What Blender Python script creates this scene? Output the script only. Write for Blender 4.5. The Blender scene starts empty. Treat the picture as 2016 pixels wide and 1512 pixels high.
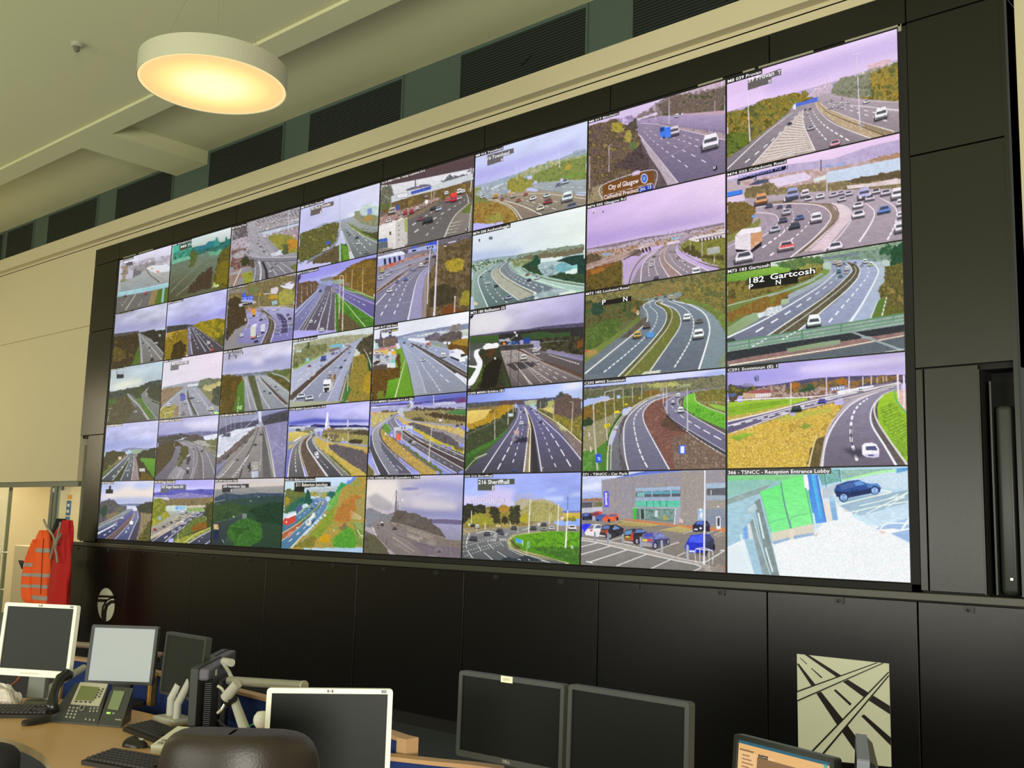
import bpy, bmesh, math, random
import numpy as np
from mathutils import Matrix, Vector
random.seed(7)
SC = bpy.context.scene
COL = SC.collection
PI = math.pi

# ------------------------------------------------------------------ camera, world, exposure, large lights
CAM_R = np.array([[0.74837708, 0.6626962, 0.02766732], [-0.07107684, 0.12159989, -0.99003109], [-0.65945419, 0.73895007, 0.13810492]])
CAM_C = np.array([12.0808, -6.1577, 1.62])
FPX = 2052.78
cam_data = bpy.data.cameras.new('camera')
cam_data.sensor_width = 36.0
cam_data.lens = FPX / 2016 * 36
cam_data.clip_start = 0.05
cam = bpy.data.objects.new('camera', cam_data)
COL.objects.link(cam)
_r, _u, _b = CAM_R[0], -CAM_R[1], -CAM_R[2]
cam.matrix_world = Matrix(((_r[0], _u[0], _b[0], CAM_C[0]), (_r[1], _u[1], _b[1], CAM_C[1]), (_r[2], _u[2], _b[2], CAM_C[2]), (0, 0, 0, 1)))
SC.camera = cam

world = bpy.data.worlds.new('world')
SC.world = world
world.use_nodes = True
world.node_tree.nodes['Background'].inputs[0].default_value = (0.80, 0.92, 0.78, 1)
world.node_tree.nodes['Background'].inputs[1].default_value = 0.4
SC.view_settings.view_transform = 'Standard'
SC.view_settings.look = 'None'
SC.view_settings.gamma = 1.0
SC.view_settings.exposure = 0.0
SC.view_settings.use_curve_mapping = False

def area_light(name, loc, target, sx, sy, power, color):
    ld = bpy.data.lights.new(name, 'AREA')
    ld.shape = 'RECTANGLE'; ld.size = sx; ld.size_y = sy
    ld.energy = power; ld.color = color
    o = bpy.data.objects.new(name, ld)
    o.location = loc
    d = Vector(target) - Vector(loc)
    o.rotation_euler = d.to_track_quat('-Z', 'Y').to_euler()
    COL.objects.link(o)
    return o

# daylight through the long window behind the desks, added fills for ceiling and left wall, and the ceiling light of the corridor
area_light('window_daylight', (6.0, -13.85, 1.75), (6.0, 0, 1.6), 13.0, 1.7, 600, (1.0, 0.98, 0.86))
area_light('side_window_daylight', (17.7, -9.5, 1.7), (9.5, -3.5, 1.0), 5.0, 1.7, 1050, (1.0, 0.97, 0.86))
area_light('ceiling_fill_light', (0.5, -6.0, 3.2), (0.5, -5.0, 6.0), 5.0, 3.0, 75, (0.95, 1.0, 0.70))  # added soft light, stands in for upward light of unseen pendants
area_light('ceiling_fill_light', (8.0, -5.5, 3.6), (8.0, -4.0, 6.0), 5.0, 3.0, 50, (0.95, 1.0, 0.70))  # second added ceiling fill, no fitting modelled
area_light('corridor_light', (-3.6, 1.0, 2.72), (-3.6, 1.0, 0), 5.0, 0.8, 110, (1.0, 0.86, 0.62))
area_light('left_wall_fill_light', (-4.4, -3.2, 3.0), (-2.0, 0.0, 1.9), 2.0, 1.6, 50, (1.0, 0.86, 0.58))  # added side fill that brightens the lower left cream wall

# ------------------------------------------------------------------ helpers
def ray(x, y):
    return CAM_R.T @ np.array([(x - 1008) / FPX, (y - 756) / FPX, 1.0])

def on_y(x, y, Y=0.0):
    d = ray(x, y)
    return CAM_C + d * ((Y - CAM_C[1]) / d[1])

def on_z(x, y, Z):
    d = ray(x, y)
    return CAM_C + d * ((Z - CAM_C[2]) / d[2])

def at(x, y, dep):
    return CAM_C + ray(x, y) * dep

def lin(h):
    v = np.array([int(h[i:i + 2], 16) / 255 for i in (0, 2, 4)])
    return tuple(np.where(v <= 0.04045, v / 12.92, ((v + 0.055) / 1.055) ** 2.4))

_mats = {}
def mat(name, hexc, rough=0.6, metal=0.0, spec=0.5, bump=0.0, bscale=200.0, mottle=0.0, mscale=3.0, emit=None, estr=1.0):
    if name in _mats:
        return _mats[name]
    m = bpy.data.materials.new(name)
    m.use_nodes = True
    nt = m.node_tree
    b = nt.nodes['Principled BSDF']
    c = lin(hexc) + (1,)
    b.inputs['Base Color'].default_value = c
    b.inputs['Roughness'].default_value = rough
    b.inputs['Metallic'].default_value = metal
    b.inputs['Specular IOR Level'].default_value = spec
    tc = nt.nodes.new('ShaderNodeTexCoord')
    if mottle > 0:
        n = nt.nodes.new('ShaderNodeTexNoise')
        n.inputs['Scale'].default_value = mscale
        n.inputs['Detail'].default_value = 4
        nt.links.new(tc.outputs['Object'], n.inputs['Vector'])
        mr = nt.nodes.new('ShaderNodeMapRange')
        mr.inputs['To Min'].default_value = 1 - mottle
        mr.inputs['To Max'].default_value = 1 + mottle
        nt.links.new(n.outputs['Fac'], mr.inputs['Value'])
        mx = nt.nodes.new('ShaderNodeVectorMath')
        mx.operation = 'SCALE'
        mx.inputs[0].default_value = c[:3]
        nt.links.new(mr.outputs['Result'], mx.inputs['Scale'])
        nt.links.new(mx.outputs['Vector'], b.inputs['Base Color'])
    if bump > 0:
        n2 = nt.nodes.new('ShaderNodeTexNoise')
        n2.inputs['Scale'].default_value = bscale
        n2.inputs['Detail'].default_value = 2
        nt.links.new(tc.outputs['Object'], n2.inputs['Vector'])
        bp = nt.nodes.new('ShaderNodeBump')
        bp.inputs['Strength'].default_value = bump
        bp.inputs['Distance'].default_value = 0.01
        nt.links.new(n2.outputs['Fac'], bp.inputs['Height'])
        nt.links.new(bp.outputs['Normal'], b.inputs['Normal'])
    if emit:
        b.inputs['Emission Color'].default_value = lin(emit) + (1,)
        b.inputs['Emission Strength'].default_value = estr
    _mats[name] = m
    return m

class MB:
    """collects shapes in one bmesh and links them as one object"""
    def __init__(s):
        s.bm = bmesh.new()
    def _xf(s, verts, M):
        if M is not None:
            bmesh.ops.transform(s.bm, matrix=M, verts=verts)
    def box(s, x0, x1, y0, y1, z0, z1, bev=0.0, M=None, seg=2):
        r = bmesh.ops.create_cube(s.bm, size=1.0)
        vs = r['verts']
        for v in vs:
            v.co = Vector((x0 + (v.co.x + .5) * (x1 - x0), y0 + (v.co.y + .5) * (y1 - y0), z0 + (v.co.z + .5) * (z1 - z0)))
        if bev > 0:
            es = list({e for v in vs for e in v.link_edges})
            rr = bmesh.ops.bevel(s.bm, geom=es, offset=bev, segments=seg, affect='EDGES', profile=0.5)
            vs = list({v for f in rr['faces'] for v in f.verts} | {v for v in vs if v.is_valid})
        s._xf(vs, M)
        return s
    def prism(s, pts, d0, d1, axes='xz', M=None):
        """polygon pts extruded from d0 to d1 along the remaining axis"""
        def mk(p, d):
            return {'xz': (p[0], d, p[1]), 'xy': (p[0], p[1], d), 'yz': (d, p[0], p[1])}[axes]
        a = [s.bm.verts.new(mk(p, d0)) for p in pts]
        b = [s.bm.verts.new(mk(p, d1)) for p in pts]
        n = len(pts)
        s.bm.faces.new(a); s.bm.faces.new(b[::-1])
        for i in range(n):
            s.bm.faces.new((a[i], b[i], b[(i + 1) % n], a[(i + 1) % n]))
        s._xf(a + b, M)
        return s
    def tube(s, pts, r, n=10, cap=True, M=None):
        pts = [Vector(p) for p in pts]
        rs = r if isinstance(r, (list, tuple)) else [r] * len(pts)
        rings = []
        up = None
        for i, p in enumerate(pts):
            t = (pts[min(i + 1, len(pts) - 1)] - pts[max(i - 1, 0)]).normalized()
            if up is None:
                up = Vector((0, 0, 1)) if abs(t.z) < .9 else Vector((1, 0, 0))
            sd = t.cross(up).normalized()
            up = sd.cross(t).normalized()
            rings.append([s.bm.verts.new(p + (sd * math.cos(2 * PI * k / n) + up * math.sin(2 * PI * k / n)) * rs[i]) for k in range(n)])
        for a, b in zip(rings, rings[1:]):
            for k in range(n):
                s.bm.faces.new((a[k], a[(k + 1) % n], b[(k + 1) % n], b[k]))
        if cap:
            s.bm.faces.new(rings[0][::-1]); s.bm.faces.new(rings[-1])
        s._xf([v for q in rings for v in q], M)
        return s
    def lathe(s, prof, n=48, M=None):
        rings = []
        for r, z in prof:
            if r < 1e-6:
                rings.append([s.bm.verts.new((0, 0, z))])
            else:
                rings.append([s.bm.verts.new((r * math.cos(2 * PI * k / n), r * math.sin(2 * PI * k / n), z)) for k in range(n)])
        for a, b in zip(rings, rings[1:]):
            for k in range(n):
                k2 = (k + 1) % n
                q = [a[k % len(a)], a[k2 % len(a)], b[k2 % len(b)], b[k % len(b)]]
                u = []
                for v in q:
                    if v not in u:
                        u.append(v)
                if len(u) > 2:
                    s.bm.faces.new(u)
        s._xf([v for q in rings for v in q], M)
        return s
    def grid(s, P, M=None, close_u=False):
        """P[i][j] points"""
        V = [[s.bm.verts.new(Vector(p)) for p in row] for row in P]
        n = len(V)
        for i in range(n if close_u else n - 1):
            for j in range(len(V[0]) - 1):
                a = V[i]; b = V[(i + 1) % n]
                s.bm.faces.new((a[j], a[j + 1], b[j + 1], b[j]))
        s._xf([v for q in V for v in q], M)
        return s
    def build(s, name, m, parent=None, loc=None, smooth=False, label=None):
        bmesh.ops.recalc_face_normals(s.bm, faces=s.bm.faces)
        me = bpy.data.meshes.new(name)
        s.bm.to_mesh(me); s.bm.free()
        if smooth:
            me.polygons.foreach_set('use_smooth', [True] * len(me.polygons))
        me.materials.append(m)
        o = bpy.data.objects.new(name, me)
        COL.objects.link(o)
        if parent is not None:
            o.parent = parent
        if loc is not None:
            o.location = loc
        if label:
            o['label'] = label
        return o

def tag(o, label, cat, group=None):
    o['label'] = label; o['category'] = cat
    if group:
        o['group'] = group
    return o

def thing(name, label, cat, loc=(0, 0, 0), rotz=0.0, group=None, tilt=None):
    o = bpy.data.objects.new(name, None)
    o.empty_display_size = 0.05
    COL.objects.link(o)
    o.location = loc
    o.rotation_euler = (tilt or 0.0, 0, rotz)
    return tag(o, label, cat, group)

def struct(o):
    o['kind'] = 'structure'
    return o

def text_mesh(name, body, m, size=1.0, extrude=0.0, bold=0.0):
    """text laid in its own XY plane, lower left corner at the origin, scaled later"""
    cu = bpy.data.curves.new(name, 'FONT')
    cu.body = body
    cu.size = size
    cu.extrude = extrude
    cu.offset = bold
    cu.resolution_u = 2
    o = bpy.data.objects.new(name, cu)
    me = bpy.data.meshes.new_from_object(o)
    bpy.data.objects.remove(o); bpy.data.curves.remove(cu)
    me.name = name
    n = len(me.vertices)
    co = np.empty(n * 3); me.vertices.foreach_get('co', co); co = co.reshape(-1, 3)
    me.materials.clear(); me.materials.append(m)
    return me, co

def put_text(name, body, m, parent, origin, ex, ez, width, height, out, bold=0.01, squeeze=True):
    """text on a plane: origin = lower left, ex/ez unit directions, out = offset vector"""
    me, co = text_mesh(name, body, m, 1.0, 0.0, bold)
    if len(co) == 0:
        return None
    x0, x1 = co[:, 0].min(), co[:, 0].max()
    sx = width / max(x1 - x0, 1e-6) if squeeze else height / 0.7
    sy = height / 0.7
    new = (np.array(origin) + np.array(out))[None] + np.outer((co[:, 0] - x0) * sx, ex) + np.outer(co[:, 1] * sy, ez)
    me.vertices.foreach_set('co', new.ravel())
    o = bpy.data.objects.new(name, me)
    COL.objects.link(o)
    o.parent = parent
    return o
# ------------------------------------------------------------------ the room
TW, TH = 0.685 * 16 / 9, 0.685            # one screen of the video wall
NX, NY = 8, 5
ZT = 4.7982                                # top of the video wall
ZB = ZT - NY * TH
WX0, WX1 = -0.64, 10.37                    # ends of the dark surround
M_CREAM = mat('cream_wall_paint', 'ccc2a0', 0.75, bump=.05, bscale=90, mottle=.02)
M_CEIL = mat('ceiling_paint', 'cfcfa6', 0.8, bump=.05, bscale=60, mottle=.02)
M_FASCIA = mat('fascia_paint', 'dcd8ae', 0.7, mottle=.01)
M_GREEN = mat('dark_green_panel', '46564c', 0.55, mottle=.03)
M_LOUVRE = mat('louvre_metal', '1e2822', 0.5)
M_SURR = mat('surround_laminate', '181812', 0.27, spec=.5, bump=.03, bscale=300, mottle=.04)
M_CONS = mat('console_laminate', '0c0b09', 0.26, spec=.5, bump=.03, bscale=300, mottle=.03)
M_LEDGE = mat('ledge_laminate', '45453a', 0.34)
M_BLACK = mat('black_recess', '0b0b0a', 0.7)
M_FLOOR = mat('carpet_floor', '3d4350', 0.95, bump=.3, bscale=400, mottle=.1, mscale=40)
M_RAIL = mat('grey_green_frame', '6c7263', 0.45)
M_GLASS = mat('pale_glass', 'dfe8d4', 0.05)
_g = M_GLASS.node_tree.nodes['Principled BSDF']
_g.inputs['Transmission Weight'].default_value = 0.0
_g.inputs['Alpha'].default_value = 0.28

def box_obj(name, m, x0, x1, y0, y1, z0, z1, parent=None, bev=0.0, label=None):
    return MB().box(x0, x1, y0, y1, z0, z1, bev).build(name, m, parent, label=label)

RX0, RX1, RY0 = -6.2, 18.0, -14.0
ZC, ZCO = 5.63, 5.785                      # beam soffit level and coffer level
struct(box_obj('floor', M_FLOOR, RX0, RX1, RY0, 3.0, -0.1, 0.0))
# ceiling with coffers along the video wall
cl = MB()
cl.box(RX0, RX1, RY0, -1.40, ZC + .03, ZC + .3)
cl.box(RX0, RX1, -1.40, -1.15, ZC, ZC + .3)
cl.box(RX0, RX1, -1.15, 0.3, ZCO, ZCO + .15)
for xa, xb in ((-6.0, -5.35), (1.205, 1.853), (8.42, 9.07), (15.6, 16.25)):
    cl.box(xa, xb, -1.15, 0.02, ZC, ZCO + .05)
struct(cl.build('ceiling', M_CEIL))
# front wall: cream parts left and right of the joinery, fascia over it
wf = MB()
wf.box(RX0, WX0, 0.0, 0.12, 4.045, 5.10)
wf.box(RX0, WX0, 0.0, 0.12, 2.07, 4.020)
wf.box(RX0, WX0, 0.02, 0.12, 4.015, 4.05)
wf.box(WX0, WX1 + .02, 0.0, 0.3, 5.03, 5.10)
wf.box(RX0, RX1, -0.085, 0.3, 5.13, 5.30)
wf.box(RX0, RX1, 0.0, 0.3, 5.09, 5.135)
wf.box(WX1 + .045, RX1, 0.02, 0.14, 0.0, 5.1)
struct(wf.build('wall_front', M_CREAM))
struct(box_obj('trim_1', M_GREEN, RX0, RX1, 0.0, 0.2, 5.30, ZCO + .02))
struct(box_obj('wall_left', M_CREAM, RX0 - .12, RX0, RY0, 3.0, 0, 5.9))
wr = MB()
wr.box(RX1, RX1 + .12, RY0, 0.3, 0, .8).box(RX1, RX1 + .12, RY0, 0.3, 2.6, 5.9).box(RX1, RX1 + .12, RY0, -12.2, .8, 2.6).box(RX1, RX1 + .12, -6.8, .3, .8, 2.6)
struct(wr.build('wall_right', M_CREAM))
struct(MB().box(RX1 + .05, RX1 + .06, -12.2, -6.8, .8, 2.6).build('window_2', M_GLASS))
wb = MB()
wb.box(RX0, RX1, RY0 - .12, RY0, 0, 0.85); wb.box(RX0, RX1, RY0 - .12, RY0, 2.65, 5.9)
wb.box(RX0, -0.6, RY0 - .12, RY0, .85, 2.65); wb.box(12.6, RX1, RY0 - .12, RY0, .85, 2.65)
struct(wb.build('wall_back', M_CREAM))
w1 = struct(MB().box(-0.6, 12.6, RY0 - .07, RY0 - .06, .85, 2.65).build('window_1', M_GLASS))
fr = MB()
for k in range(7):
    xx = -0.6 + 13.2 * k / 6
    fr.box(xx - .03, xx + .03, RY0 - .1, RY0 - .02, .85, 2.65)
fr.box(-.6, 12.6, RY0 - .1, RY0 - .02, .85, .91); fr.box(-.6, 12.6, RY0 - .1, RY0 - .02, 2.59, 2.65)
fr.build('window_frame', M_RAIL, w1)
# corridor behind the glass screen at the left
M_CORR = mat('corridor_paint', 'e6d6a8', 0.8, mottle=.02)
struct(box_obj('wall_corridor', M_CORR, RX0, 3.0, 2.6, 2.72, 0, 2.9))
struct(box_obj('wall_corridor_end', M_CORR, 2.9, 3.0, 0.4, 2.6, 0, 2.9))
struct(box_obj('ceiling_corridor', M_CORR, RX0, 3.0, 0.12, 2.7, 2.78, 2.9))

# grilles in the green band
GR = ((-4.9, -3.55), (-3.45, -2.55), (-2.12, -0.69), (-0.22, 1.15), (1.90, 3.31), (3.72, 5.14), (5.865, 7.29), (7.705, 9.12), (9.55, 10.95))
GL = ['dark slatted ceiling grille cut by the left edge of the photo', 'dark slatted grille leftmost but one over the cream wall',
      'dark slatted grille above the top left corner of the video wall', 'dark slatted grille just left of the ceiling cross beam',
      'dark slatted grille just right of the ceiling cross beam', 'dark slatted grille right of the round lamp',
      'dark slatted grille with one black slat hanging loose', 'dark slatted grille cut by the top edge of the photo',
      'dark slatted grille above the right end of the video wall']
for (xa, xb), lb in zip(GR, GL):
    t = thing('air_grille', lb, 'grille', ((xa + xb) / 2, 0.0, 5.345), 0, 'slatted grilles in the green band under the ceiling')
    w = (xb - xa) / 2
    z1 = 0.40
    fr = MB()
    fr.box(-w, w, -.012, 0.0, -.03, 0.0); fr.box(-w, w, -.012, 0.0, z1, z1 + .03)
    fr.box(-w, -w + .02, -.012, 0.0, 0, z1); fr.box(w - .02, w, -.012, 0.0, 0, z1)
    fr.build('frame', M_GREEN, t)
    MB().box(-w + .02, w - .02, -.002, 0.0, 0, z1).build('backing', M_BLACK, t)
    sl = MB()
    for k in range(16):
        z = .012 + k * .0245
        sl.box(-w + .02, w - .02, -.010, -.002, z, z + .011)
    sl.build('slats', M_LOUVRE, t)
    if 'loose' in lb:
        MB().box(-.06, .06, -.022, -.012, -.006, .006, .002, M=Matrix.Translation((.07, 0, .13)) @ Matrix.Rotation(-.5, 4, 'Y')).build('loose_slat', M_BLACK, t)

# dark surround of the video wall: panels with seams; niches at both ends
DEP = 0.28
def panel_obj(name, x0, x1, z0, z1, m, g=.004, y0=-.004, label=None):
    return MB().box(x0 + g, x1 - g, y0, .02, z0 + g, z1 - g, .002, seg=1).build(name, m, label=label)
su = thing('video_wall_surround', 'dark laminate panels framing the whole video wall', 'surround', (0, 0, 0))
def sp(x0, x1, z0, z1):
    MB().box(x0 + .004, x1 - .004, -.006, .03, z0 + .004, z1 - .004, .002, seg=1).build('panel', M_SURR, su)
bx = MB()
bx.box(WX0, WX1, .03, DEP, ZT + .006, 5.03); bx.box(-.40, -.02, .03, DEP, ZB - .05, ZT); bx.box(WX0, -.40, .03, DEP, 2.6, ZT)
bx.box(NX * TW + .05, 10.16, .03, DEP, ZB - .05, ZT); bx.box(10.16, WX1, .03, DEP, 2.6, ZT)
bx.box(WX0, WX1, .2, DEP, 0, ZT)
bx.build('carcass', M_BLACK, su)
zl = 5.03
xs = [WX0, 0.0] + [(k + .04) * TW * (8 / 7.3) for k in range(1, 7)] + [NX * TW + .05, WX1]
xs = [WX0, -.02, 1.24, 2.52, 3.70, 4.906, 6.20, 7.52, 8.86, NX * TW + .05, WX1]
for a, b in zip(xs, xs[1:]):
    sp(a, b, ZT + .012, zl)
for z0, z1 in ((3.943, ZT + .012), (2.63, 3.943)):
    sp(WX0, -.035, z0, z1); sp(NX * TW + .05, WX1, z0, z1)
sp(-.42, -.035, ZB - .04, 2.63)
sp(NX * TW + .10, 10.155, ZB - .04, 2.63); sp(NX * TW + .05, NX * TW + .10, ZB - .04, 2.63)
MB().box(-.425, -.415, -.006, .2, ZB - .04, 2.6).box(10.150, 10.158, -.006, .2, ZB - .04, 2.6).box(10.345, 10.37, -.02, .2, ZB - .04, 5.03).build('niche_cheek', M_SURR, su)
# gap liner directly around the screens
ln = MB()
ln.box(-.035, 0.0, -.002, .1, ZB - .045, ZT + .012); ln.box(NX * TW, NX * TW + .05, -.002, .1, ZB - .045, ZT + .012)
ln.box(-.035, NX * TW + .05, -.002, .1, ZB - .045, ZB - .004); ln.box(-.035, NX * TW + .05, -.002, .1, ZT + .001, ZT + .012)
ln.build('gap_liner', M_BLACK, su)
M_PALE = mat('pale_strip_grey', '9a9a86', 0.6)  # thin pale grey strips along the top of the screens
for (a, b) in ((9.40, 9.76), (8.78, 9.18), (8.66, 8.75), (8.30, 8.50), (0.10, 0.40), (0.47, 0.80)):
    MB().box(a, b, -.010, -.003, ZT + .003, ZT + .016).build('pale_strip', M_PALE, su)
MB().box(9.745, 9.765, -.010, -.003, ZT - .03, ZT + .016).build('pale_strip', M_PALE, su)

# column loudspeakers in the niches
M_SPK = mat('loudspeaker_black', '2c312c', 0.35)
M_SPK2 = mat('loudspeaker_grey', '7c7d6c', 0.5)
t = thing('column_loudspeaker', 'slim black column loudspeaker in the niche at the right end', 'loudspeaker', (10.268, .09, ZB - .04))
MB().box(-.05, .05, -.05, .06, 0, 1.06, .03, seg=4).build('body', M_SPK, t, smooth=True)
MB().box(-.075, -.065, -.045, .03, 0, 1.2).build('mounting_rail', M_SPK, t)
MB().box(.004, .016, -.054, -.049, .085, .097).build('indicator_light', mat('white_led', 'ffffff', .4, emit='fff4d8', estr=2.0), t)
t = thing('column_loudspeaker', 'slim grey column loudspeaker in the niche at the left end', 'loudspeaker', (-.475, .03, ZB - .03))
MB().box(-.035, .035, -.03, .07, 0, 1.2, .012).build('body', M_SPK2, t)
MB().box(-.026, .026, -.033, -.029, .03, 1.17).build('grille', mat('speaker_mesh', '66675a', .6, bump=.5, bscale=500), t)

# console front under the video wall: ledge and doors with latches
box_obj('trim_2', M_LEDGE, WX0 - .1, WX1 - .005, -.03, .2, 1.281, 1.325, bev=.004)['kind'] = 'structure'
SE = [-0.76, -0.216, 0.794, 2.14, 3.462, 4.822, 6.147, 7.489, 8.826, 9.777, 10.365]
LA = [10.064, 9.307, 8.496, 7.821, 7.146, 6.497, 5.827, 5.18, 4.488, 3.834, 3.17, 2.511, 1.814, 1.156, 0.337, -0.43]
DL = ['black console door at the far left behind the red coat', 'black console door carrying the small white oval road emblem', 'black console door third from the left end, right of the oval emblem',
      'black console door above the silver monitor arm', 'black console door fifth from the left end', 'black console door left of and behind the small-stickered monitor',
      'black console door behind the pair of switched off dark monitors', 'black console door left of the white road emblem square', 'black console door carrying the white square road emblem',
      'narrow black console door at the far right end']
M_LATCH = mat('latch_black', '191915', 0.35)
doors = []
for i, (a, b) in enumerate(zip(SE, SE[1:])):
    t = thing('console_door', DL[i], 'door panel', ((a + b) / 2, 0, 0.10), 0, 'black doors under the video wall')
    w = (b - a) / 2
    MB().box(-w + .004, w - .004, -.018, .02, 0, 1.172, .003).build('panel', M_CONS, t)
    for lx in LA:
        if a < lx < b:
            q = lx - (a + b) / 2
            lt = MB().prism([(q - .03, 1.165), (q + .03, 1.165), (q + .03, 1.138), (q + .022, 1.128), (q - .022, 1.128), (q - .03, 1.138)], -.024, -.017).build('latch', M_LATCH, t)
            MB().lathe([(0, 0), (.010, 0), (.010, .004), (0, .006)], 16, M=Matrix.Translation((q - .003, -.024, 1.147)) @ Matrix.Rotation(PI / 2, 4, 'X')).build('latch_button', M_LATCH, lt)
    doors.append(t)
struct(box_obj('baseboard_front', M_BLACK, WX0 - .1, WX1, -.01, .2, 0, .1))
bk = MB(); bk.box(WX0 - .1, WX1, .025, .2, .1, 1.28); struct(bk.build('wall_console_back', M_BLACK))

# emblems on the console doors, traced in the plane of the doors
M_EMB = mat('emblem_pale', 'd4d6bc', 0.5)
M_EMK = mat('emblem_black', '17130f', 0.5)
YE = -.019
def wpts(pts, sc, ox, oy):
    return [(p[0], p[2]) for p in (on_y(ox + x / sc, oy + y / sc, YE) for x, y in pts)]
def strip(pts, w0, w1):
    """outline of a band of changing width along a polyline"""
    L, R = [], []
    n = len(pts)
    for i, (x, y) in enumerate(pts):
        x0, y0 = pts[max(i - 1, 0)]; x1, y1 = pts[min(i + 1, n - 1)]
        d = math.hypot(x1 - x0, y1 - y0) or 1
        nx, ny = -(y1 - y0) / d, (x1 - x0) / d
        w = (w0 + (w1 - w0) * i / (n - 1)) / 2
        L.append((x + nx * w, y + ny * w)); R.append((x - nx * w, y - ny * w))
    return L + R[::-1]
def quads(mb, pts, w0, w1, f, d0, d1):
    o = strip(pts, w0, w1); n = len(pts)
    for i in range(n - 1):
        mb.prism(f([o[i], o[i + 1], o[2 * n - 2 - i], o[2 * n - 1 - i]]), d0, d1)
t = thing('road_emblem', 'white square emblem of crossing roads on the black console door', 'emblem')
f2 = lambda p: wpts(p, 3.78, 1400, 1112)
MB().prism(f2([(640, 662), (1325, 735), (1343, 1503), (652, 1435)]), YE, YE - .004).build('plate', M_EMB, t)
rb = MB()
for pts in ([(640, 735), (655, 735), (985, 1150), (1250, 1503), (1160, 1503), (930, 1175)],
            [(695, 665), (725, 668), (1333, 1050), (1335, 1112), (1140, 985), (930, 830)],
            [(1120, 1125), (1140, 1112), (1340, 1285), (1340, 1345)],
            [(915, 933), (930, 926), (1048, 1033), (1037, 1048)],
            [(747, 771), (752, 768), (832, 838), (822, 842)],
            [(664, 693), (668, 692), (718, 737), (713, 739)]):
    rb.prism(f2(pts), YE - .004, YE - .006)
rb.build('road_lines', M_EMK, t)
br = MB()
for pts in ([(645, 938), (1235, 727), (1290, 735), (645, 1018)], [(750, 1388), (1327, 795), (1328, 830), (845, 1405)]):
    br.prism(f2(pts), YE - .006, YE - .008)
br.build('bridge_bands', M_EMB, t)
be = MB()
for a, b, w0, w1 in (((645, 943), (1240, 728), 10, 6), ((645, 1012), (1285, 730), 10, 6), ((757, 1388), (1327, 797), 12, 8), ((838, 1405), (1328, 822), 14, 8)):
    quads(be, [a, b], w0, w1, f2, YE - .008, YE - .010)
be.build('bridge_edges', M_EMK, t)
t = thing('road_emblem', 'small white oval emblem with a curving road on the black console door', 'emblem')
f3 = lambda p: wpts(p, 3.877, 0, 1060)
MB().prism(f3([(811 + 64 * math.cos(a), 506 + 127 * math.sin(a)) for a in np.linspace(0, 2 * PI, 48, endpoint=False)]), YE, YE - .004).build('plate', M_EMB, t)
rb = MB()
rb.prism(f3([(742, 432), (880, 437), (880, 454), (742, 450)]), YE - .004, YE - .006)
rb.prism(f3([(742, 462), (815, 464), (815, 486), (742, 484)]), YE - .004, YE - .006)
quads(rb, [(882, 483), (850, 484), (818, 510), (804, 560), (800, 640)], 26, 24, f3, YE - .004, YE - .006)
quads(rb, [(882, 452), (850, 455), (815, 475), (790, 520), (782, 580), (786, 640)], 14, 14, f3, YE - .004, YE - .006)
rb.build('road_lines', M_EMK, t)
# pendant lamp
lp = Vector(at(419, 170, 7.1))
LR = .492
t = thing('pendant_lamp', 'large round pendant lamp with glowing warm disc under the ceiling', 'lamp', lp)
M_LAMPW = mat('lamp_rim_white', 'b4b49e', 0.5)
MB().lathe([(LR - .004, .004), (LR, 0.0), (LR, .145), (LR - .01, .15), (0, .15)], 96).build('drum', M_LAMPW, t, smooth=False)
M_LD = bpy.data.materials.new('lamp_diffuser'); M_LD.use_nodes = True
nt = M_LD.node_tree
tc = nt.nodes.new('ShaderNodeTexCoord'); vl = nt.nodes.new('ShaderNodeVectorMath'); vl.operation = 'LENGTH'
nt.links.new(tc.outputs['Object'], vl.inputs[0])
cr = nt.nodes.new('ShaderNodeValToRGB'); e = cr.color_ramp.elements
e[0].position = 0.0; e[0].color = lin('fffdd0') + (1,)
e[1].position = 1.0; e[1].color = lin('fff0b8') + (1,)
for p_, c_ in ((.16, 'ffffc8'), (.30, 'fff39a'), (.40, 'fdd98a'), (.462, 'fcd28a'), (.478, 'ffe6a4')):
    k = cr.color_ramp.elements.new(p_); k.color = lin(c_) + (1,)
nt.links.new(vl.outputs['Value'], cr.inputs['Fac'])
bs = nt.nodes['Principled BSDF']
bs.inputs['Base Color'].default_value = (.05, .05, .04, 1); bs.inputs['Roughness'].default_value = .5
nt.links.new(cr.outputs['Color'], bs.inputs['Emission Color']); bs.inputs['Emission Strength'].default_value = 1.0
MB().lathe([(0, .003), (LR - .006, .003)], 96).build('diffuser', M_LD, t)
MB().lathe([(0, 1.06), (.06, 1.06), (.06, 1.0), (0, 1.0)], 24, M=Matrix.Translation((0, 0, ZC + .03 - lp.z - 1.06))).build('ceiling_rose', M_LAMPW, t)
M_WIRE = mat('lamp_wire', '8c8c74', 0.5)
for k in range(3):
    a = .35 + k * 2 * PI / 3
    MB().tube([(LR * .75 * math.cos(a), LR * .75 * math.sin(a), .15), (0.03 * math.cos(a), .03 * math.sin(a), ZC - lp.z)], .0022, 6).build('wire', M_WIRE, t)
MB().tube([(0, 0, .15), (0.0, 0, ZC - lp.z)], .004, 6).build('power_cord', M_WIRE, t)
# sprinkler on the ceiling
c0 = on_z(152, 86, ZC + .03)
t = thing('smoke_detector', 'small grey smoke detector on the ceiling left of the round lamp', 'detector', c0)
MB().lathe([(0, 0), (.055, 0), (.055, -.015), (.04, -.03), (0, -.03)], 24).build('base', mat('detector_grey', 'a8a894', .5), t)
MB().lathe([(0, -.03), (.022, -.03), (.026, -.06), (.012, -.075), (0, -.075)], 16).build('sensor_head', mat('detector_dark', '6a6a58', .5), t)
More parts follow.
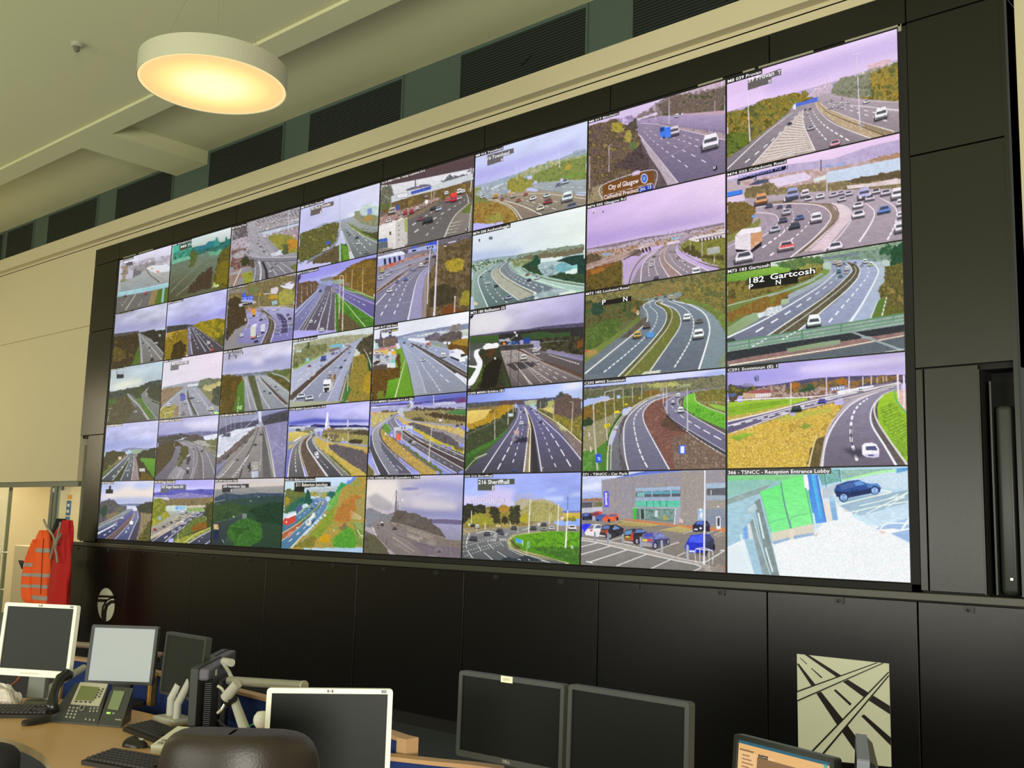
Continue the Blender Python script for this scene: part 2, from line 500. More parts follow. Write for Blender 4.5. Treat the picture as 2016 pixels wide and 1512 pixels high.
# ------------------------------------------------------------------ the video wall: 40 screens, each showing its traffic camera picture
_rng = np.random.default_rng(3)
_NT = _rng.random((256, 256))
def vnoise(x, y):
    xi = np.floor(x).astype(int); yi = np.floor(y).astype(int)
    fx = x - xi; fy = y - yi
    fx = fx * fx * (3 - 2 * fx); fy = fy * fy * (3 - 2 * fy)
    a = _NT[yi % 256, xi % 256]; b = _NT[yi % 256, (xi + 1) % 256]
    c = _NT[(yi + 1) % 256, xi % 256]; d = _NT[(yi + 1) % 256, (xi + 1) % 256]
    return (a * (1 - fx) + b * fx) * (1 - fy) + (c * (1 - fx) + d * fx) * fy
def fbm(x, y, o=3):
    s = 0; w = .5; t = 0
    for k in range(o):
        s = s + w * vnoise(x * 2 ** k + 17.3 * k, y * 2 ** k + 9.1 * k); t += w; w *= .6
    return s / t
def hx(h):
    return np.array([int(h[i:i + 2], 16) / 255 for i in (0, 2, 4)])
GAP = .0068
class Pic:
    """a picture painted on one screen; drawing coordinates are those of a tracing sheet laid over the screen"""
    def __init__(s, col, row, sheet, dens=0.85):
        s.col, s.row = col, row
        s.x0, s.y0, x1, y1 = sheet
        s.sc = 2016 / (x1 - s.x0)
        s.X0, s.X1 = col * TW + GAP, (col + 1) * TW - GAP
        s.Z1, s.Z0 = ZT - row * TH - GAP * .7, ZT - (row + 1) * TH + GAP * .7
        a, b, c = s.px(s.X0, s.Z1), s.px(s.X1, s.Z1), s.px(s.X0, s.Z0)
        d = s.px(s.X1, s.Z0)
        s.W = max(40, int((b[0] - a[0]) * dens)); s.H = max(40, int(max(c[1] - a[1], d[1] - b[1]) * dens))
        w, h = s.W * 2, s.H * 2
        u = (np.arange(w) + .5) / w; v = (np.arange(h) + .5) / h
        U, V = np.meshgrid(u, v)
        s.U, s.V = U, V
        X = s.X0 + U * (s.X1 - s.X0); Z = s.Z1 + V * (s.Z0 - s.Z1)
        q = np.stack([X - CAM_C[0], np.full_like(X, -CAM_C[1]), Z - CAM_C[2]], -1) @ CAM_R.T
        s.CX = (FPX * q[..., 0] / q[..., 2] + 1008 - s.x0) * s.sc
        s.CY = (FPX * q[..., 1] / q[..., 2] + 756 - s.y0) * s.sc
        s.im = np.zeros((h, w, 3))
        s.done = np.zeros((h, w), bool)
        # local directions of the screen on the sheet, per metre
        m = ((s.X0 + s.X1) / 2, (s.Z0 + s.Z1) / 2)
        p0 = s.sh(*m); e = .05
        s.ex = (s.sh(m[0] + e, m[1]) - p0) / e; s.ey = (s.sh(m[0], m[1] - e) - p0) / e
        s.exn = s.ex / np.hypot(*s.ex); s.eyn = s.ey / np.hypot(*s.ey)
    def px(s, X, Z):
        c = CAM_R @ (np.array([X, 0, Z]) - CAM_C)
        return np.array([FPX * c[0] / c[2] + 1008, FPX * c[1] / c[2] + 756])
    def sh(s, X, Z):
        return (s.px(X, Z) - np.array([s.x0, s.y0])) * s.sc
    def xz(s, x, y):
        p = on_y(s.x0 + x / s.sc, s.y0 + y / s.sc)
        return p[0], p[2]
    def win(s, pts, m=0):
        P = np.array([s.xz(*p) for p in pts])
        h, w = s.CX.shape
        mm = m / s.sc * .01
        i0 = int(np.clip((P[:, 0].min() - mm - s.X0) / (s.X1 - s.X0) * w - 2, 0, w)); i1 = int(np.clip((P[:, 0].max() + mm - s.X0) / (s.X1 - s.X0) * w + 3, 0, w))
        j0 = int(np.clip((s.Z1 - P[:, 1].max() - mm) / (s.Z1 - s.Z0) * h - 2, 0, h)); j1 = int(np.clip((s.Z1 - P[:, 1].min() + mm) / (s.Z1 - s.Z0) * h + 3, 0, h))
        return slice(j0, j1), slice(i0, i1)
    def inside(s, pts, w, wx=0, wy=0):
        x = s.CX[w] + wx; y = s.CY[w] + wy
        r = np.zeros(x.shape, bool)
        n = len(pts)
        for i in range(n):
            xa, ya = pts[i]; xb, yb = pts[i - 1]
            if ya == yb:
                continue
            r ^= ((ya > y) != (yb > y)) & (x < (xb - xa) * (y - ya) / (yb - ya) + xa)
        return r
    def tint(s, cols, w, sc, gr=.14):
        C = [hx(c) for c in cols]
        x = s.CX[w] / sc; y = s.CY[w] / sc
        if len(C) == 1:
            n = fbm(x * 3, y * 3, 2)
            return C[0][None, None] * (1 + (n[..., None] - .5) * .10)
        n = np.clip((fbm(x, y, 4) - .5) * 2.6 + .5, 0, .9999) * (len(C) - 1)
        k = n.astype(int); f = (n - k)[..., None]
        C = np.array(C)
        o = C[k] * (1 - f) + C[np.minimum(k + 1, len(C) - 1)] * f
        g = fbm(x * 6 + 5, y * 6, 2)[..., None]
        return o * (1 + (g - .5) * gr)
    def poly(s, pts, cols, sc=50, rag=0):
        w = s.win(pts, rag)
        wx = wy = 0
        if rag:
            x = s.CX[w]; y = s.CY[w]
            wx = (fbm(x / 22, y / 22, 2) - .5) * 2.4 * rag; wy = (fbm(x / 22 + 40, y / 22 + 3, 2) - .5) * 2.4 * rag
        m = s.inside(pts, w, wx, wy)
        s.im[w][m] = s.tint(cols, w, sc, .5 if rag else .14)[m]
        s.done[w] |= m
    def grad(s, pts, c0, c1):
        w = s.win(pts); m = s.inside(pts, w)
        ys = [p[1] for p in pts]
        t = np.clip((s.CY[w] - min(ys)) / (max(ys) - min(ys)), 0, 1)[..., None]
        c = hx(c0) * (1 - t) + hx(c1) * t
        n = fbm(s.CX[w] / 40, s.CY[w] / 14, 3)[..., None]
        c = c * (1 + (n - .5) * .16)
        s.im[w][m] = c[m]
        s.done[w] |= m
    def close_gaps(s):
        """narrow slits left between painted shapes take the colour of what lies beside them"""
        k = max(3, int(20 / s.sc * s.W * 2 / (abs(s.ex[0]) / s.sc * TW)))
        h, w = s.done.shape
        M = np.pad(s.done, k + 1)
        M[h + k + 1:] = True
        M[int(h * .62) + k:, :k + 1] = True; M[int(h * .62) + k:, w + k + 1:] = True
        def box(m, n):
            for ax in (0, 1):
                c = np.cumsum(np.pad(m.astype(np.int32), [(n + 1, n) if q == ax else (0, 0) for q in (0, 1)]), ax)
                L = c.shape[ax]
                m = np.take(c, range(2 * n + 1, L), ax) - np.take(c, range(0, L - 2 * n - 1), ax)
            return m
        D = box(M, k) > 0
        E_ = ~(box(~D, k) > 0)
        hole = (E_[k + 1:h + k + 1, k + 1:w + k + 1]) & ~s.done
        known = s.done.copy()
        for _ in range(3 * k):
            todo = hole & ~known
            if not todo.any():
                break
            for dy, dx in ((0, 1), (0, -1), (1, 0), (-1, 0)):
                sh = np.roll(known, (dy, dx), (0, 1))
                q = todo & sh & ~known
                s.im[q] = np.roll(s.im, (dy, dx), (0, 1))[q]
                known |= q
    def haze(s, pts, c, a, fe):
        w = s.win(pts, fe)
        m = s.inside(pts, w).astype(float)
        k = max(1, int(fe / s.sc * 1.2))
        for ax in (0, 1):
            for _ in range(2):
                cs = np.cumsum(np.pad(m, [(k + 1, k) if q == ax else (0, 0) for q in (0, 1)], mode='edge'), ax)
                m = (np.take(cs, range(2 * k + 1, cs.shape[ax]), ax) - np.take(cs, range(0, cs.shape[ax] - 2 * k - 1), ax)) / (2 * k + 1)
        m = (m * a)[..., None]
        s.im[w] = s.im[w] * (1 - m) + hx(c) * m
    def seg(s, a, b, c, w0, w1):
        w = s.win([a, b], 100 * max(w0, w1))
        if s.CX[w].size == 0:
            return
        dx, dy = b[0] - a[0], b[1] - a[1]
        L = dx * dx + dy * dy or 1
        x = s.CX[w] - a[0]; y = s.CY[w] - a[1]
        t = np.clip((x * dx + y * dy) / L, 0, 1)
        d = np.hypot(x - t * dx, y - t * dy)
        m = d < (w0 + (w1 - w0) * t) / 2
        s.im[w][m] = hx(c)
    def curve(s, pts):
        """smooth a polyline through its points"""
        if len(pts) < 3:
            return pts
        P = np.array([pts[0]] + list(pts) + [pts[-1]], float)
        o = []
        for i in range(1, len(P) - 2):
            for t in np.linspace(0, 1, 7)[:-1]:
                a, b, c, d = P[i - 1], P[i], P[i + 1], P[i + 2]
                o.append(tuple(.5 * ((2 * b) + (c - a) * t + (2 * a - 5 * b + 4 * c - d) * t * t + (3 * b - a - 3 * c + d) * t ** 3)))
        return o + [tuple(P[-2])]
    def line(s, pts, c, w0, w1):
        pts = s.curve(pts)
        n = len(pts) - 1
        L = np.r_[0, np.cumsum([math.dist(a, b) for a, b in zip(pts, pts[1:])])]
        for i in range(n):
            s.seg(pts[i], pts[i + 1], c, w0 + (w1 - w0) * L[i] / L[-1], w0 + (w1 - w0) * L[i + 1] / L[-1])
    def dash(s, pts, c, w0, w1, n, duty):
        pts = s.curve(pts)
        L = np.r_[0, np.cumsum([math.dist(a, b) for a, b in zip(pts, pts[1:])])]
        r = (max(w1, .1) / max(w0, .1)) ** (1 / n)
        e = np.cumsum([0] + [r ** k for k in range(n)]); e = e / e[-1] * L[-1]
        P = np.array(pts)
        f = lambda q: (np.interp(q, L, P[:, 0]), np.interp(q, L, P[:, 1]))
        for k in range(n):
            a = e[k]; b = e[k] + (e[k + 1] - e[k]) * duty
            s.seg(f(a), f(b), c, w0 + (w1 - w0) * k / n, w0 + (w1 - w0) * k / n)
    def loc(s, x, y, l):
        return [(x + a * s.exn[0] + b * s.eyn[0], y + a * s.exn[1] + b * s.eyn[1]) for a, b in l]
    def car(s, x, y, w, c, van=0):
        h = w * (.95 if van else .62)
        s.haze(s.loc(x, y + h * .34, [(-w * .6, -h * .22), (w * .55, -h * .22), (w * .5, h * .25), (-w * .6, h * .25)]), '1c1a22', .75, w * .06)
        s.poly(s.loc(x, y, [(-w * .5, -h * .05), (-w * .36, -h * .5), (w * .34, -h * .5), (w * .5, -h * .05), (w * .5, h * .38), (-w * .5, h * .38)]), [c])
        k = hx(c)
        dk = ''.join('%02x' % int(255 * v) for v in np.clip(k * .45, 0, 1))
        if van:
            s.poly(s.loc(x, y, [(-w * .38, -h * .22), (w * .38, -h * .22), (w * .42, h * .02), (-w * .42, h * .02)]), ['55565e'])
        else:
            s.poly(s.loc(x, y, [(-w * .30, -h * .40), (w * .29, -h * .40), (w * .38, -h * .04), (-w * .39, -h * .04)]), ['4a4c58'])
        s.poly(s.loc(x, y, [(-w * .48, h * .24), (w * .48, h * .24), (w * .46, h * .42), (-w * .46, h * .42)]), [dk])
    def ell(s, x, y, rx, ry, c, rag=0, sc=40):
        s.poly([(x + rx * math.cos(a), y + ry * math.sin(a)) for a in np.linspace(0, 2 * PI, 20, endpoint=False)], c, sc, rag)
    def run(s, code):
        texts = []
        code = code.strip().split('\n')
        fills = [q for q in code if q.strip()[:2] in ('s ', 'p ', 'q ', 'C ', 'g ', 'z ')]
        if len(fills) < len(code):
            s.run2(fills)
            s.close_gaps()
            base = s.im.copy()
            s.hole_base = base
        return s.run2(code, True)
    def run2(s, code, second=False):
        texts = []
        started = False
        for ln in code:
            ln = ln.strip()
            if not ln:
                continue
            f = ln.split()
            o = f[0]
            started = started or o not in 'sz'
            P = lambda k: [tuple(float(q) for q in z.split(',')) for z in f[k:] if z != '|']
            if o == 's':
                C = [hx(q) for q in f[1:5]]
                U, V = s.U[..., None], s.V[..., None]
                im = (C[0] * (1 - U) + C[1] * U) * (1 - V) + (C[2] * (1 - U) + C[3] * U) * V
                a = float(f[5]) if len(f) > 5 else .3
                n = fbm(s.U * 3.2 + s.V * 1.5 + s.col * 7.7, s.V * 6.5 + s.row * 3.1 + s.col, 4)[..., None] - .5
                s.im = s.hole_base.copy() if second else np.clip(im * (1 + n * a), 0, 1)
            elif o in 'pq':
                c, _, sc = f[1].partition('@')
                s.poly(P(2), c.split(','), float(sc or 50), 0 if o == 'p' else float(16 if s.sc < 7 else 22))
            elif o == 'C':            # smooth-edged polygon
                c, _, sc = f[1].partition('@')
                pts = P(2)
                s.poly(s.curve(pts + pts[:1]), c.split(','), float(sc or 50))
            elif o == 'g':
                s.grad(P(3), f[1], f[2])
            elif o == 'z':
                if second and not started:
                    continue
                s.haze(P(4), f[1], float(f[2]), float(f[3]))
            elif o == 'l':
                s.line(P(4), f[1], float(f[2]), float(f[3]))
            elif o == 'd':
                s.dash(P(6), f[1], float(f[2]), float(f[3]), int(f[4]), float(f[5]))
            elif o == 'h':            # rungs between two lines
                k = f.index('|')
                A, B = s.curve([tuple(float(q) for q in z.split(',')) for z in f[4:k]]), s.curve([tuple(float(q) for q in z.split(',')) for z in f[k + 1:]])
                n = int(f[3]); w0 = float(f[2])
                for i in range(n):
                    t = (i + .5) / n
                    g = lambda Q: (np.interp(t * (len(Q) - 1), range(len(Q)), [q[0] for q in Q]), np.interp(t * (len(Q) - 1), range(len(Q)), [q[1] for q in Q]))
                    s.seg(g(A), g(B), f[1], w0, w0)
            elif o in 'cv':
                z = [float(q) for q in ' '.join(f[2:]).replace(',', ' ').split()]
                for k in range(0, len(z), 3):
                    s.car(z[k], z[k + 1], z[k + 2], f[1], o == 'v')
            elif o in 'eE':
                s.ell(*[float(q) for q in ' '.join(f[2:]).replace(',', ' ').split()], f[1].split(','))
            elif o == 't':            # t colour height x0,y0 x1,y1 words
                a, b = [tuple(float(q) for q in z.split(',')) for z in f[3:5]]
                texts.append(('overlay_text', f[1], float(f[2]), a, b, ' '.join(f[5:])))
            elif o == 'cap':          # caption box: lower right corner, words
                x, y = (float(q) for q in f[1].split(','))
                texts.append(('caption', None, 0, (x, y), None, ' '.join(f[2:])))
        return texts
    def build(s, label, code):
        texts = s.run(code)
        h, w = s.im.shape[:2]
        H, W = s.H, s.W
        im = s.im.reshape(H, 2, W, 2, 3).mean((1, 3))
        im = np.clip(im * (1 + (_rng.random((H, W, 1)) - .5) * .05), 0, 1)
        t = thing('wall_screen', label, 'screen', ((s.X0 + s.X1) / 2, 0, (s.Z0 + s.Z1) / 2), 0, 'screens of the video wall')
        hw, hh = TW / 2 - .0004, TH / 2 - .0004
        iw, ih = (s.X1 - s.X0) / 2, (s.Z1 - s.Z0) / 2
        bz = MB()
        bz.box(-hw, -iw, -.003, .08, -hh, hh).box(iw, hw, -.003, .08, -hh, hh).box(-iw, iw, -.003, .08, ih, hh).box(-iw, iw, -.003, .08, -hh, -ih)
        bz.box(-iw, iw, .01, .08, -ih, ih)
        bz.build('bezel', M_BEZ, t)
        # lit panel: a fine grid whose points carry the picture
        gx = np.linspace(-iw, iw, W); gz = np.linspace(ih, -ih, H)
        GX, GZ = np.meshgrid(gx, gz)
        co = np.stack([GX, np.zeros_like(GX), GZ], -1).reshape(-1, 3)
        idx = np.arange(H * W).reshape(H, W)
        q = np.stack([idx[:-1, :-1], idx[1:, :-1], idx[1:, 1:], idx[:-1, 1:]], -1).reshape(-1, 4)
        me = bpy.data.meshes.new('display')
        me.vertices.add(len(co)); me.vertices.foreach_set('co', co.ravel().astype(np.float32))
        me.loops.add(q.size); me.loops.foreach_set('vertex_index', q.ravel().astype(np.int32))
        me.polygons.add(len(q)); me.polygons.foreach_set('loop_start', np.arange(0, q.size, 4, dtype=np.int32))
        me.update(calc_edges=True)
        L = np.where(im <= .04045, im / 12.92, ((im + .055) / 1.055) ** 2.4)
        at_ = me.color_attributes.new('picture', 'FLOAT_COLOR', 'POINT')
        at_.data.foreach_set('color', np.concatenate([L, np.ones((H, W, 1))], -1).astype(np.float32).ravel())
        me.materials.append(M_DISP)
        d = bpy.data.objects.new('display', me); COL.objects.link(d); d.parent = t
        cx, cz = (s.X0 + s.X1) / 2, (s.Z0 + s.Z1) / 2
        for kind, c, hgt, a, b, words in texts:
            if kind == 'caption':
                X, Z = s.xz(*a)
                x1, z0 = X - cx, Z - cz
                bh = ih - z0
                cap = MB().box(-iw, x1, -.0022, -.0006, z0, ih).build('caption', M_CAPT, t)
                put_text('caption_text', words, M_CAPW, cap, (-iw + bh * .18, 0, z0 + bh * .20), (1, 0, 0), (0, 0, 1), x1 + iw - bh * .4, bh * .62, (0, -.0030, 0), .012)
            else:
                X0, Z0 = s.xz(*a); X1, Z1 = s.xz(*b)
                sl = abs(X1 - X0)
                hm = hgt / np.hypot(*s.ey)
                put_text('overlay_text', words, cap_mat(c), t, (X0 - cx, 0, Z0 - cz), (1, 0, 0), (0, 0, 1), sl, hm, (0, -.0020, 0), .012)
        return t
M_BEZ = mat('screen_bezel_black', '0a080a', 0.5)
M_CAPT = mat('caption_box_black', '0c0a0c', 0.3, emit='161217', estr=1.0)
M_CAPW = mat('caption_letters_white', '202020', 0.3, emit='fbf8fb', estr=1.0)
def cap_mat(c):
    return mat('overlay_letters_' + c, '101010', 0.3, emit=c, estr=1.0)
M_DISP = bpy.data.materials.new('screen_picture'); M_DISP.use_nodes = True
_nt = M_DISP.node_tree; _b = _nt.nodes['Principled BSDF']
_b.inputs['Base Color'].default_value = (.006, .006, .007, 1); _b.inputs['Roughness'].default_value = .35
_b.inputs['Specular IOR Level'].default_value = .06
_a = _nt.nodes.new('ShaderNodeAttribute'); _a.attribute_name = 'picture'
_nt.links.new(_a.outputs['Color'], _b.inputs['Emission Color']); _b.inputs['Emission Strength'].default_value = 1.0
SCREENS = []
def S(col, row, sheet, label, code):
    SCREENS.append((col, row, sheet, label, code))

# ---- top row
S(7, 0, (1400, 30, 1840, 360), 'top right wall screen, lilac sky, hatched slip road and blue bridge over a motorway', '''
s e6c8f4 ecd6fa e4cdf2 d8bfe6 .12
z c4b0e6 .6 60 500,560 1200,330 1690,180 1690,330 1000,560 500,720
p b9a6cc,cdbbdc,a593b4@30 150,868 600,742 1000,630 1300,540 1690,392 1700,520 1100,660 600,790 150,900
p e6c4cc,d8b4c0 1412,490 1410,452 1470,440 1472,432 1530,420 1532,410 1620,396 1622,450 1500,490
q d8d0d0,8d8f78,a89a90@25 1330,520 1690,420 1690,480 1330,570
q 5f6030,8a8440,77702e,a8863a,585a26@60 150,880 330,830 480,765 600,735 700,715 850,690 930,735 750,800 690,860 640,930 450,1060 150,1290
q 4a5524,6a7a2e,5c6a26@40 150,1060 260,1050 350,1090 352,1160 150,1270
q 6c6a36,8c8240,b08e3c,5f6030@50 1300,560 1430,520 1550,480 1700,420 1700,770 1300,745
q 7e7f68,8d8f78,6e7058@50 1085,690 1110,615 1200,560 1330,535 1435,530 1445,735 1250,750 1150,745
p e6d4e6,b9a2b2,d8c4d8@18 900,690 960,640 1080,605 1090,655 1075,690 950,725 860,745
g b4a4ae 94888e 985,720 1080,715 1400,765 1705,785 1707,1045 1640,1050 1340,960 1050,850 965,770
g a89aa2 7c737c 850,800 935,785 955,850 1100,955 1430,1105 930,1215 150,1390 150,1290 450,1085 690,890 760,830
p c4ac8e,b29a7c,d0bb9c@20 938,780 985,800 1060,855 1340,965 1645,1050 1425,1105 1150,990 1000,880
l 74604e 4 14 975,800 1060,880 1300,980 1560,1080
l efe4e0 4 9 985,790 1060,845 1340,955 1645,1045
h 5a4a40 5 22 1345,962 1640,1052 | 1345,985 1600,1080
p d4c2b8,c0aea4@14 835,855 825,960 875,1080 935,1215 380,1345 590,1110
h f0e6e4 7 18 815,900 650,1075 400,1340 | 838,910 860,1080 925,1210
h 9a8a84 4 18 808,910 640,1085 390,1345 | 840,925 865,1095 930,1225
l f8f2f4 4 8 832,855 600,1100 380,1345
l f8f2f4 4 9 832,855 828,965 875,1080 937,1215
l f8f2f4 3 9 740,880 690,912 450,1100 150,1382
d ffffff 4 10 9 .4 800,870 620,1060 500,1170 255,1370
d ffffff 4 11 11 .4 868,870 895,930 950,1020 1055,1140
d ffffff 4 13 12 .4 912,850 960,930 1060,1020 1270,1145
l f4ecee 4 9 945,790 965,845 1050,940 1200,1020 1430,1105
d f8f0f8 4 10 9 .35 1060,790 1200,840 1400,900 1640,970
d f8f0f8 4 10 7 .35 1160,785 1350,850 1650,910
l f4ecf4 5 8 1250,810 1700,855
h e8dce4 6 9 1480,835 1700,852 | 1510,850 1720,872
l ccbcc0 4 8 1080,730 1300,765 1705,785
p 5470d8 755,800 945,750 955,775 765,828
p ebe6f4 740,808 763,800 766,848 746,852
l e6d6e6 5 11 1312,350 1325,640 1340,985
l e6d6e6 6 5 1275,358 1355,340
e a89aa4 1355,990 30 14
l ecdcec 5 11 332,675 340,900 352,1130
l d0c2d4 4 4 1042,540 1046,720
l e0c8e0 3 5 975,600 975,690
v f6f2f6 1533,885 112
c cac4cc 900,1015 62
c eaaab4 1118,1152 92
c 403c48 710,975 40
c f6f0f6 1400,777 52
c eee8ee 1080,832 38 1145,820 34 1190,828 36 1180,800 32 1230,785 34 1130,783 28 1085,770 26 1040,775 24 1180,755 26 878,885 28
c 6a6070 893,845 28 850,850 24
h 9c9098 3 9 160,1275 640,930 | 160,1260 640,920
p 66605f 333,592 632,482 632,540 548,562 548,610 333,678
t fdf8fd 44 335,610 570,548 39 Provan
t fdf8fd 34 602,535 630,526 T
t fdf8fd 34 515,617 545,609 W
cap 462,530 M8 039 Provan
''')
S(6, 0, (1120, 150, 1460, 405), 'wall screen with blue bus on a road bend and brown City of Glasgow sign', '''
s d8c4ea e0ccec d4bede c8b4d8 .12
q 8f7f88,6e6058,a08890,c8b4c8@40 780,480 960,360 1150,240 1400,150 1830,20 1830,430 1350,440 1100,470 850,520
q 6a5a52,7e6a66,5c5248,8a7468,4d5038@50 1050,330 1250,230 1500,210 1700,160 1830,130 1830,420 1340,440 1090,465
q e0ccdc,b49aa8,d8c4d8@20 1330,190 1640,90 1830,40 1830,110 1600,160 1480,180
p e8d8f0 1320,450 1320,430 1345,430
p c4a4b4 1340,465 1350,440 1830,400 1830,450
g b09cc0 8f80a0 800,520 1050,470 1340,458 1830,450 1830,650 1300,600 1000,560 800,570
g 94869e 6f6480 770,600 830,560 1000,560 1200,600 1830,740 1830,1110 1270,1240 1000,900 830,720
p a08a90,c0a8ac,80707a@14 1000,545 1300,590 1830,690 1830,740 1350,640 1050,560
l e4d4e4 4 10 830,552 1000,560 1300,622 1830,745
h 5f525f 4 30 1050,550 1300,575 1820,640 | 1050,562 1300,600 1820,668
p c4b4c0,b0a0ac@18 825,690 845,690 1000,930 1270,1240 1150,1265 1060,1100 940,930
l ded0dc 6 14 775,645 850,720 1000,900 1270,1238
p 6a5c60,57484a,786a66@20 820,730 940,940 1060,1110 1150,1265 990,1300 820,1000
q 5e4e4c,7a6450,6c5a40,4a3c3a,8a7a48@50 215,590 330,560 560,500 620,560 740,620 800,640 830,740 800,900 850,1000 600,1300 205,1480
q 9a8c3c,b0a048,8a7a34@26 500,560 570,530 640,570 640,640 560,660 500,640
q 9a8c42,b4a650@26 650,660 700,630 735,680 720,780 660,760
q 6a7a48,5c6c40@20 700,780 780,750 790,850 730,860
q 4a3c3e,5c4c4a,3c3236@40 520,1060 830,800 930,960 940,1090 720,1100
q 8a7a62,a89a78,6c5c4c@30 205,1330 390,1250 400,1440 205,1480
p d4bce4,b09cc4,8c7ca0@40 550,500 740,455 750,520 700,560 640,560
q 4c443c,5e5448@30 700,560 780,490 800,600 760,640 700,610
p e8dcf0,c8b8d4 795,500 1030,420 1035,450 800,520
l e0d4ea 5 5 1012,440 1012,510
l d8c8e0 6 9 1168,250 1168,560
l cfc0d4 4 4 893,370 893,460
l cfc0d4 4 4 1010,330 1010,420
l bba8b8 6 8 1700,290 1700,415
l d8c8e0 6 8 1820,230 1815,420
d f4ecf8 4 11 9 .35 900,600 1030,700 1180,790 1340,870 1480,940 1680,1050
d f4ecf8 4 11 10 .35 880,650 990,760 1180,910 1290,990 1440,1100
d f4ecf8 5 11 6 .35 1220,720 1400,780 1650,890
d f4ecf8 5 11 5 .35 1330,690 1520,750 1820,840
l b4a6bc 3 3 1070,980 1300,870 1420,800
v f6eefc 1650,765 190
v dccee0 1230,640 120
p 3f6fe0,4a86f0 1060,600 1185,585 1190,710 1095,725 1062,690
p 2a3a78 1062,605 1110,597 1112,640 1064,650
l 9cc4ff 6 6 1120,600 1180,590
e 20182a 1110,718 12 10
v f4eef8 1260,462 46
c e4d8ec 1085,510 36 1195,507 28 940,525 22 840,575 22
l cabcc4 7 9 470,815 470,1115
l cabcc4 5 5 470,815 505,800
l cabcc4 8 10 245,935 245,1310
p 75491f,7c4e22 400,1265 990,1092 995,1305 400,1440
l eedcea 7 7 398,1440 395,1268 988,1090 996,1310
l e4d4d8 5 5 410,1392 980,1240
E e8def4 880,1192 40 58
E 3560c8 880,1192 32 48
E 7c9ce4 880,1192 18 26
p 1f3cb0 820,1305 975,1258 980,1310 820,1350
l d4dcff 4 4 820,1345 820,1300 975,1255 980,1300
t f8eef4 58 462,1330 815,1232 City of Glasgow
t f8eef4 46 410,1440 808,1335 Cathedral Precinct
t e8ecff 40 832,1340 965,1298 Jct. 15
p 12101c 1678,1058 1725,1042 1725,1090 1680,1105
t f8f4ff 34 1684,1092 1718,1082 W
cap 588,450 M8 017 Blochairn
''')
S(5, 0, (900, 230, 1180, 440), 'wall screen with blue-lilac sky over a curved queue of cars beside an orange-brown bank', '''
s ccd4f4 d6dcfa b4aef0 c8cef0 .14
z a49ae8 .55 90 260,760 800,620 1300,480 1700,330 1750,420 1200,620 700,800 260,930
p a8b4c4,96a4b4@30 240,980 500,920 800,820 1200,680 1640,520 1830,470 1830,560 1000,850 600,960 240,1010
h 8e98a8 12 9 1640,500 1810,450 | 1645,545 1815,500
q 8a9a78,a0a878,c0b48c@30 820,840 1040,730 1300,640 1500,600 1830,520 1820,620 1100,840
q 7a8a48,8c9450,6a7c40@40 1080,820 1300,720 1500,640 1820,560 1820,880 1500,880 1350,905 1080,900
q 8a8a3c,a49a48,788040@40 690,960 740,880 900,820 950,880 1060,900 1040,1000 900,1060 720,1040
q c0a048,a89440@30 1520,700 1600,660 1620,740 1540,770
p 7ca048,6c9040 1520,850 1810,770 1810,800 1540,880
q 8a9058,9ca468@30 240,1010 340,1000 350,1080 240,1130
q a8b0b8,8c98a0,c8ccd0@24 250,1080 420,1010 700,940 720,1060 450,1140 320,1120
p ccd4dc 480,1010 650,940 655,955 490,1040
l ccd4dc 7 7 510,1020 510,1080
l c4ccd8 4 4 575,890 575,960
l d8dcf0 4 7 838,650 848,900
l e0e0f4 4 10 1435,400 1450,720
l c8ccda 3 8 1265,640 1275,740
g a8b0b8 98a0a4 1060,950 1400,920 1815,890 1815,1060 1500,1070 1100,1010
l 8a9a98 10 14 1050,960 1100,1010 1300,1050 1815,1090
h c8d0c8 3 28 1090,1000 1300,1040 1815,1085 | 1090,975 1300,1005 1815,1035
d f0f4f4 4 5 5 .6 1280,985 1820,1003
g a4947c 7c7670 430,1180 700,1090 1000,1050 1400,1080 1815,1120 1810,1265 1340,1345 920,1450 780,1290 600,1220
p b4a488,98886c@20 440,1175 620,1165 850,1230 1030,1300 1190,1385 930,1450 860,1320 700,1230
g 9a8a74 84766a 450,1180 680,1190 900,1260 1190,1388 930,1450 850,1310 700,1220
l ece8dc 5 14 430,1175 620,1180 820,1225 1000,1290 1195,1385
l dcd4b8 5 14 520,1195 680,1240 800,1330 870,1450
l e8e0c8 5 16 560,1190 720,1235 830,1320 920,1450
l eae6dc 5 8 840,1100 1200,1085 1500,1115 1815,1160
d f4f0e8 6 9 6 .45 900,1170 1100,1215 1300,1275 1450,1330
d f4f0e8 6 9 6 .45 1100,1130 1350,1190 1700,1260
d f0ece0 5 7 4 .4 950,1215 1100,1265
q 8a6c34,9c7c3c,a68a44,7c6430@60 225,1140 450,1200 650,1240 780,1340 860,1455 400,1510 215,1510
q a49a4c,8c8840@30 400,1420 600,1370 700,1440 480,1500
q 7a8048,8a8c50@30 235,1130 400,1170 460,1210 300,1220 235,1200
c e8e4dc 370,1130 70
v f0b030 545,1120 66
c d8c8b0 640,1130 60 690,1120 44 600,1150 40
v e0d0b4 795,1110 70
c c06040 870,1180 70
c c8584c 970,1095 60 640,1170 50
c f2f0ee 1075,1150 92
c dcece4 1270,1110 96
c 9c4a44 1285,1195 120
c f0ecd0 1180,1290 110
v e4f0f4 1560,1130 150
c 7c8090 1620,1265 170
c 7c86a4 1430,962 70
c ccd8e8 1530,915 100
e e8a030 755,1068 16 14
p 6a6468 430,548 805,445 805,515 655,560 655,628 430,695
t f8f8ff 50 435,615 742,525 16 Townhead
t f8f8ff 38 618,632 652,622 W
cap 655,465 M8 016 Townhead
''')
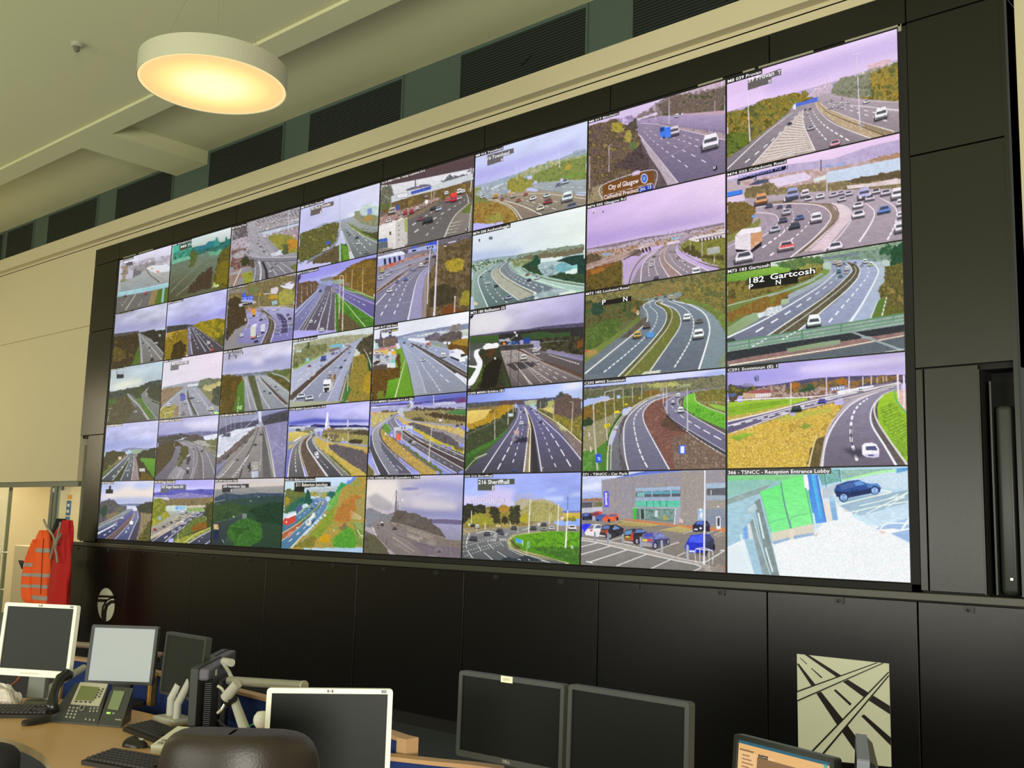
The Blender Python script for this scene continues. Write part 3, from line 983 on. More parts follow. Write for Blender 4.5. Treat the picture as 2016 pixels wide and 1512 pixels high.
S(4, 0, (720, 310, 960, 490), 'wall screen with brown band on top, red truck and white lorry under overhead signs', '''
s 5a4648 5a4648 8a8078 7c746c .1
p 584548 250,440 1800,20 1790,200 980,340 440,460 250,470
g e8e6ec d8d8dc 250,470 440,450 980,345 1790,180 1750,320 1240,420 640,600 250,640
q 7a7a68,5c5c4c,8a8a7a@40 250,500 420,450 470,620 440,760 240,900
p 6c6478,7c7484 670,530 810,480 812,370 830,370 835,480 870,480 900,455 960,445 1060,450 1080,470 680,560
q 5c5c68,6c6c74@20 1240,400 1340,340 1370,280 1390,290 1450,320 1640,280 1720,290 1740,250 1660,240 1760,170 1760,330 1300,430
q 5e4c34,74603a,6a5634,8a7440@40 240,860 420,760 700,660 1080,560 1280,520 1500,470 1750,420 1780,700 1500,700 1200,760 900,800 400,960
q 6a7044,5c6238@30 240,760 430,740 440,830 240,880
p c8ccd4,d0d4d8 425,640 700,580 1090,470 1750,270 1780,360 1090,560 760,640 430,750
p e4e4ea 522,618 688,585 690,645 525,680
l 5c606c 4 4 522,678 522,618 688,583 690,645 525,680
p 3a52b8,2c46ac@30 752,570 1090,470 1090,525 755,618
h a8b8e8 6 12 760,602 1080,508 | 775,590 1085,498
l d4d4dc 9 9 1085,480 1085,740
l d4d4dc 9 9 1128,560 1128,700
l d4d8dc 16 16 1735,180 1740,380 1730,560
l c8c8cc 6 6 430,740 425,820
g 6a6462 6c6866 980,900 1250,720 1500,640 1680,600 1760,700 1690,760 1500,950 1300,1330 690,1470 690,1020
p 7c6a58,8c7a62@16 620,1000 1000,800 1220,690 1230,720 900,940 640,1050
l 4c403c 8 12 1220,700 900,860 640,1000
l 8c7c6c 4 8 1200,680 880,830 600,985
p 7c7c60,8a8068,70705c@30 1480,940 1700,760 1770,740 1750,1210 1300,1310
p 5e6c34,6c7838 1590,890 1730,740 1740,910 1620,920
g 8a827a 7c756e 1500,950 1730,910 1760,1215 1330,1300
h c8c4bc 8 4 1320,1280 1420,1060 | 1480,1250 1600,1020
l dcd8d0 7 14 1660,600 1690,680 1690,740
l dcd8d0 7 18 1720,740 1500,930 1390,1100 1300,1310
l ccc8c4 10 18 1745,800 1720,1000 1700,1210
d e8e4e0 5 16 7 .4 1260,790 1000,960 800,1100 700,1160
d e8e4e0 6 18 8 .35 1640,700 1100,1030 840,1210 700,1320
d e8e4e0 6 14 4 .3 1250,1000 1040,1240 920,1370
q b09488,8c5c54,d8ccc8,6c4c44@24 240,1000 440,900 620,860 900,780 1090,680 1230,660 1230,690 900,840 600,980 380,1060 240,1110
v c8c0b0 440,880 120
p 4858a8 500,790 555,775 560,860 505,880
v c03c3c 655,910 70 760,890 80
c ece4e4 580,920 70 930,790 60 1010,730 60 380,1040 90
v e4dcd4 850,840 60
e f4f0f0 1005,735 30 36
c c8b0b0 1000,645 60
v f0ecee 1545,560 90 1330,590 70 1610,560 70
v dc3040 1455,690 105
p f04440 1398,600 1505,580 1505,630 1400,650
v d86070 1360,700 80
c f0e8ee 1545,670 80
c c8d4e0 1205,850 100
c 3c3c3c 1115,840 100
c 94505c 905,1010 110
c 2c3230 1030,1040 165
g f6f2f2 d4ccc8 215,1130 690,985 695,1410 600,1480 215,1510
l c4b8b4 6 6 235,1140 490,1060
p d0ccc8,c4bcb6@30 500,1055 690,990 695,1410 600,1480 500,1500
p 3858b0,4868b8 215,1350 360,1325 362,1380 215,1400
p 6c7078,585c64 215,1405 365,1380 370,1490 215,1510
e 6c5448 410,1250 18 34
h 7c7064 14 4 540,1090 540,1400 | 560,1080 560,1390
p a8b060 640,1010 685,1000 688,1230 645,1230
l e8e0dc 14 14 490,1070 480,1500
p 2c2828 1645,1180 1690,1165 1690,1215 1645,1228
t e8e4e4 30 1652,1212 1682,1203 R
t f4f0f0 38 270,440 980,245 1510 M8/7199E Temp Camera 015
''')
S(3, 0, (560, 370, 760, 520), 'wall screen with tall pale lamp post up the middle beside a tree bank', '''
s c8c8f2 dcdcf2 bebcea d0d4ea .12
z e4ecec .8 60 1200,560 1500,420 1890,320 1890,480 1300,620
p a8b0c4,98a4b8@30 600,790 760,700 900,690 1060,650 1400,560 1600,500 1600,600 1100,680 620,830
p c4d4d0,b4c8c4,d8e4e0@30 1500,450 1540,360 1715,290 1720,370 1780,355 1880,380 1870,560 1500,580
p 7c8ec4,8c9cd0 1640,420 1730,400 1735,530 1645,540
q 788468,8a9078,98946c@40 1380,560 1400,480 1460,470 1520,540 1600,560 1720,520 1870,560 1860,760 1600,730 1380,640
q b08c4c,a08448@30 1560,620 1620,560 1740,540 1760,620 1600,680
q 5c5c30,6e6c3c,4c4c2a,7c783c@60 320,900 450,860 640,810 800,730 900,700 1060,680 1070,820 1050,960 980,1080 860,1200 700,1300 480,1400 300,1500
g 9aa0a4 6c7272 1100,700 1230,680 1400,780 1860,1050 1840,1310 1390,1390 1230,1100 1140,850
g a8aca8 8a908c 1240,640 1400,600 1500,700 1865,790 1860,850 1750,890 1500,850 1330,730
p 7c8a48,6c7c3c,8c9850@30 1230,690 1500,820 1640,880 1870,960 1860,1060 1600,960 1400,850
q 4c4c30,5c5c38@30 1520,860 1750,890 1860,870 1860,1030 1700,960
g 8c929c 6c6e78 1060,820 1100,760 1095,900 1060,1060 900,1250 700,1350 460,1500 430,1490 560,1370 860,1210 1030,1050
l b4b8bc 5 6 1085,780 1040,1040 850,1230 560,1390 440,1500
p 4c7028,5c8430,406020@30 1120,1100 1220,1120 1260,1220 1300,1420 1120,1450 940,1480 960,1300 1060,1180
q 5c5038,6c5c3e,4e4630@40 620,1390 900,1230 1060,1130 1080,1460 560,1500
p 5c8c30,6c9c38 1130,1130 1220,1150 1300,1410 1180,1430
l ece8c8 6 14 1250,1110 1280,1260 1300,1410
l e4e8e4 5 14 1110,780 1200,980 1260,1120 1320,1260 1380,1390
l e8ecd8 5 10 1210,700 1400,840 1640,990 1860,1095
l 2c2c24 5 14 1500,850 1700,950 1850,1020
d f0f4f0 5 18 11 .35 1220,770 1400,960 1600,1190 1720,1310
d f0f4f0 5 16 9 .35 1260,740 1480,900 1760,1180
d e8ece8 5 14 5 .3 1330,1050 1440,1210 1560,1360
l b8c4d0 14 30 1098,140 1100,700 1104,1470
c 444850 1440,985 70 1290,925 44 1250,880 38
c f0f4f0 1455,1095 80 1215,830 40 1190,770 26
c 8c9090 1625,1270 100
c d8e0dc 1560,790 50 1645,790 56 1790,800 56 1350,730 34 1420,750 30
c 404850 1062,880 22 1056,950 26
v ecece0 860,1200 60
v dcd8c0 795,1230 70
p 3c58b8,4460c0 830,1050 920,1060 915,1100 870,1110 865,1140 835,1140
p 98a8cc 305,1470 360,1465 355,1510 305,1510
p 6a5e5c 525,395 715,345 740,345 740,325 975,265 975,350 740,410 740,500 520,560
t f8f6f2 60 530,450 915,350 90 Port Dundas
t f8f6f2 46 708,502 735,496 E
cap 790,290 M8 090 Port Dundas
''')
S(2, 0, (200, 400, 600, 700), 'wall screen with aerial view of a looping flyover above a busy motorway in a city', '''
s a8a0ac b8b4c4 8c8a88 8c8c90 .2
p a09ca4,c8c4d0,7c747c,8c8078,e0dce4@14 1310,220 1980,40 1970,320 1600,330 1450,320 1310,420
h 5c545c 6 14 1520,180 1960,60 | 1560,200 1975,110
p d0d4e4,b8bccc 1560,300 1960,180 1960,220 1620,320
l 5c6070 8 8 1570,290 1970,190
l dce0ec 8 8 1880,175 1970,160
q 9c8ca0,b8a8b8,8c6c68,d0ccd4@14 1660,330 1960,250 1960,400 1750,400
q 7a7c3c,8c9040,a08c3c@26 1660,330 1780,300 1900,340 1960,400 1950,490 1800,480 1740,400
q b08030,c08c30@22 1830,370 1930,350 1950,440 1850,470
q 505834,606840@20 1790,420 1860,400 1850,500 1790,480
q 6c6468,585054,8c8484@20 1310,240 1440,220 1460,320 1310,380
p ac9ca8,c4bcc8,8c7c88@12 1300,370 1440,330 1470,370 1420,440 1300,470
q 7c4c44,6c403c,9c908c,54382c@20 1300,470 1440,440 1440,520 1480,620 1290,640
p b4b0b4,a0989c@14 1300,520 1400,460 1430,480 1400,540 1320,550
q 343820,404428@20 1390,540 1450,510 1470,600 1400,620
g a8a4ac 7c7880 1460,230 1530,220 1560,290 1640,370 1740,480 1790,540 1950,660 1640,740 1550,560 1490,420 1470,300
h c4bcc4 3 30 1475,250 1510,420 1560,560 | 1540,260 1680,440 1800,560
C a4a0a8 1470,230 1500,300 1500,380 1450,460 1440,500 1480,545 1550,545 1560,300
g 8c8890 74727a 1500,560 1640,560 1650,740 1500,780
q 4c4038,5c5044@16 1470,560 1530,540 1540,640 1490,640
l 3c3438 24 30 1600,590 1630,660 1640,740
l e4e0e4 14 16 1560,570 1580,660 1575,760
h 8c8890 5 10 1555,600 1570,750 | 1590,600 1600,750
l d0ccd0 5 7 1520,560 1525,680 1505,780
d ececf0 4 7 10 .4 1640,580 1700,660 1740,720
d ececf0 4 7 10 .4 1700,570 1780,650 1830,700
d ececf0 4 7 10 .4 1750,570 1850,640 1900,680
l 84808c 30 34 1480,470 1450,490 1470,530 1560,550 1700,555 1850,550 1950,545
l c8c4cc 6 7 1480,380 1435,480 1450,510 1540,535 1700,540 1850,535 1950,530
l b4b0b8 6 7 1500,400 1475,470 1490,500 1560,525
l 504c54 5 6 1470,545 1560,572 1750,575 1950,565
p d8dce4,c8ccd8 1675,500 1780,470 1785,510 1690,530
p 8c7468,a08878@16 1280,680 1370,655 1390,700 1340,810 1275,830
l d8d0d0 9 9 1385,655 1310,820
p a8a0a0 1280,690 1370,665 1370,690 1280,720
q 8c9030,a0a438,74782c@20 1410,740 1440,690 1490,680 1500,770 1430,790
c f4f4f8 1600,440 22 1640,460 22 1620,410 18 1580,460 20 1660,500 22 1590,390 16 1560,340 12 1540,300 10 1570,420 16 1640,510 20 1600,500 20 1770,670 24 1720,620 22 1700,590 20 1510,380 14
c 40404c 1580,430 18 1610,480 20 1550,400 16 1730,600 20 1690,640 22 1560,370 12
v e8e8ec 1670,680 26
l d8d8e0 5 6 1860,60 1850,280
q 7c7c40,646838@18 1870,620 1940,580 1950,650 1880,650
cap 1440,225 M8 Charing Cross
''')
S(1, 0, (200, 400, 600, 700), 'dim green-tinted wall screen with teal city skyline, top row', '''
s b8d4cc e4ecf0 5c5438 4c4420 .12
g 74887c 5c5c40 700,560 900,520 1000,480 1280,400 1290,560 1280,840 670,960 680,620
p 4cb098,54b8a0 710,420 770,400 770,500 710,520
p 2c705c,3c8870,5cb49c,24503c@16 710,500 790,470 900,440 890,520 710,590
p 3c6c60 780,400 890,370 900,440 780,470
q 2c5850,2c6860,387868@20 880,460 950,440 1000,430 1100,430 1290,360 1290,460 1100,480 900,520
p 2c7080,347888 945,430 1030,415 1035,460 945,470
p 2c7884,348090 1040,400 1065,380 1105,380 1110,430 1040,445
p 3c8c80,48988c 1120,380 1130,375 1130,345 1150,340 1155,375 1170,380 1170,420 1120,430
p 2c7468 1215,390 1225,370 1225,340 1240,335 1245,360 1290,350 1290,420 1215,420
q 5ca080,74b490,488868@20 1060,500 1180,450 1190,490 1070,530
g 8cb0a0 5c5848 700,590 900,520 920,540 700,620
p 74b498 700,570 910,510 915,540 700,610
q 4c5c30,5c6434@30 880,480 950,480 940,560 900,640 870,640
g 6c7c68 54503c 900,640 1000,560 1160,530 1120,640 1080,840 670,960 680,760
l 8c9478 4 6 1000,580 800,760 690,880
l 848864 4 5 1080,580 1000,660 860,820
l a0a080 4 6 740,920 860,820
l 7c7c58 3 5 1010,560 840,690 690,790
q 54502c,605824,6c6020,4c4c24@40 1160,520 1200,460 1290,420 1280,840 1080,850 1120,680
q 7c6c1c,6c6420@30 1150,600 1280,560 1275,800 1140,800
q 4c3c30,443828@30 860,860 960,720 1100,620 1080,840 860,890
q e4f0c0,8c9c4c,7c7c30@14 1085,840 1120,780 1150,780 1150,830
p 544438 780,425 850,400 850,450 780,475
t dce8dc 24 786,448 945,398 M8 Port
cap 895,375 M8 Kingston
''')
S(0, 0, (200, 400, 600, 700), 'misty wall screen in the top left corner with a pale turquoise bridge beam', '''
s dcd8ec e4e0f4 8c9090 7c7c78 .12
q b4acb8,a8a0ac,c8c4d0@30 200,600 330,600 450,560 560,540 690,520 690,640 450,640 200,680
p c4c0d4 545,560 560,540 585,540 590,570 545,580
q 8c8888,a09c9c@30 320,640 420,600 500,580 560,570 520,640 440,660 330,660
p e0e4ec,d0d4dc,f0f4f8@12 440,650 490,620 660,610 685,660 540,690
q 8c7c6c,a0907c@20 205,620 260,600 260,700 200,760
q 6c6868,7c7878@16 310,700 340,660 380,680 380,740 310,760
q 7c7c50,8c8c5c@16 195,760 260,750 260,790 195,810
g a8acac 949a98 190,790 310,740 420,690 460,660 560,780 190,860
g b4b4b0 9c9c98 440,670 500,690 690,700 680,780 560,790
l 5c5848 8 12 450,670 480,710 570,780
l d0d0cc 3 3 480,700 600,790
l d0d0cc 3 3 530,690 650,760
h 4c4c4c 4 8 200,470 200,800 | 201,470 201,800
e e08858 555,680 16 10
e d88860 500,650 10 8
g 9c9ca0 8ca0a4 180,860 420,820 660,770 660,800 180,890
p a4ccd4,94c0c8 170,890 420,840 660,790 655,830 420,880 165,925
l c4e4ec 5 5 170,890 420,842 660,792
g 706c6c 6c6862 165,930 420,885 655,835 655,970 150,1085
p 8c7c54,9c8058@20 500,870 560,855 520,1000 460,1010
p 546c2c,5c7430@20 560,860 655,835 655,970 520,1000
l 8cc0bc 20 20 615,840 600,975
l bcb8a8 6 10 345,895 240,1055
d d0d0d0 4 6 4 .4 270,930 190,1030
d d0d0d0 4 6 3 .4 400,960 360,1030
v c86058 440,890 30
c 8c4040 235,920 30
p 645e62 250,590 310,575 312,615 252,625
t f0eef8 22 230,600 365,560 M8 Harthill
cap 318,550 M8 Junction
''')
# ---- second row
S(7, 1, (1400, 250, 1840, 580), 'pink-tinted wall screen, dense traffic on two curving carriageways with a white lorry at lower left', '''
s ecd4f0 f0d0f4 d8c4dc c8b4c8 .12
p c4b4d4,b8a8cc@50 150,480 700,340 1100,290 1450,170 1720,110 1720,300 900,460 150,520
p a8b4e0,8ca0d4 900,400 1040,350 1210,315 1210,345 920,430
p a0b4e8 920,420 1040,390 1040,425 930,440
p d8bcc4,c0a4a4,b89888@30 150,510 420,460 860,390 1260,340 1720,230 1720,320 1050,480 850,570 150,590
q b48c74,a08468@24 1430,300 1500,270 1720,230 1720,280 1440,320
p e4d4ec 510,480 840,410 905,450 880,480 600,540
p dce4e4 920,470 1040,430 1040,470 930,500
p 5c5c74,4c546c 330,530 420,480 520,470 520,500 420,520
p c4b0b8 150,500 260,480 330,540 300,590 150,600
q 6c6448,7c6c48,8c7c58@30 300,620 310,560 420,530 560,510 600,560 560,600 450,640
q 8c7858,7c7050,a08c68@30 590,560 850,520 1040,490 1240,490 1420,470 1720,420 1720,560 1040,570 600,620
p d0dcf0,c8d4e8 1040,410 1718,275 1718,392 1050,508
p e8d8dc,d8c4c4 1220,530 1420,510 1720,455 1725,510 1230,560
q 6c5c44,5c5038@20 1240,480 1420,440 1720,390 1720,460 1400,500 1260,510
l d0c8dc 12 14 1043,450 1043,670
l d8d0dc 5 6 988,290 990,410
l 6c6470 10 10 990,300 992,400
p 3c78e0,4484ec 148,590 285,565 285,600 150,630
l 38448c 8 8 150,632 280,605
l d8cce0 5 6 292,600 292,660
g b8a8b4 9c8f9a 150,690 420,640 700,600 1040,580 1400,560 1720,560 1730,1010 1080,1110 150,1290
g a898a4 8f8490 410,690 700,660 980,700 1050,760 1060,830 930,1000 740,1170 150,1250 150,1190 480,960 620,830
p 9c8878,8c7868@24 400,690 640,660 1000,690 1100,690 1160,770 1110,870 840,1120 740,1170 1040,900 1070,800 1020,720 800,690
g e4d0d8 dcc4cc 1080,690 1180,700 1260,760 1260,830 1020,1110 840,1120 1110,870 1150,780
l f4e8f0 6 12 405,725 700,690 960,705 1060,760 1070,840 930,1000 720,1170
l ece0e4 6 12 1090,690 1200,710 1265,770 1260,840 1150,990 1020,1110
l 6c5c50 7 16 1000,690 1110,710 1140,780 1090,880 800,1130
h 8c7c74 5 30 1140,760 1100,880 860,1120 | 1155,770 1120,880 880,1125
d fbf4fb 6 16 22 .55 1395,690 1470,760 1440,870 1330,1040
d fbf4fb 6 16 16 .55 1520,640 1660,730 1660,870 1580,1030
d fbf4fb 4 14 12 .35 730,740 740,830 660,940 430,1110
d fbf4fb 4 14 12 .35 860,740 900,790 890,850 780,970 490,1190
d fbf4fb 4 12 8 .35 640,870 660,940 560,1020 440,1100
p a494a4,b4a4b4@30 410,770 560,790 590,830 570,890 470,980 430,960 450,860
l ece0ec 7 8 410,770 560,785 605,830 580,900 460,990
q 7c6434,6c5c34,8c6c38,5c5430@40 145,680 320,680 400,720 390,800 370,900 150,990
p 7c8044,8c8c4c@24 150,980 350,890 440,820 450,860 420,900 300,960 150,1050
l a89c80 10 10 150,1050 420,900 450,830
l dcd0d8 5 9 150,1085 230,1040
p 6ca0e0 365,800 395,790 398,815 368,820
p ece4ec,e0d4dc 218,985 358,950 360,1110 220,1105
p f4ecf4 218,980 280,920 450,900 455,950 360,955
p d8a07c,c89068,e8c4a4@30 360,960 460,940 465,1020 362,1100
p 2c2430 220,1100 360,1110 460,1030 455,1070 370,1130 230,1125
h 201824 10 4 390,1080 450,1045 | 395,1105 450,1065
c f0e8f0 300,1170 160
c f4dce0 680,1070 140
p e06060 618,1072 748,1050 748,1070 618,1092
v dcd0e4 680,760 76
c 605c74 650,840 80
c 6474b0 800,815 76
v f0e8f4 950,815 100
c 48485c 755,890 96
c ccc8d8 578,920 92
c f4ecf4 1330,785 110 1325,705 90 985,625 76 880,645 66 695,650 76
c 7090dc 1560,745 110
v c0b8e8 1380,600 110
v f4ecf4 1680,600 110 1705,680 70
v ece4ec 1710,790 70 1710,900 110
c dcd0e0 1430,640 86 1575,590 92 1485,580 80 1240,600 70 1170,595 64 1105,610 72 1180,650 72
v e8dcec 850,600 76
v a8a8d8 735,600 110
v e0a070 455,650 110
c 605c78 525,710 64 620,720 50 700,715 48
e ffe8d0 1345,637 12 10
e ffe8d0 1435,600 9 9
c f0e4f0 1120,1075 130
p 14101c 240,475 440,410 640,360 690,345 690,380 640,395 410,445 410,480 385,485 385,460 262,490 262,520 240,520
t 8c8cdc 32 245,470 635,378 504 Caledonia Rd
t b4b4f0 26 668,375 686,370 J
t c8c8f0 24 388,478 406,474 E
t b4b4e4 24 244,512 258,509 C
cap 683,328 M74 503 Caledonia Road
''')
S(6, 1, (1120, 320, 1460, 575), 'wall screen with wide mauve sky above a motorway curving past industrial sheds', '''
s d8bcec f0d8f4 b49cd4 c4acdc .14
z a48ccc .6 90 200,850 900,720 1810,560 1810,650 1000,840 200,990
z d0bce4 .9 20 200,1000 900,840 1810,650 1810,690 900,880 200,1020
p 8c7c8c,7c6c78,a894a4@30 200,1010 500,950 900,870 1200,830 1500,760 1810,700 1810,790 1200,880 800,950 200,1060
p b4a4b8,c8b8c8,7c6864@20 200,1020 540,980 830,900 1000,880 1450,790 1810,730 1810,800 1400,870 900,1000 200,1100
q 9c7860,8c6c54,b49078,c8b0b0@20 200,1060 600,1000 800,960 1200,880 1600,800 1810,740 1810,790 1400,850 1250,930 1000,970 780,1020 500,1100 200,1160
q 5c5038,6c5c44,4c4434@30 190,1080 340,1060 400,1100 400,1170 190,1190
p 9c7c74,b49c94@20 190,1190 560,1080 780,1010 800,1060 600,1130 190,1260
q 7c5030,94602c,5c4424@30 190,1280 260,1230 400,1200 540,1170 560,1220 420,1260 250,1330 180,1400
q 9c6428,a87030@26 250,1260 350,1225 440,1230 420,1260 280,1310
q 5c5028,74602c,4c4424@40 180,1500 230,1330 430,1250 620,1150 640,1420
p d8c8cc,b8a0a0,c8b4b8 780,1000 890,940 1000,920 1010,960 900,1010 800,1030
h 3c2c30 24 4 800,1030 960,985 | 815,1060 965,1010
p 6c5850,84706c@20 700,1030 790,1010 860,1040 830,1090 720,1090
l 3c3430 8 12 830,1020 780,1060 640,1130
h b4a49c 8 9 370,1170 480,1110 740,1010 | 372,1120 482,1060 742,975
l c4b0a0 9 9 190,1250 500,1130 760,1020
g a4949c 8c8290 1070,1000 1180,960 1260,960 1240,1010 1280,1100 1500,1200 1640,1260 1310,1315 1170,1335 730,1410 800,1260 900,1120
p 9c8480,ac908c@24 1110,1010 1150,1000 1120,1080 1150,1150 1320,1315 1170,1338 1090,1180 1060,1090
l f4e8ec 4 11 1120,1000 1060,1070 1075,1180 1170,1335
l f4e8ec 4 11 1150,985 1110,1060 1140,1160 1315,1315
l f4e8ec 4 12 1010,1045 900,1130 850,1230 840,1390
l b8a49c 8 14 1000,1020 860,1130 780,1260 720,1410
l 6c5c4c 8 14 960,1030 820,1150 740,1280 700,1420
l c0b0a4 6 16 1100,980 800,1130 700,1280 655,1420
l f4e8ec 4 10 1250,1010 1280,1080 1400,1160 1640,1265
p b4a0a8,a08c94@24 1140,960 1240,920 1290,910 1290,960 1150,980
p e8dcec,d4c4d8 1145,930 1290,905 1290,935 1145,962
l 4c4434 6 10 1430,860 1330,920 1290,960 1290,1010 1400,1100 1600,1190 1810,1235
l a89480 5 12 1290,1000 1380,1090 1560,1170 1810,1225
g b4a4b8 a8949c 1290,870 1380,840 1420,850 1330,920 1300,960
d f8f0f4 4 10 12 .35 1000,1100 1000,1200 1040,1320
d f8f0f4 4 10 10 .4 960,1110 930,1200 940,1340
d f8f0f4 4 10 10 .35 1170,1060 1240,1180 1410,1295
d f8f0f4 4 10 9 .35 1220,1050 1320,1170 1480,1250
q 7c7a38,8c8a40,6c6c34@30 1310,960 1420,910 1810,880 1810,1230 1600,1160 1400,1060 1300,1010
q 4c4424,5c5430@24 1330,1000 1450,960 1480,1020 1560,1080 1800,1080 1810,1140 1500,1110 1340,1040
p e8dcdc,dcd0d4 1410,900 1480,870 1810,800 1810,870 1480,925
p 8c7880 1480,895 1810,825 1810,835 1480,905
h 30242c 18 7 1510,905 1790,855 | 1512,922 1792,870
p d8ccd4,c4b4b4 1710,790 1810,765 1810,800 1710,810
p a8aca8,b4b4b0 1620,1005 1755,982 1758,1050 1622,1075
l e0d8d4 5 5 1622,1075 1620,1003 1756,981
l ccc4bc 10 10 1696,1070 1694,1165
l c4b8a8 10 10 1553,930 1553,1090
l c4b8a8 7 7 1415,920 1415,1020
l b4a494 8 14 637,1095 630,1420
l b4a494 6 10 672,1070 665,1300
p 8ca0b8,a4b4c8 380,1060 490,1050 500,1080 400,1090
p 9cbce0 1200,880 1290,860 1290,885 1200,905
h 8c7884 3 7 1080,820 1450,740 | 1080,850 1450,780
l 7c6c8c 3 3 348,940 348,990
l 7c6c8c 3 3 885,865 885,900
v f8f0f8 1485,1265 95
v e8e4ec 963,1195 44
c f0e8f0 910,1165 38 970,1135 32 1047,1080 30 1063,1010 26 1340,1145 50
c 5c545c 995,1095 30 1020,1345 60
c d8a098 1275,1105 44
c c8b8c0 1185,1035 30 1230,1040 26
c e8e0ec 1095,985 24 1250,955 20
h f4ecf4 8 4 280,550 290,600 | 298,545 296,598
t 281c38 30 282,600 298,597 8
t 281c38 30 392,590 408,586 8
cap 672,440 M74 505 Glasgow Rd
''')
S(5, 1, (900, 400, 1180, 610), 'pale grey-green wall screen with lamp head in front of a multi-lane bend', '''
s dce4ec f0f8f4 b4c0e4 dcecdc .1
z 9cacE0 .5 60 215,700 700,660 900,640 900,720 600,770 215,830
p 8ca0ac,a0b0b4@30 215,820 500,770 800,740 1000,720 1000,780 215,860
q 7c8c7c,94a08c,6c7c68@30 830,750 1000,710 1200,670 1450,630 1600,610 1790,590 1790,660 1300,720 830,770
q 6c7054,806c58,5c6448@30 820,790 1050,740 1250,700 1480,680 1790,620 1790,720 1400,760 1000,800 830,810
q 4c6048,5c7054,8ca090,c4dcd0@24 210,860 330,820 560,800 800,770 740,830 560,850 400,890 210,980
q 6c7c58,8c9468,a0ac80@26 770,800 1000,790 1060,830 900,880 800,920
q 2c4430,3c5438,24382c@30 910,880 1060,850 1160,840 1300,900 1400,1000 1780,1000 1790,1120 1400,1050 1100,980
q 1c4434,285440@20 1060,890 1070,790 1110,730 1150,750 1180,850 1130,890
p b4ccd0,8ca8ac,dcecec,6c8488@16 1140,880 1200,840 1500,800 1500,760 1790,700 1790,740 1500,860 1400,1020 1200,1000 1150,920
q c8dcdc,8ca4a8,a8c0c4,607478@14 1150,930 1380,880 1370,1020 1250,1020
p 1c3830,284840@30 1400,820 1560,760 1680,740 1790,730 1790,1000 1700,960 1700,860 1640,870
p 7cb4bc,6ca4b0,8cc4c8@20 1385,960 1395,870 1470,840 1600,880 1610,950 1500,970
p 8ccccc 1640,890 1700,870 1700,920 1650,930
l e0f4f0 5 5 1390,885 1480,830 1610,880
g 8ca0a0 5c6e6c 300,1000 500,860 640,830 600,900 500,960 500,1040 620,1200 880,1370 440,1470 250,1490 230,1300
g 9cb0ac 7c948c 230,1010 450,870 540,850 330,1010 310,1150 440,1470 250,1490 220,1250
g 848c94 6c7880 630,860 720,820 740,870 760,940 900,1040 1350,1190 1280,1240 1150,1270 800,1080 620,940
g 9cb8ac a8ccbc 730,860 780,820 800,900 870,960 1000,1030 1500,1150 1790,1190 1790,1250 1400,1200 950,1060
g a8c0b4 9cbcb0 840,920 920,870 900,900 1000,980 1300,1060 1790,1160 1790,1230 1300,1110 950,1020
p b4b4a4,a4a494@26 500,970 600,900 600,960 680,1050 850,1160 1080,1290 880,1370 620,1200 500,1050
h c4c4b4 3 18 520,1000 640,1170 870,1350 | 620,980 760,1110 1060,1280
l f0f8f8 4 14 560,860 330,1020 310,1150 440,1470
l f0f8f4 4 10 640,850 500,960 510,1060 630,1190 880,1375
l e4f0e8 5 12 700,830 610,920 620,990 760,1100 1120,1270
l 4c5444 6 10 620,870 590,950 650,1040 900,1190 1080,1280
l dcecdc 5 10 760,830 740,900 850,1000 1300,1140 1640,1260
l e4f4e8 4 8 840,900 860,950 1000,1030 1400,1130 1790,1190
l c4d0b0 5 9 910,890 960,960 1200,1050 1500,1110 1790,1140
l 3c4c34 8 12 920,910 980,970 1300,1080 1790,1165
l c8d0a8 4 8 500,860 330,950 240,1080 230,1300 250,1400
l 8ca890 4 6 560,850 290,990 215,1080
d f4fcf8 4 11 12 .35 470,920 390,1000 420,1200 540,1370 600,1440
d f4fcf8 4 11 11 .35 490,1000 510,1170 650,1350 750,1430
d f4fcf8 4 11 10 .35 680,920 800,1060 1150,1220
d f4fcf8 4 11 9 .35 740,960 900,1070 1280,1210
h f4fcf4 7 10 1090,1090 1500,1200 | 1130,1090 1540,1200
c e8f0f0 440,1125 60
c 203038 340,1045 32 463,965 26 430,930 18
c 28343c 557,1170 60
c a8b4cc 735,1330 100
c 343c4c 1020,1085 60
c b84848 995,1010 50
c eef4f4 1133,1055 70
p 4c5860,6c7c80 820,1390 1080,1310 1090,1340 880,1400
p a8bcbc,8ca0a4 1080,1310 1200,1250 1330,1240 1390,1280 1370,1300 1180,1330
p 8c9ca4 1310,1220 1460,1205 1580,1240 1400,1285
h dce8ec 5 8 1320,1220 1480,1220 | 1400,1282 1560,1245
l 3c4850 6 6 1080,1305 1100,1340
l c4dcd4 8 8 1215,1210 1212,1260
e dccca4 265,1420 30 24
h 3c444c 8 4 308,512 312,550 | 326,508 328,548
h 3c444c 8 4 455,480 458,520 | 500,472 502,515
cap 757,345 M74 508 Auchenshuggle
''')
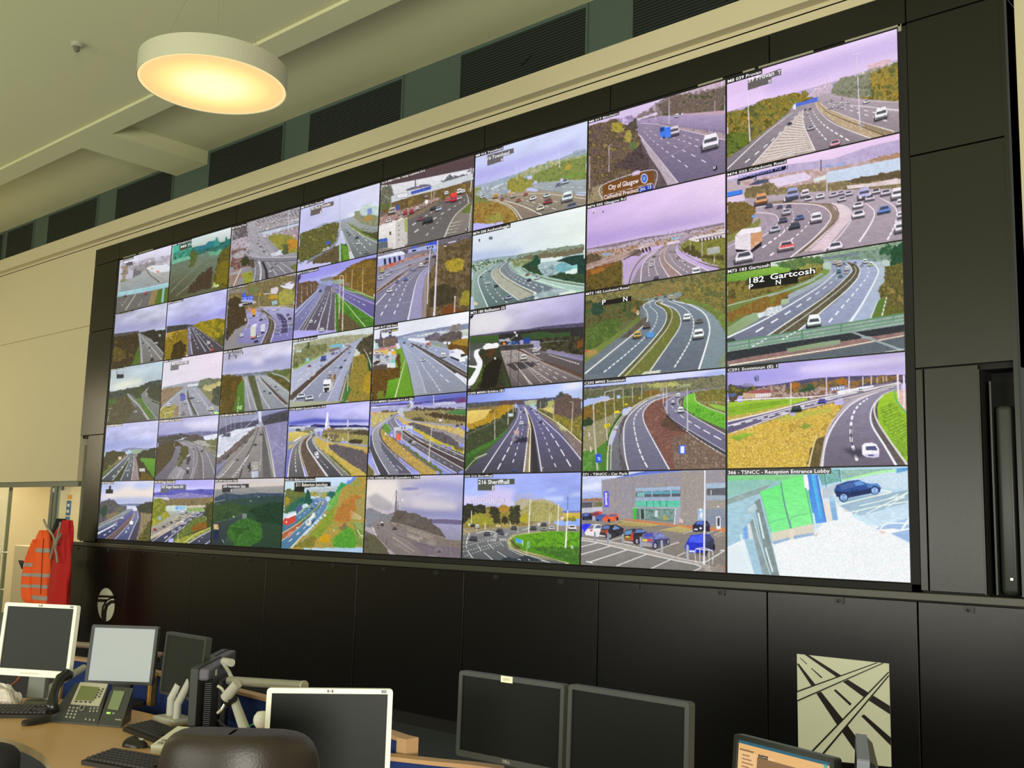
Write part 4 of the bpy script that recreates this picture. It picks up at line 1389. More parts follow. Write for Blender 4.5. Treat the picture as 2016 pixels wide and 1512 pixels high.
S(4, 1, (720, 460, 960, 640), 'wall screen with lamp posts and yellow trees beside a sloping blue-grey motorway', '''
s 8c8498 7c7474 8480a0 6c5c50 .15
q 5c5460,786c74,4c444c@20 560,300 760,220 1190,100 1750,20 1740,120 1300,200 700,330
h 8c8894 8 14 1200,110 1700,40 | 1215,180 1700,90
p ecf0fc,e0e4f4 200,390 590,290 650,330 640,345 210,420
p b4b8e4,a8acdc 205,420 640,345 640,430 400,500 205,540
h 2c2c48 38 4 280,440 600,385 | 285,510 605,440
l 8c8cb4 5 5 205,425 640,350
p b4bce4,a0a8dc 700,270 1160,165 1165,240 710,325
p 3c58d0,4868dc 760,230 850,210 855,240 765,260
p 4058d4,3c50c8 990,170 1180,125 1180,180 1000,205
h 1c1c38 26 4 770,290 830,275 | 772,295 832,280
h 1c1c38 26 3 1000,240 1120,210 | 1005,250 1122,220
p 88a4f0 1110,260 1160,245 1162,280 1112,295
q b49080,c8a8a0,a05c50,8c7470@16 205,560 380,510 560,450 700,400 1000,330 1050,360 700,440 400,560 205,620
q c85844,d86850@14 370,520 460,470 500,500 400,555
g 9a96a8 8a88a0 200,690 420,560 720,440 1050,350 1260,270 1270,300 1060,390 700,540 190,930
g 848094 7c7a98 190,1000 480,760 720,610 1000,500 1040,540 1030,640 980,720 920,1380 160,1510 175,1200
p 5c4c48,6c544c@20 185,920 500,720 900,520 1060,430 1060,470 720,620 480,800 185,1010
l dccccc 5 12 1060,400 700,570 400,780 185,945
l e4d4d4 4 8 1050,430 760,580 480,790 185,990
h ccbcbc 5 9 300,860 900,520 | 318,900 915,545
g a49cc4 9894b8 1040,560 1020,640 980,720 930,1040 920,1390 700,1430 800,950 900,700
l f4f0fc 5 20 1020,560 900,680 820,860 780,1040 700,1420
l f4f0fc 4 12 900,520 700,640 460,850 175,1170
l d0cce4 4 6 700,560 420,720 200,900
l d0cce0 4 6 1060,380 720,500 400,620 205,720
d f4f0fc 4 18 12 .35 820,640 580,840 440,1030 320,1230 210,1430
d f4f0fc 4 18 12 .35 860,640 700,800 600,1020 520,1210 440,1400
l b4b0cc 3 4 185,1200 500,1160 860,1100
h 706c88 8 6 500,900 250,1480 | 520,900 270,1490
q 6c5c44,7c6848,54442c,5c5038@50 1190,240 1480,150 1740,60 1730,1290 1130,1390 1000,1380 1010,900 1060,660 1150,460
q a89030,b8a034,8c7c30@36 1310,480 1400,430 1560,400 1620,450 1600,600 1480,650 1330,600
q a49434,8c8430@30 1560,1100 1600,960 1720,940 1720,1180 1540,1190
q 6c3c20,7c4824@26 1260,1240 1400,1160 1540,1240 1700,1290 1250,1370
q 3c3424,4c4430@40 1060,900 1300,820 1500,900 1480,1120 1240,1200 1060,1200
p 8c7c7c,9c8c88@20 980,720 1030,640 1010,900 990,1380 920,1390 940,1050
l a8a090 6 10 1000,690 980,1000 990,1380
l e8dcec 10 14 1068,230 1040,600 1015,1160
l e8dcec 14 34 1190,120 1170,560 1130,1370
l d8d0cc 12 16 1472,1050 1462,1300
e dcd4d4 1475,1045 14 14
p e4d8e4 1355,150 1480,120 1495,140 1370,165
e e8d8b8 1310,210 26 10
v c0d858 280,620 60
v c8cce4 420,610 50
c dce4f0 372,680 66 250,740 80
c e8ece8 398,940 92
c 7c84a4 525,790 66
c 6888d8 665,755 70
c 8898d0 745,600 46 800,600 50
v f4f4f8 915,520 70
c e4e4ec 985,520 50
c c88888 730,515 50
c 3c3848 1015,415 50 1130,380 60
cap 578,265 M74 510 Carmyle
''')
S(3, 1, (560, 500, 760, 650), 'wall screen with violet-blue sky, hooked lamp post and bright green verge between two roads', '''
s 9894e8 a4a0ec b4b0f0 a8a0d8 .1
z c8ccf8 .7 50 270,560 700,480 1200,330 1500,200 1200,440 700,530 270,600
p 40384c 265,440 330,420 325,480 290,540 260,570
q 6c5430,84682c,5c4824,94762c,7c6030@50 950,480 1080,410 1250,280 1420,180 1600,120 1850,90 1830,880 1600,790 1200,620 1000,560
p 4a4048 1560,120 1850,70 1850,150 1700,120
q 6c5440,5c4838,7c6448@40 260,590 480,550 650,540 690,610 640,720 240,1060
p a8b0d0,8c98c0@30 640,560 720,530 860,470 960,480 940,580 800,620 700,600
q 7c7c80,8c8c90@24 700,520 900,450 960,470 940,530 740,550
p 8c9c8c,a0b098@24 950,520 1180,500 1180,600 1000,590
g 8c90b8 7472a0 690,590 830,600 850,640 700,1000 300,1510 215,1510 230,1100 600,800
g 6c6878 5c5462 830,640 960,620 950,760 1000,800 1010,1510 290,1510 640,1000
g 7c74a8 605890 940,600 1180,640 1810,980 1790,1290 1160,880 1010,760
l c4c8f0 12 20 690,700 450,920 225,1150
l d0d4f4 5 10 720,720 400,1050 225,1250
l dcdce8 4 10 800,720 600,1030 290,1510
l c4c8b8 5 12 810,730 640,1010 350,1510
l dcdce0 4 10 830,740 700,990 410,1510
l f0ecf4 5 16 900,730 830,960 650,1510
l dcd4e0 4 9 860,930 720,1300 690,1510
l f0ecf4 5 14 935,650 930,900 840,1510
d f0f0f8 4 14 7 .35 860,740 700,1170 540,1470
d dcdcf0 4 10 8 .3 740,780 500,1080 290,1370
l d0d0f0 5 12 950,600 1180,740 1810,1000
l e4e0f8 5 12 950,640 1060,780 1180,880 1790,1290
d e8e8f8 6 14 5 .4 1240,830 1660,1050
p 8c7c7c,a0908c@24 940,680 1010,740 1020,760 950,780
p 447028,4c8030,58902c@40 1020,790 1090,830 1180,930 1790,1300 1780,1450 1600,1460 1020,1510 1010,900
q 5c5038,6c5c40,4c4a30@40 1060,1100 1200,1180 1400,1330 1560,1480 1160,1510 1050,1500
l dcecb8 6 16 1040,790 1200,960 1400,1200 1600,1440
p 5c7834,6c8840@30 1180,640 1400,720 1800,870 1800,910 1400,780 1180,700
l e4ecc8 5 12 1060,630 1300,740 1500,780 1800,890
l d4dca8 5 9 1240,670 1400,720 1590,790
l e8dcc0 12 22 1160,900 1150,1510
l f0dcd0 12 18 1170,490 1165,900
l f0dcd0 12 12 1100,440 1140,435 1165,460 1170,500
l e0d4c0 10 16 1105,470 1090,1000 1080,1290
l d8d8b8 8 12 1070,780 1065,950
l d8ccb0 8 16 1010,810 1005,1510
l ccb898 9 12 1345,320 1330,690
l ccb898 9 14 1555,270 1540,750
l ccb898 7 9 1215,390 1215,600
l ccc0b0 7 10 345,680 345,960
l ccc0b0 7 9 455,640 455,830
l c4b8a8 6 7 535,600 535,780
l c4b8a8 5 6 590,580 590,740
e 8c7864 1245,600 60 40
v 504c6c 715,730 50
c d8dcf4 1020,690 54 915,720 34
v f0f4f8 530,1340 70
c b8bccc 718,1135 52
c 8c94d0 880,920 40
v f4f4fc 745,1500 80
p d8d0cc 1760,800 1795,790 1795,850 1765,855
cap 675,330 M74 514 Daldowie
''')
S(2, 1, (420, 540, 600, 675), 'wall screen with blue motorway sign, orange lorry and long white lorry on a bend', '''
s 9c949c a89ca0 8c8888 7c7c8c .1
q 6c6448,7c6c48,8c8054,5c5438,9c8c50@50 360,350 780,240 1000,180 1500,60 1860,30 1840,760 1600,720 1000,730 700,760 350,800
q 8c8470,7c7468,9c948c@30 350,360 560,330 760,300 760,420 500,420 350,450
q 8c9048,a09c4c,b0a44c@40 1450,420 1560,320 1680,330 1820,450 1820,640 1480,690 1420,560
q c0a030,b09028@26 1190,520 1260,460 1420,460 1420,520 1280,560
q b49438,8c7c30@24 1000,400 1060,390 1060,480 1000,480
q 4c402c,3c3020,5c4c34,342c1c@40 340,560 480,480 600,540 700,760 740,1000 720,1100 500,1200 290,1480
q 7c8050,6c7448@24 740,360 900,260 1000,280 980,400 800,420
p e4dce0,d8d0d8,c4bcc8@20 1265,320 1410,280 1430,340 1400,430 1260,440
p ece8f0,d8d4e4 1470,270 1550,190 1590,210 1690,170 1780,170 1770,260 1720,340 1560,310
p 4c3c44 1690,200 1770,170 1770,200 1700,220
p 6c5858 1500,240 1560,200 1590,230 1540,260
p c8c4cc 1100,430 1240,420 1250,440 1110,450
g a8a4d0 8480b4 720,880 1000,770 1060,820 1180,900 1210,1010 1180,1250 1050,1510 520,1510 590,1310 720,1180 780,1050
g b0aed8 5c5478 1060,730 1400,720 1810,770 1800,1420 1270,1500 1360,1200 1340,1000 1200,860
p 4c4440,5c5048,6c605c@20 950,790 1100,790 1260,900 1350,1040 1340,1230 1260,1500 1060,1510 1190,1260 1215,1040 1160,900
g 8480b8 7c78b0 1290,1300 1800,1220 1790,1420 1270,1500
p 544c70,4c4468@40 1370,860 1500,880 1620,1010 1640,1270 1480,1310 1490,1080
l f4ecf8 6 16 1000,790 1140,870 1260,960 1350,1060 1340,1230 1260,1490
l dcdcf0 6 16 1050,840 1180,930 1210,1040 1180,1230 1060,1510
l 8c8474 8 14 960,810 1120,850 1240,960 1280,1080 1220,1300 1130,1510
l c4b8a8 6 9 920,780 1080,780 1200,830
l d8d4ec 4 8 720,920 780,970 780,1050 700,1220
l b8b0d8 4 5 1370,1040 1600,1010
l c4c0e0 4 5 1370,1100 1660,1080
l d0cce8 6 6 1370,1190 1790,1160
d dcdcf8 6 12 9 .4 1300,850 1440,930 1490,1080 1490,1240 1460,1400
d dcdcf8 6 12 9 .4 1440,790 1580,900 1640,1080 1640,1250 1630,1410
d dcdcf8 6 10 8 .4 960,900 990,1000 950,1200
l c8c4e8 4 6 1280,830 1430,920 1490,1060 1500,1180
l c8c4e8 4 6 1440,780 1570,900 1630,1050 1640,1160
l ccc4b8 12 14 1020,725 1400,710 1600,720 1810,770
l d8d0a8 7 9 1450,700 1650,690 1810,740
p 3c50d8,4c60e8 640,420 705,405 710,490 880,470 880,570 640,600
p c0ccf8,3448cc@12 640,520 880,490 880,545 640,570
p a8b0f0 620,570 870,560 870,600 610,610
p ccccd4,b8b8c4 560,660 910,590 960,630 580,720
h 2c2834 40 4 640,680 850,640 | 660,680 870,635
l d8d0d0 6 6 1010,480 1005,730
p a8c4c8,94b4bc 1285,600 1400,572 1410,650 1295,690
p ccd4d8 1765,600 1820,590 1815,680 1765,680
p d88820,f0a020 845,770 920,750 925,890 865,910
p 302424 865,905 920,890 915,935 870,940
v e8e8f0 830,930 60
q b0746c,c8948c@14 770,740 840,720 840,800 770,800
p d8d8cc,ccccc0 820,1170 940,1130 935,1370 820,1360
p e0e4f4 820,1165 900,1090 970,1090 940,1140
p d89080 820,1370 925,1355 925,1395 825,1405
p 28243c 820,1405 925,1395 950,1300 965,1380 900,1430 830,1430
p dcdce8,ccccd4 1040,1120 1140,1080 1135,1260 1045,1270
p 342c44 1045,1270 1135,1255 1120,1300 1050,1300
v f4f4fc 630,1340 80
c ecf0f8 1005,1360 90 795,1140 60
c 302838 950,1470 90 1050,1000 70
c e0e4f0 1060,870 50 1020,920 60 1135,970 60
v f0f0f4 1335,795 52
v e8e8f4 1425,760 56
c ccd0ec 1410,1280 90 1210,790 44 1080,750 40
c 3c3c5c 1640,890 60 1680,970 70
c e4dce4 1710,1075 80
l a89c94 8 10 310,1480 450,1320 640,1200 740,1080
l 8c8078 6 8 330,1500 460,1280
e d0b8a0 710,1000 18 40
cap 775,255 M74 517 Uddingston
''')
S(1, 1, (190, 570, 590, 870), 'wall screen with straight road between golden autumn trees under blue-violet cloud', '''
s d0d4e8 c4c4f0 8c8cdc 9c98e4 .35
z 7c78c4 .6 40 710,320 1000,300 1290,190 1290,250 1000,330 710,350
p 3c3c3c,4c4840@20 700,365 900,345 960,350 900,390 700,430
p c0a040,b09038@26 695,430 900,390 900,410 695,470
q 8c7420,7c6818,9c8424,6c5c1c,a89030@40 690,490 780,430 900,395 900,640 680,700
q 4c3c1c,3c3018@24 760,560 830,500 890,560 880,660 740,680
q 948420,a89428,847820,706c20@40 960,350 1100,300 1290,290 1280,560 1100,440 990,390
q 4c5028,5c5c28@20 1180,480 1285,440 1280,580
g 585460 4c4448 900,360 940,345 960,365 1060,430 1275,580 1200,610 910,650 905,500
g 8c88a4 6c687c 905,380 925,370 930,480 950,640 905,650
l e0dce8 3 7 925,370 935,520 950,640
l 9ca0b4 5 14 940,370 990,460 1080,610
l c8ccd0 3 6 950,370 1050,500 1130,600
l b8b4b0 3 5 955,360 1060,430 1270,590
d d8d4e0 3 7 7 .35 930,400 970,500 1020,610
d d8d4e0 3 6 6 .35 960,380 1060,470 1180,600
v f0f0f4 1110,530 34
v e0e4ec 932,430 18
v d8dce8 925,410 16
c f0f0f4 1005,395 16 1000,440 16
v d05040 1145,600 34
c d06050 935,500 18
e f0f0f0 895,650 8 8
cap 862,115 M74 Lesmahagow
''')
S(0, 1, (190, 570, 590, 870), 'wall screen with grey cloud, dark wooded bank and pale road curving off', '''
s acacc4 d4d4ec a4a4cc b4b4cc .4
z 8c8cc0 .5 40 190,350 400,340 690,300 690,370 400,420 190,430
p 4c4848,5c5858@20 175,440 420,410 420,440 170,480
q 3c3424,4c4028,342c20,5c4c2c@40 165,480 400,430 430,470 420,560 360,730 150,780
q 544824,6c5c2c@30 170,560 280,600 300,680 160,720
q 343028,403a30,2c2a24@30 430,430 540,410 690,400 680,660 560,520 470,450
g 8c8c8c 74706c 415,440 440,440 540,490 670,630 660,700 440,730 425,540
l b4b4b8 6 16 420,440 440,560 450,720
l d0d0d0 3 7 440,460 540,570 640,690
l 5c5850 3 6 450,450 560,540 668,660
l c8c8c4 3 6 460,450 580,550 668,650
p 4c6028,58702c@20 415,560 430,560 425,730 350,745
c e4e8e8 590,530 34 490,480 18 505,495 14
c 343438 460,530 18 525,575 20
v 302c30 550,690 30
e 9c9c94 625,455 12 14
d d8d8d8 3 6 5 .4 470,490 520,600 560,700
cap 375,215 M74 Crossford
''')
# ---- third row
S(7, 2, (1400, 470, 1840, 800), 'wall screen with white car on wet motorway below a green railing footbridge', '''
s b0ccb4 c8d8d0 7c8c50 8ca090 .1
p dce4dc,ccd8cc 150,290 540,210 1100,90 1740,20 1740,70 1000,190 560,250
q 8ca488,9cb098,7c9478@40 900,190 1100,110 1400,70 1740,20 1740,150 1300,180 1000,200
q 6c8470,7c9480,88a090@30 1000,190 1300,120 1560,90 1740,40 1740,200 1500,190
p 6c7c84,7c8c90 1000,170 1320,120 1330,150 1000,190
q 3c6444,2c5438,4c7450@24 1525,120 1560,60 1600,50 1640,110 1630,150 1530,150
q 4c6c40,5c7c48,6c7c44@40 560,230 760,180 900,160 1000,180 1000,250 800,270 620,260
q 8c8c48,9c9850,7c7c40@30 780,260 900,220 1000,230 1010,270 900,310
g 8cb848 6c9c38 150,320 560,250 700,270 700,320 330,370 150,390
q 7c7034,8c7c40,6c6030,544c28@40 150,400 340,370 900,300 1010,260 960,340 700,450 400,520 150,590
g 7c9450 6c7c40 150,600 600,470 900,360 1030,270 1060,300 950,380 700,500 400,640 150,800
q 8c6c30,7c5c28,946c34,7c7c34@30 150,660 400,560 640,490 760,470 620,580 400,660 150,760
l c4c8b8 6 8 940,370 700,460 380,545 150,605
l a4b4b0 14 10 1000,320 800,420 520,520
g a8b4b8 a0acb4 1010,210 1060,215 1090,250 1060,320 900,410 700,500 680,540 1000,390 1130,300 1130,230
g 9ca4bc 6c7084 1080,210 1160,200 1260,240 1270,300 1100,430 820,660 400,960 150,1000 150,890 500,690 800,520 1100,340
g acb4d0 8c94b0 1220,200 1400,190 1480,230 1500,300 1400,520 1160,800 1050,900 650,950 900,750 1180,520 1340,300 1330,240
g b4c0cc a8b4d0 1480,225 1560,240 1570,330 1500,560 1430,720 1400,810 1210,810 1400,530 1500,330
p 5c5440,6c6450,4c4838@24 1230,215 1290,230 1340,270 1320,350 1150,540 860,770 640,950 400,960 820,670 1150,430 1290,290
l f4f8f8 6 14 1130,300 950,450 500,720 150,890
l f0f4f4 5 12 1200,210 1265,270 1220,350 1000,540 560,840 380,960
l c8c8c0 6 10 1290,250 1300,310 1180,440 900,660 480,950
l f0f4f0 6 14 1320,240 1340,310 1260,430 980,670 700,900
l f4f8fc 8 20 1440,210 1500,270 1490,350 1330,640 1190,830
l dce4e4 6 12 1500,560 1450,680 1405,810
d f0f4fc 5 16 9 .4 1140,350 960,490 720,650 320,890
d f0f4fc 6 16 11 .4 1410,260 1420,320 1340,430 1160,640 1030,790
l c8d0d4 5 7 1100,220 1150,270 1140,300
q c8d0d8,dce4e4 420,690 620,610 660,640 500,700
q 1c4c34,2c5438,24442c@30 1620,100 1700,40 1740,20 1745,230 1620,250
q 5c5c30,7c6c38,4c4c28,8c7c40@40 1500,480 1560,380 1560,260 1650,240 1750,200 1755,660 1620,640 1580,560
g 5c7c34 6c7c38 1505,570 1570,540 1580,800 1430,790
q 6c6c30,5c5c2c@30 1560,600 1755,640 1755,740 1540,780
d e8e8e4 10 14 7 .5 1580,530 1550,650 1515,790
p 4c4038 640,535 700,520 690,540
v f4f8f8 930,740 120
c e8f4f0 930,752 126
c 5c8c94 1165,340 40
v 3c8484 1150,295 40
v f0f0e8 1225,270 40
c e8e0d0 1215,305 34
v d8c8b8 1155,228 46 1120,216 40
c 7c8c8c 1200,225 30 1300,215 24
v e8ece4 1390,205 44
c c8f098 1437,235 46
c c8ccd8 1358,240 34
c 243830 180,920 80
p 8ca09c,a0b0a8 150,940 1750,680 1750,790 150,1020
p 34383c,2c3034,3c4044@20 148,1020 700,930 1300,840 1752,770 1752,830 1000,930 300,1060 148,1100
p 8c6c68,9c7c78 148,1105 600,1040 1100,960 1755,835 1755,870 1100,1000 500,1100 148,1145
l f0ecd8 7 12 1755,868 1100,990 600,1070 170,1140
p 5c646c,646c74@30 148,1150 500,1105 1100,1005 1755,880 1755,1000 1000,1070 148,1180
p 9ca8a8 1260,845 1300,842 1740,1000 1690,1005
l d8e0dc 6 6 1755,990 1570,1020
l 64906c 14 14 148,938 820,828 1755,672
l 64906c 10 12 148,972 820,862 1755,706
l 6c9c74 10 12 148,1004 820,892 1755,738
l 5c8c68 14 14 345,905 345,990
l 5c8c68 14 14 820,822 822,905
l 5c8c68 14 14 1172,765 1172,840
l 5c8c68 12 12 1640,680 1640,740
d e0ece4 10 12 4 .35 500,900 350,985
d e0ece4 10 12 4 .35 760,840 620,920
p 1c1c18 330,358 942,264 942,318 785,345 785,400 345,462
l b04838 6 6 170,575 182,545 196,575 170,575
t ffffff 52 345,405 480,382 182
t ffffff 52 535,370 938,310 Gartcosh
t ffffff 44 342,455 382,450 P
t ffffff 44 585,415 630,410 N
cap 538,258 M73 183 Gartcosh
''')
S(6, 2, (1120, 530, 1460, 785), 'wall screen with S-bend dual carriageway through brown scrub, vans approaching', '''
s 5c5c40 7c7c50 646c40 70804c .1
q 6c6840,7c7448,8c8450,5c5c3c@60 190,300 720,180 1830,20 1830,420 1000,330 190,500
q 8c7c4c,7c7044,94844c@40 740,240 1100,170 1330,150 1300,260 1000,310 760,300
q 746c3c,84783e,948444,5c6038,6c7040@60 1290,330 1330,200 1500,120 1830,20 1830,520 1600,400 1400,380
q 4c5c34,5c6038,6c5c38,44502c@60 190,360 380,400 700,330 860,380 840,480 780,560 560,640 300,800 190,980
q 34503c,2c4434@30 280,400 360,380 420,480 340,560 260,520
q 5c7034,4c602c,647838@50 195,700 420,600 560,560 620,640 520,780 350,900 195,940
q 8c6838,9c7440@24 720,470 760,440 820,480 800,530
g 6c7c3c 7c8c44 820,560 860,600 780,690 560,820 380,960 190,1080 190,1000 400,860 640,700
q a08850,b09450@20 195,960 300,940 360,980 200,1040
p 8c9c94,7c8c88 830,370 1000,330 1200,290 1310,260 1310,290 1000,350
g 8c9498 6c747c 870,430 960,370 1100,330 1200,300 1310,290 1320,310 1230,350 1240,370 1400,400 1600,470 1760,620 1830,760 1830,1140 1510,1170 850,1220 590,1250 190,1290 190,1110 400,980 700,790 900,640 880,500
g 747c80 6c7880 900,460 870,500 900,570 860,650 500,920 190,1160 190,1100 640,750 840,600 830,430
q 5c5448,645c50 700,800 900,640 920,600 920,560 860,580 600,800
g 7c8894 64707c 900,420 1010,360 1000,400 1120,470 1150,560 1090,700 850,970 590,1250 195,1220 560,960 850,700 930,560 870,470
p 5c5c3c,6c6c40@24 1000,400 1050,360 1070,400 1180,460 1210,560 1140,700 900,960 650,1250 590,1250 850,980 1090,700 1145,560 1110,470
p 74783c,6c7038,808440@24 1075,400 1200,460 1300,540 1300,640 1200,820 940,1200 660,1245 900,970 1140,720 1210,560
g 7c8894 646c78 1100,370 1220,360 1420,420 1600,560 1640,740 1520,1165 940,1190 1200,830 1305,640 1290,520 1160,440
g 8c9ca0 7c8c94 1260,370 1420,400 1600,480 1740,600 1825,760 1825,1140 1520,1165 1640,760 1600,560 1420,430
q 8c9c84,7c8c68 1825,900 1830,1140 1740,1145
l f8f8f8 6 14 1010,360 900,400 870,440 910,500 920,570 880,650 700,800 190,1215
l f4f4f4 6 14 1080,355 1005,400 1110,470 1140,560 1080,700 850,970 580,1248
l d0c8b0 8 12 1050,360 1055,395 1170,450 1205,540 1140,700 900,990 655,1245
l f4f4f4 6 12 1100,370 1085,400 1230,460 1300,560 1290,680 1180,850 940,1195
l fcfcfc 7 20 1220,340 1230,375 1420,420 1580,520 1640,680 1610,860 1515,1165
d f0f4f4 7 14 24 .55 940,400 960,450 1020,500 1030,570 960,720 680,980 390,1215
d f0f4f4 7 16 26 .55 1160,370 1340,450 1440,560 1450,680 1400,860 1220,1160
p dcdccc,ccd0c4 850,1222 880,1195 1075,1172 1060,1205
q 7c8c44,6c7c3c@40 1320,340 1600,400 1800,520 1830,600 1830,740 1700,540 1500,420 1300,380
v 70625c 910,655 82
v d0b458 800,765 90
c 4c8ccc 950,765 96
p 5898d8 915,735 992,728 996,790 908,798
v f4f8f4 1375,560 84
c 78746c 1520,605 84
v f4f8f8 1512,755 122
v dccc90 1195,330 50
c 506064 1020,345 34 1125,320 34
e d86048 1050,300 16 12
l d8d0c8 8 8 790,510 805,490 822,512 790,512
e e8e0d8 805,525 14 8
e d85c40 210,955 18 16
l 606850 6 6 210,970 210,1050
p 201c18 380,372 732,312 732,372 385,428
t ffffff 56 390,415 432,408 P
t ffffff 56 636,378 684,368 N
cap 715,232 M73 182 Lochend Road
''')
S(5, 2, (900, 570, 1180, 780), 'gloomy wall screen, blue gantry signs and a glaring white slip road at left', '''
s d8d4e0 b8b0d8 8c84a0 6c648c .3
z e8e4e8 .8 70 190,380 600,300 800,460 560,640 190,650
z 948cb8 .6 60 1000,560 1400,400 1790,300 1790,480 1200,540
p 5c5470,4c4860@40 180,660 560,610 1000,560 1220,525 1790,470 1790,560 1000,620 180,700
p 2c2c2c,383434,242424@30 560,640 1100,570 1790,530 1790,760 1000,720 600,700
g 44602c 3c5030 180,670 590,640 600,760 180,770
p 344c28,3c5430@40 900,640 1180,595 1400,620 1600,600 1600,660 1200,700 940,720
q 2c2820,3c3828,4c4830@40 1180,700 1500,680 1790,660 1790,930 1400,860 1180,830
q 6c4820,744c24@20 1680,760 1780,690 1790,810 1690,840
p 4c5048,545850@30 180,770 600,740 620,800 400,830 260,880 180,1050
g 646468 50504c 185,880 260,850 300,960 270,1080 180,1080
p 34342c,40402c,2c2c20,4c3c20@50 300,880 400,840 600,800 620,900 640,980 780,1380 165,1430 350,1120 360,1020
q 5c3c20,4c3420@30 420,880 520,840 560,900 480,960 420,960
q 4c5c28,445424@30 350,1060 420,1060 330,1300 240,1430 200,1400
q 201c14,241f16@40 380,1100 560,960 640,1000 560,1380 320,1420
q 344420,3c4c24@24 640,1100 760,1370 700,1385
g bcaca8 5c5454 620,870 860,840 1060,820 1780,1210 1770,1290 780,1370 690,1080
g 6c6264 544c4c 900,830 1100,840 1180,870 1780,1020 1780,1230 1300,1040
q 8c8480,a49c98@30 630,900 860,850 880,1000 700,1050
p 4c4444,443c40@30 690,1060 800,1030 1070,1020 1140,1080 820,1150
l f4f4f4 70 60 560,790 400,820
C f4f4f8 250,870 320,840 300,920 360,1010 340,1130 240,1330 160,1330 290,1110 270,1010 240,940
p f4f4f8 165,1075 290,1080 260,1110 170,1085
l dce0dc 6 6 620,790 400,820 260,860
p 3c5028 165,1100 260,1110 175,1260
l d0c8c4 4 6 640,930 880,880
h a09894 4 8 660,900 780,1370 | 664,900 784,1370
l dcd4cc 5 14 800,1040 1060,1340
l dcd4cc 4 10 830,1050 1030,1340
l d8d0c8 4 10 780,920 1000,1080 1340,1310
l ccc4c0 4 9 970,1080 1200,1320
h c0b4ac 8 7 990,1090 1230,1310 | 1060,1110 1290,1290
l c4bcb8 3 5 770,1200 900,1350
d ece8e8 5 10 5 .4 1020,1020 1220,1160 1370,1240 1480,1310
d ece8e8 5 10 5 .4 1140,1050 1340,1150 1620,1290
p 5c4438,6c5044,4c3830@20 840,850 900,850 1100,960 1780,1200 1775,1250 1300,1060 900,880
l c8c0bc 4 6 1000,930 1240,1050 1770,1280
d e4dce0 8 14 14 .5 1300,925 1480,980 1740,1060
l c0b8bc 3 5 1200,890 1500,930 1780,990
l 8c7c60 5 8 1150,830 1400,870 1780,950
p 8c9cb8,243c78,1c3478@30 700,750 890,735 890,770 705,790
p 2c4894,24408c 935,690 1035,680 1035,740 940,745
p 202838 890,790 1035,770 1035,820 890,830
p 3c3838,4c4844 620,800 700,790 860,780 1080,770 1085,820 860,850 620,870
p 30241c 630,740 700,730 702,795 632,800
e e08830 668,768 24 18
l 888c88 8 6 620,790 1080,770 1300,740 1560,720
l 585c64 6 6 880,740 880,830
l 5c5450 8 8 618,800 620,900
h d0d0d0 6 6 1070,830 1190,830 | 1075,900 1100,930
v d8d4d4 1105,860 70
c d8d8dc 1150,910 50
l d8d4c8 10 6 1130,860 1190,815
v d8d4d0 945,960 90
c d4d8dc 1140,1005 64
e f0ecec 820,610 16 14
e e8e4e0 845,650 14 20
l ccc4b8 6 5 760,710 820,660
e e8e4dc 540,975 14 16
e f4f4f4 450,780 50 18
p e0e0e0,7c7c84@10 640,720 740,680 745,730 650,740
l 6c645c 5 6 1665,660 1665,860
h 5c5c5c 4 4 1510,760 1510,860 | 1520,760 1520,880
l 443c3c 7 8 765,750 750,1330
l 3c3434 8 9 880,760 865,1360
l 2c2824 6 6 200,350 205,350
p 1c1820 185,380 245,350 225,400 190,425
cap 690,285 M73 180 Baillieston (S)
''')
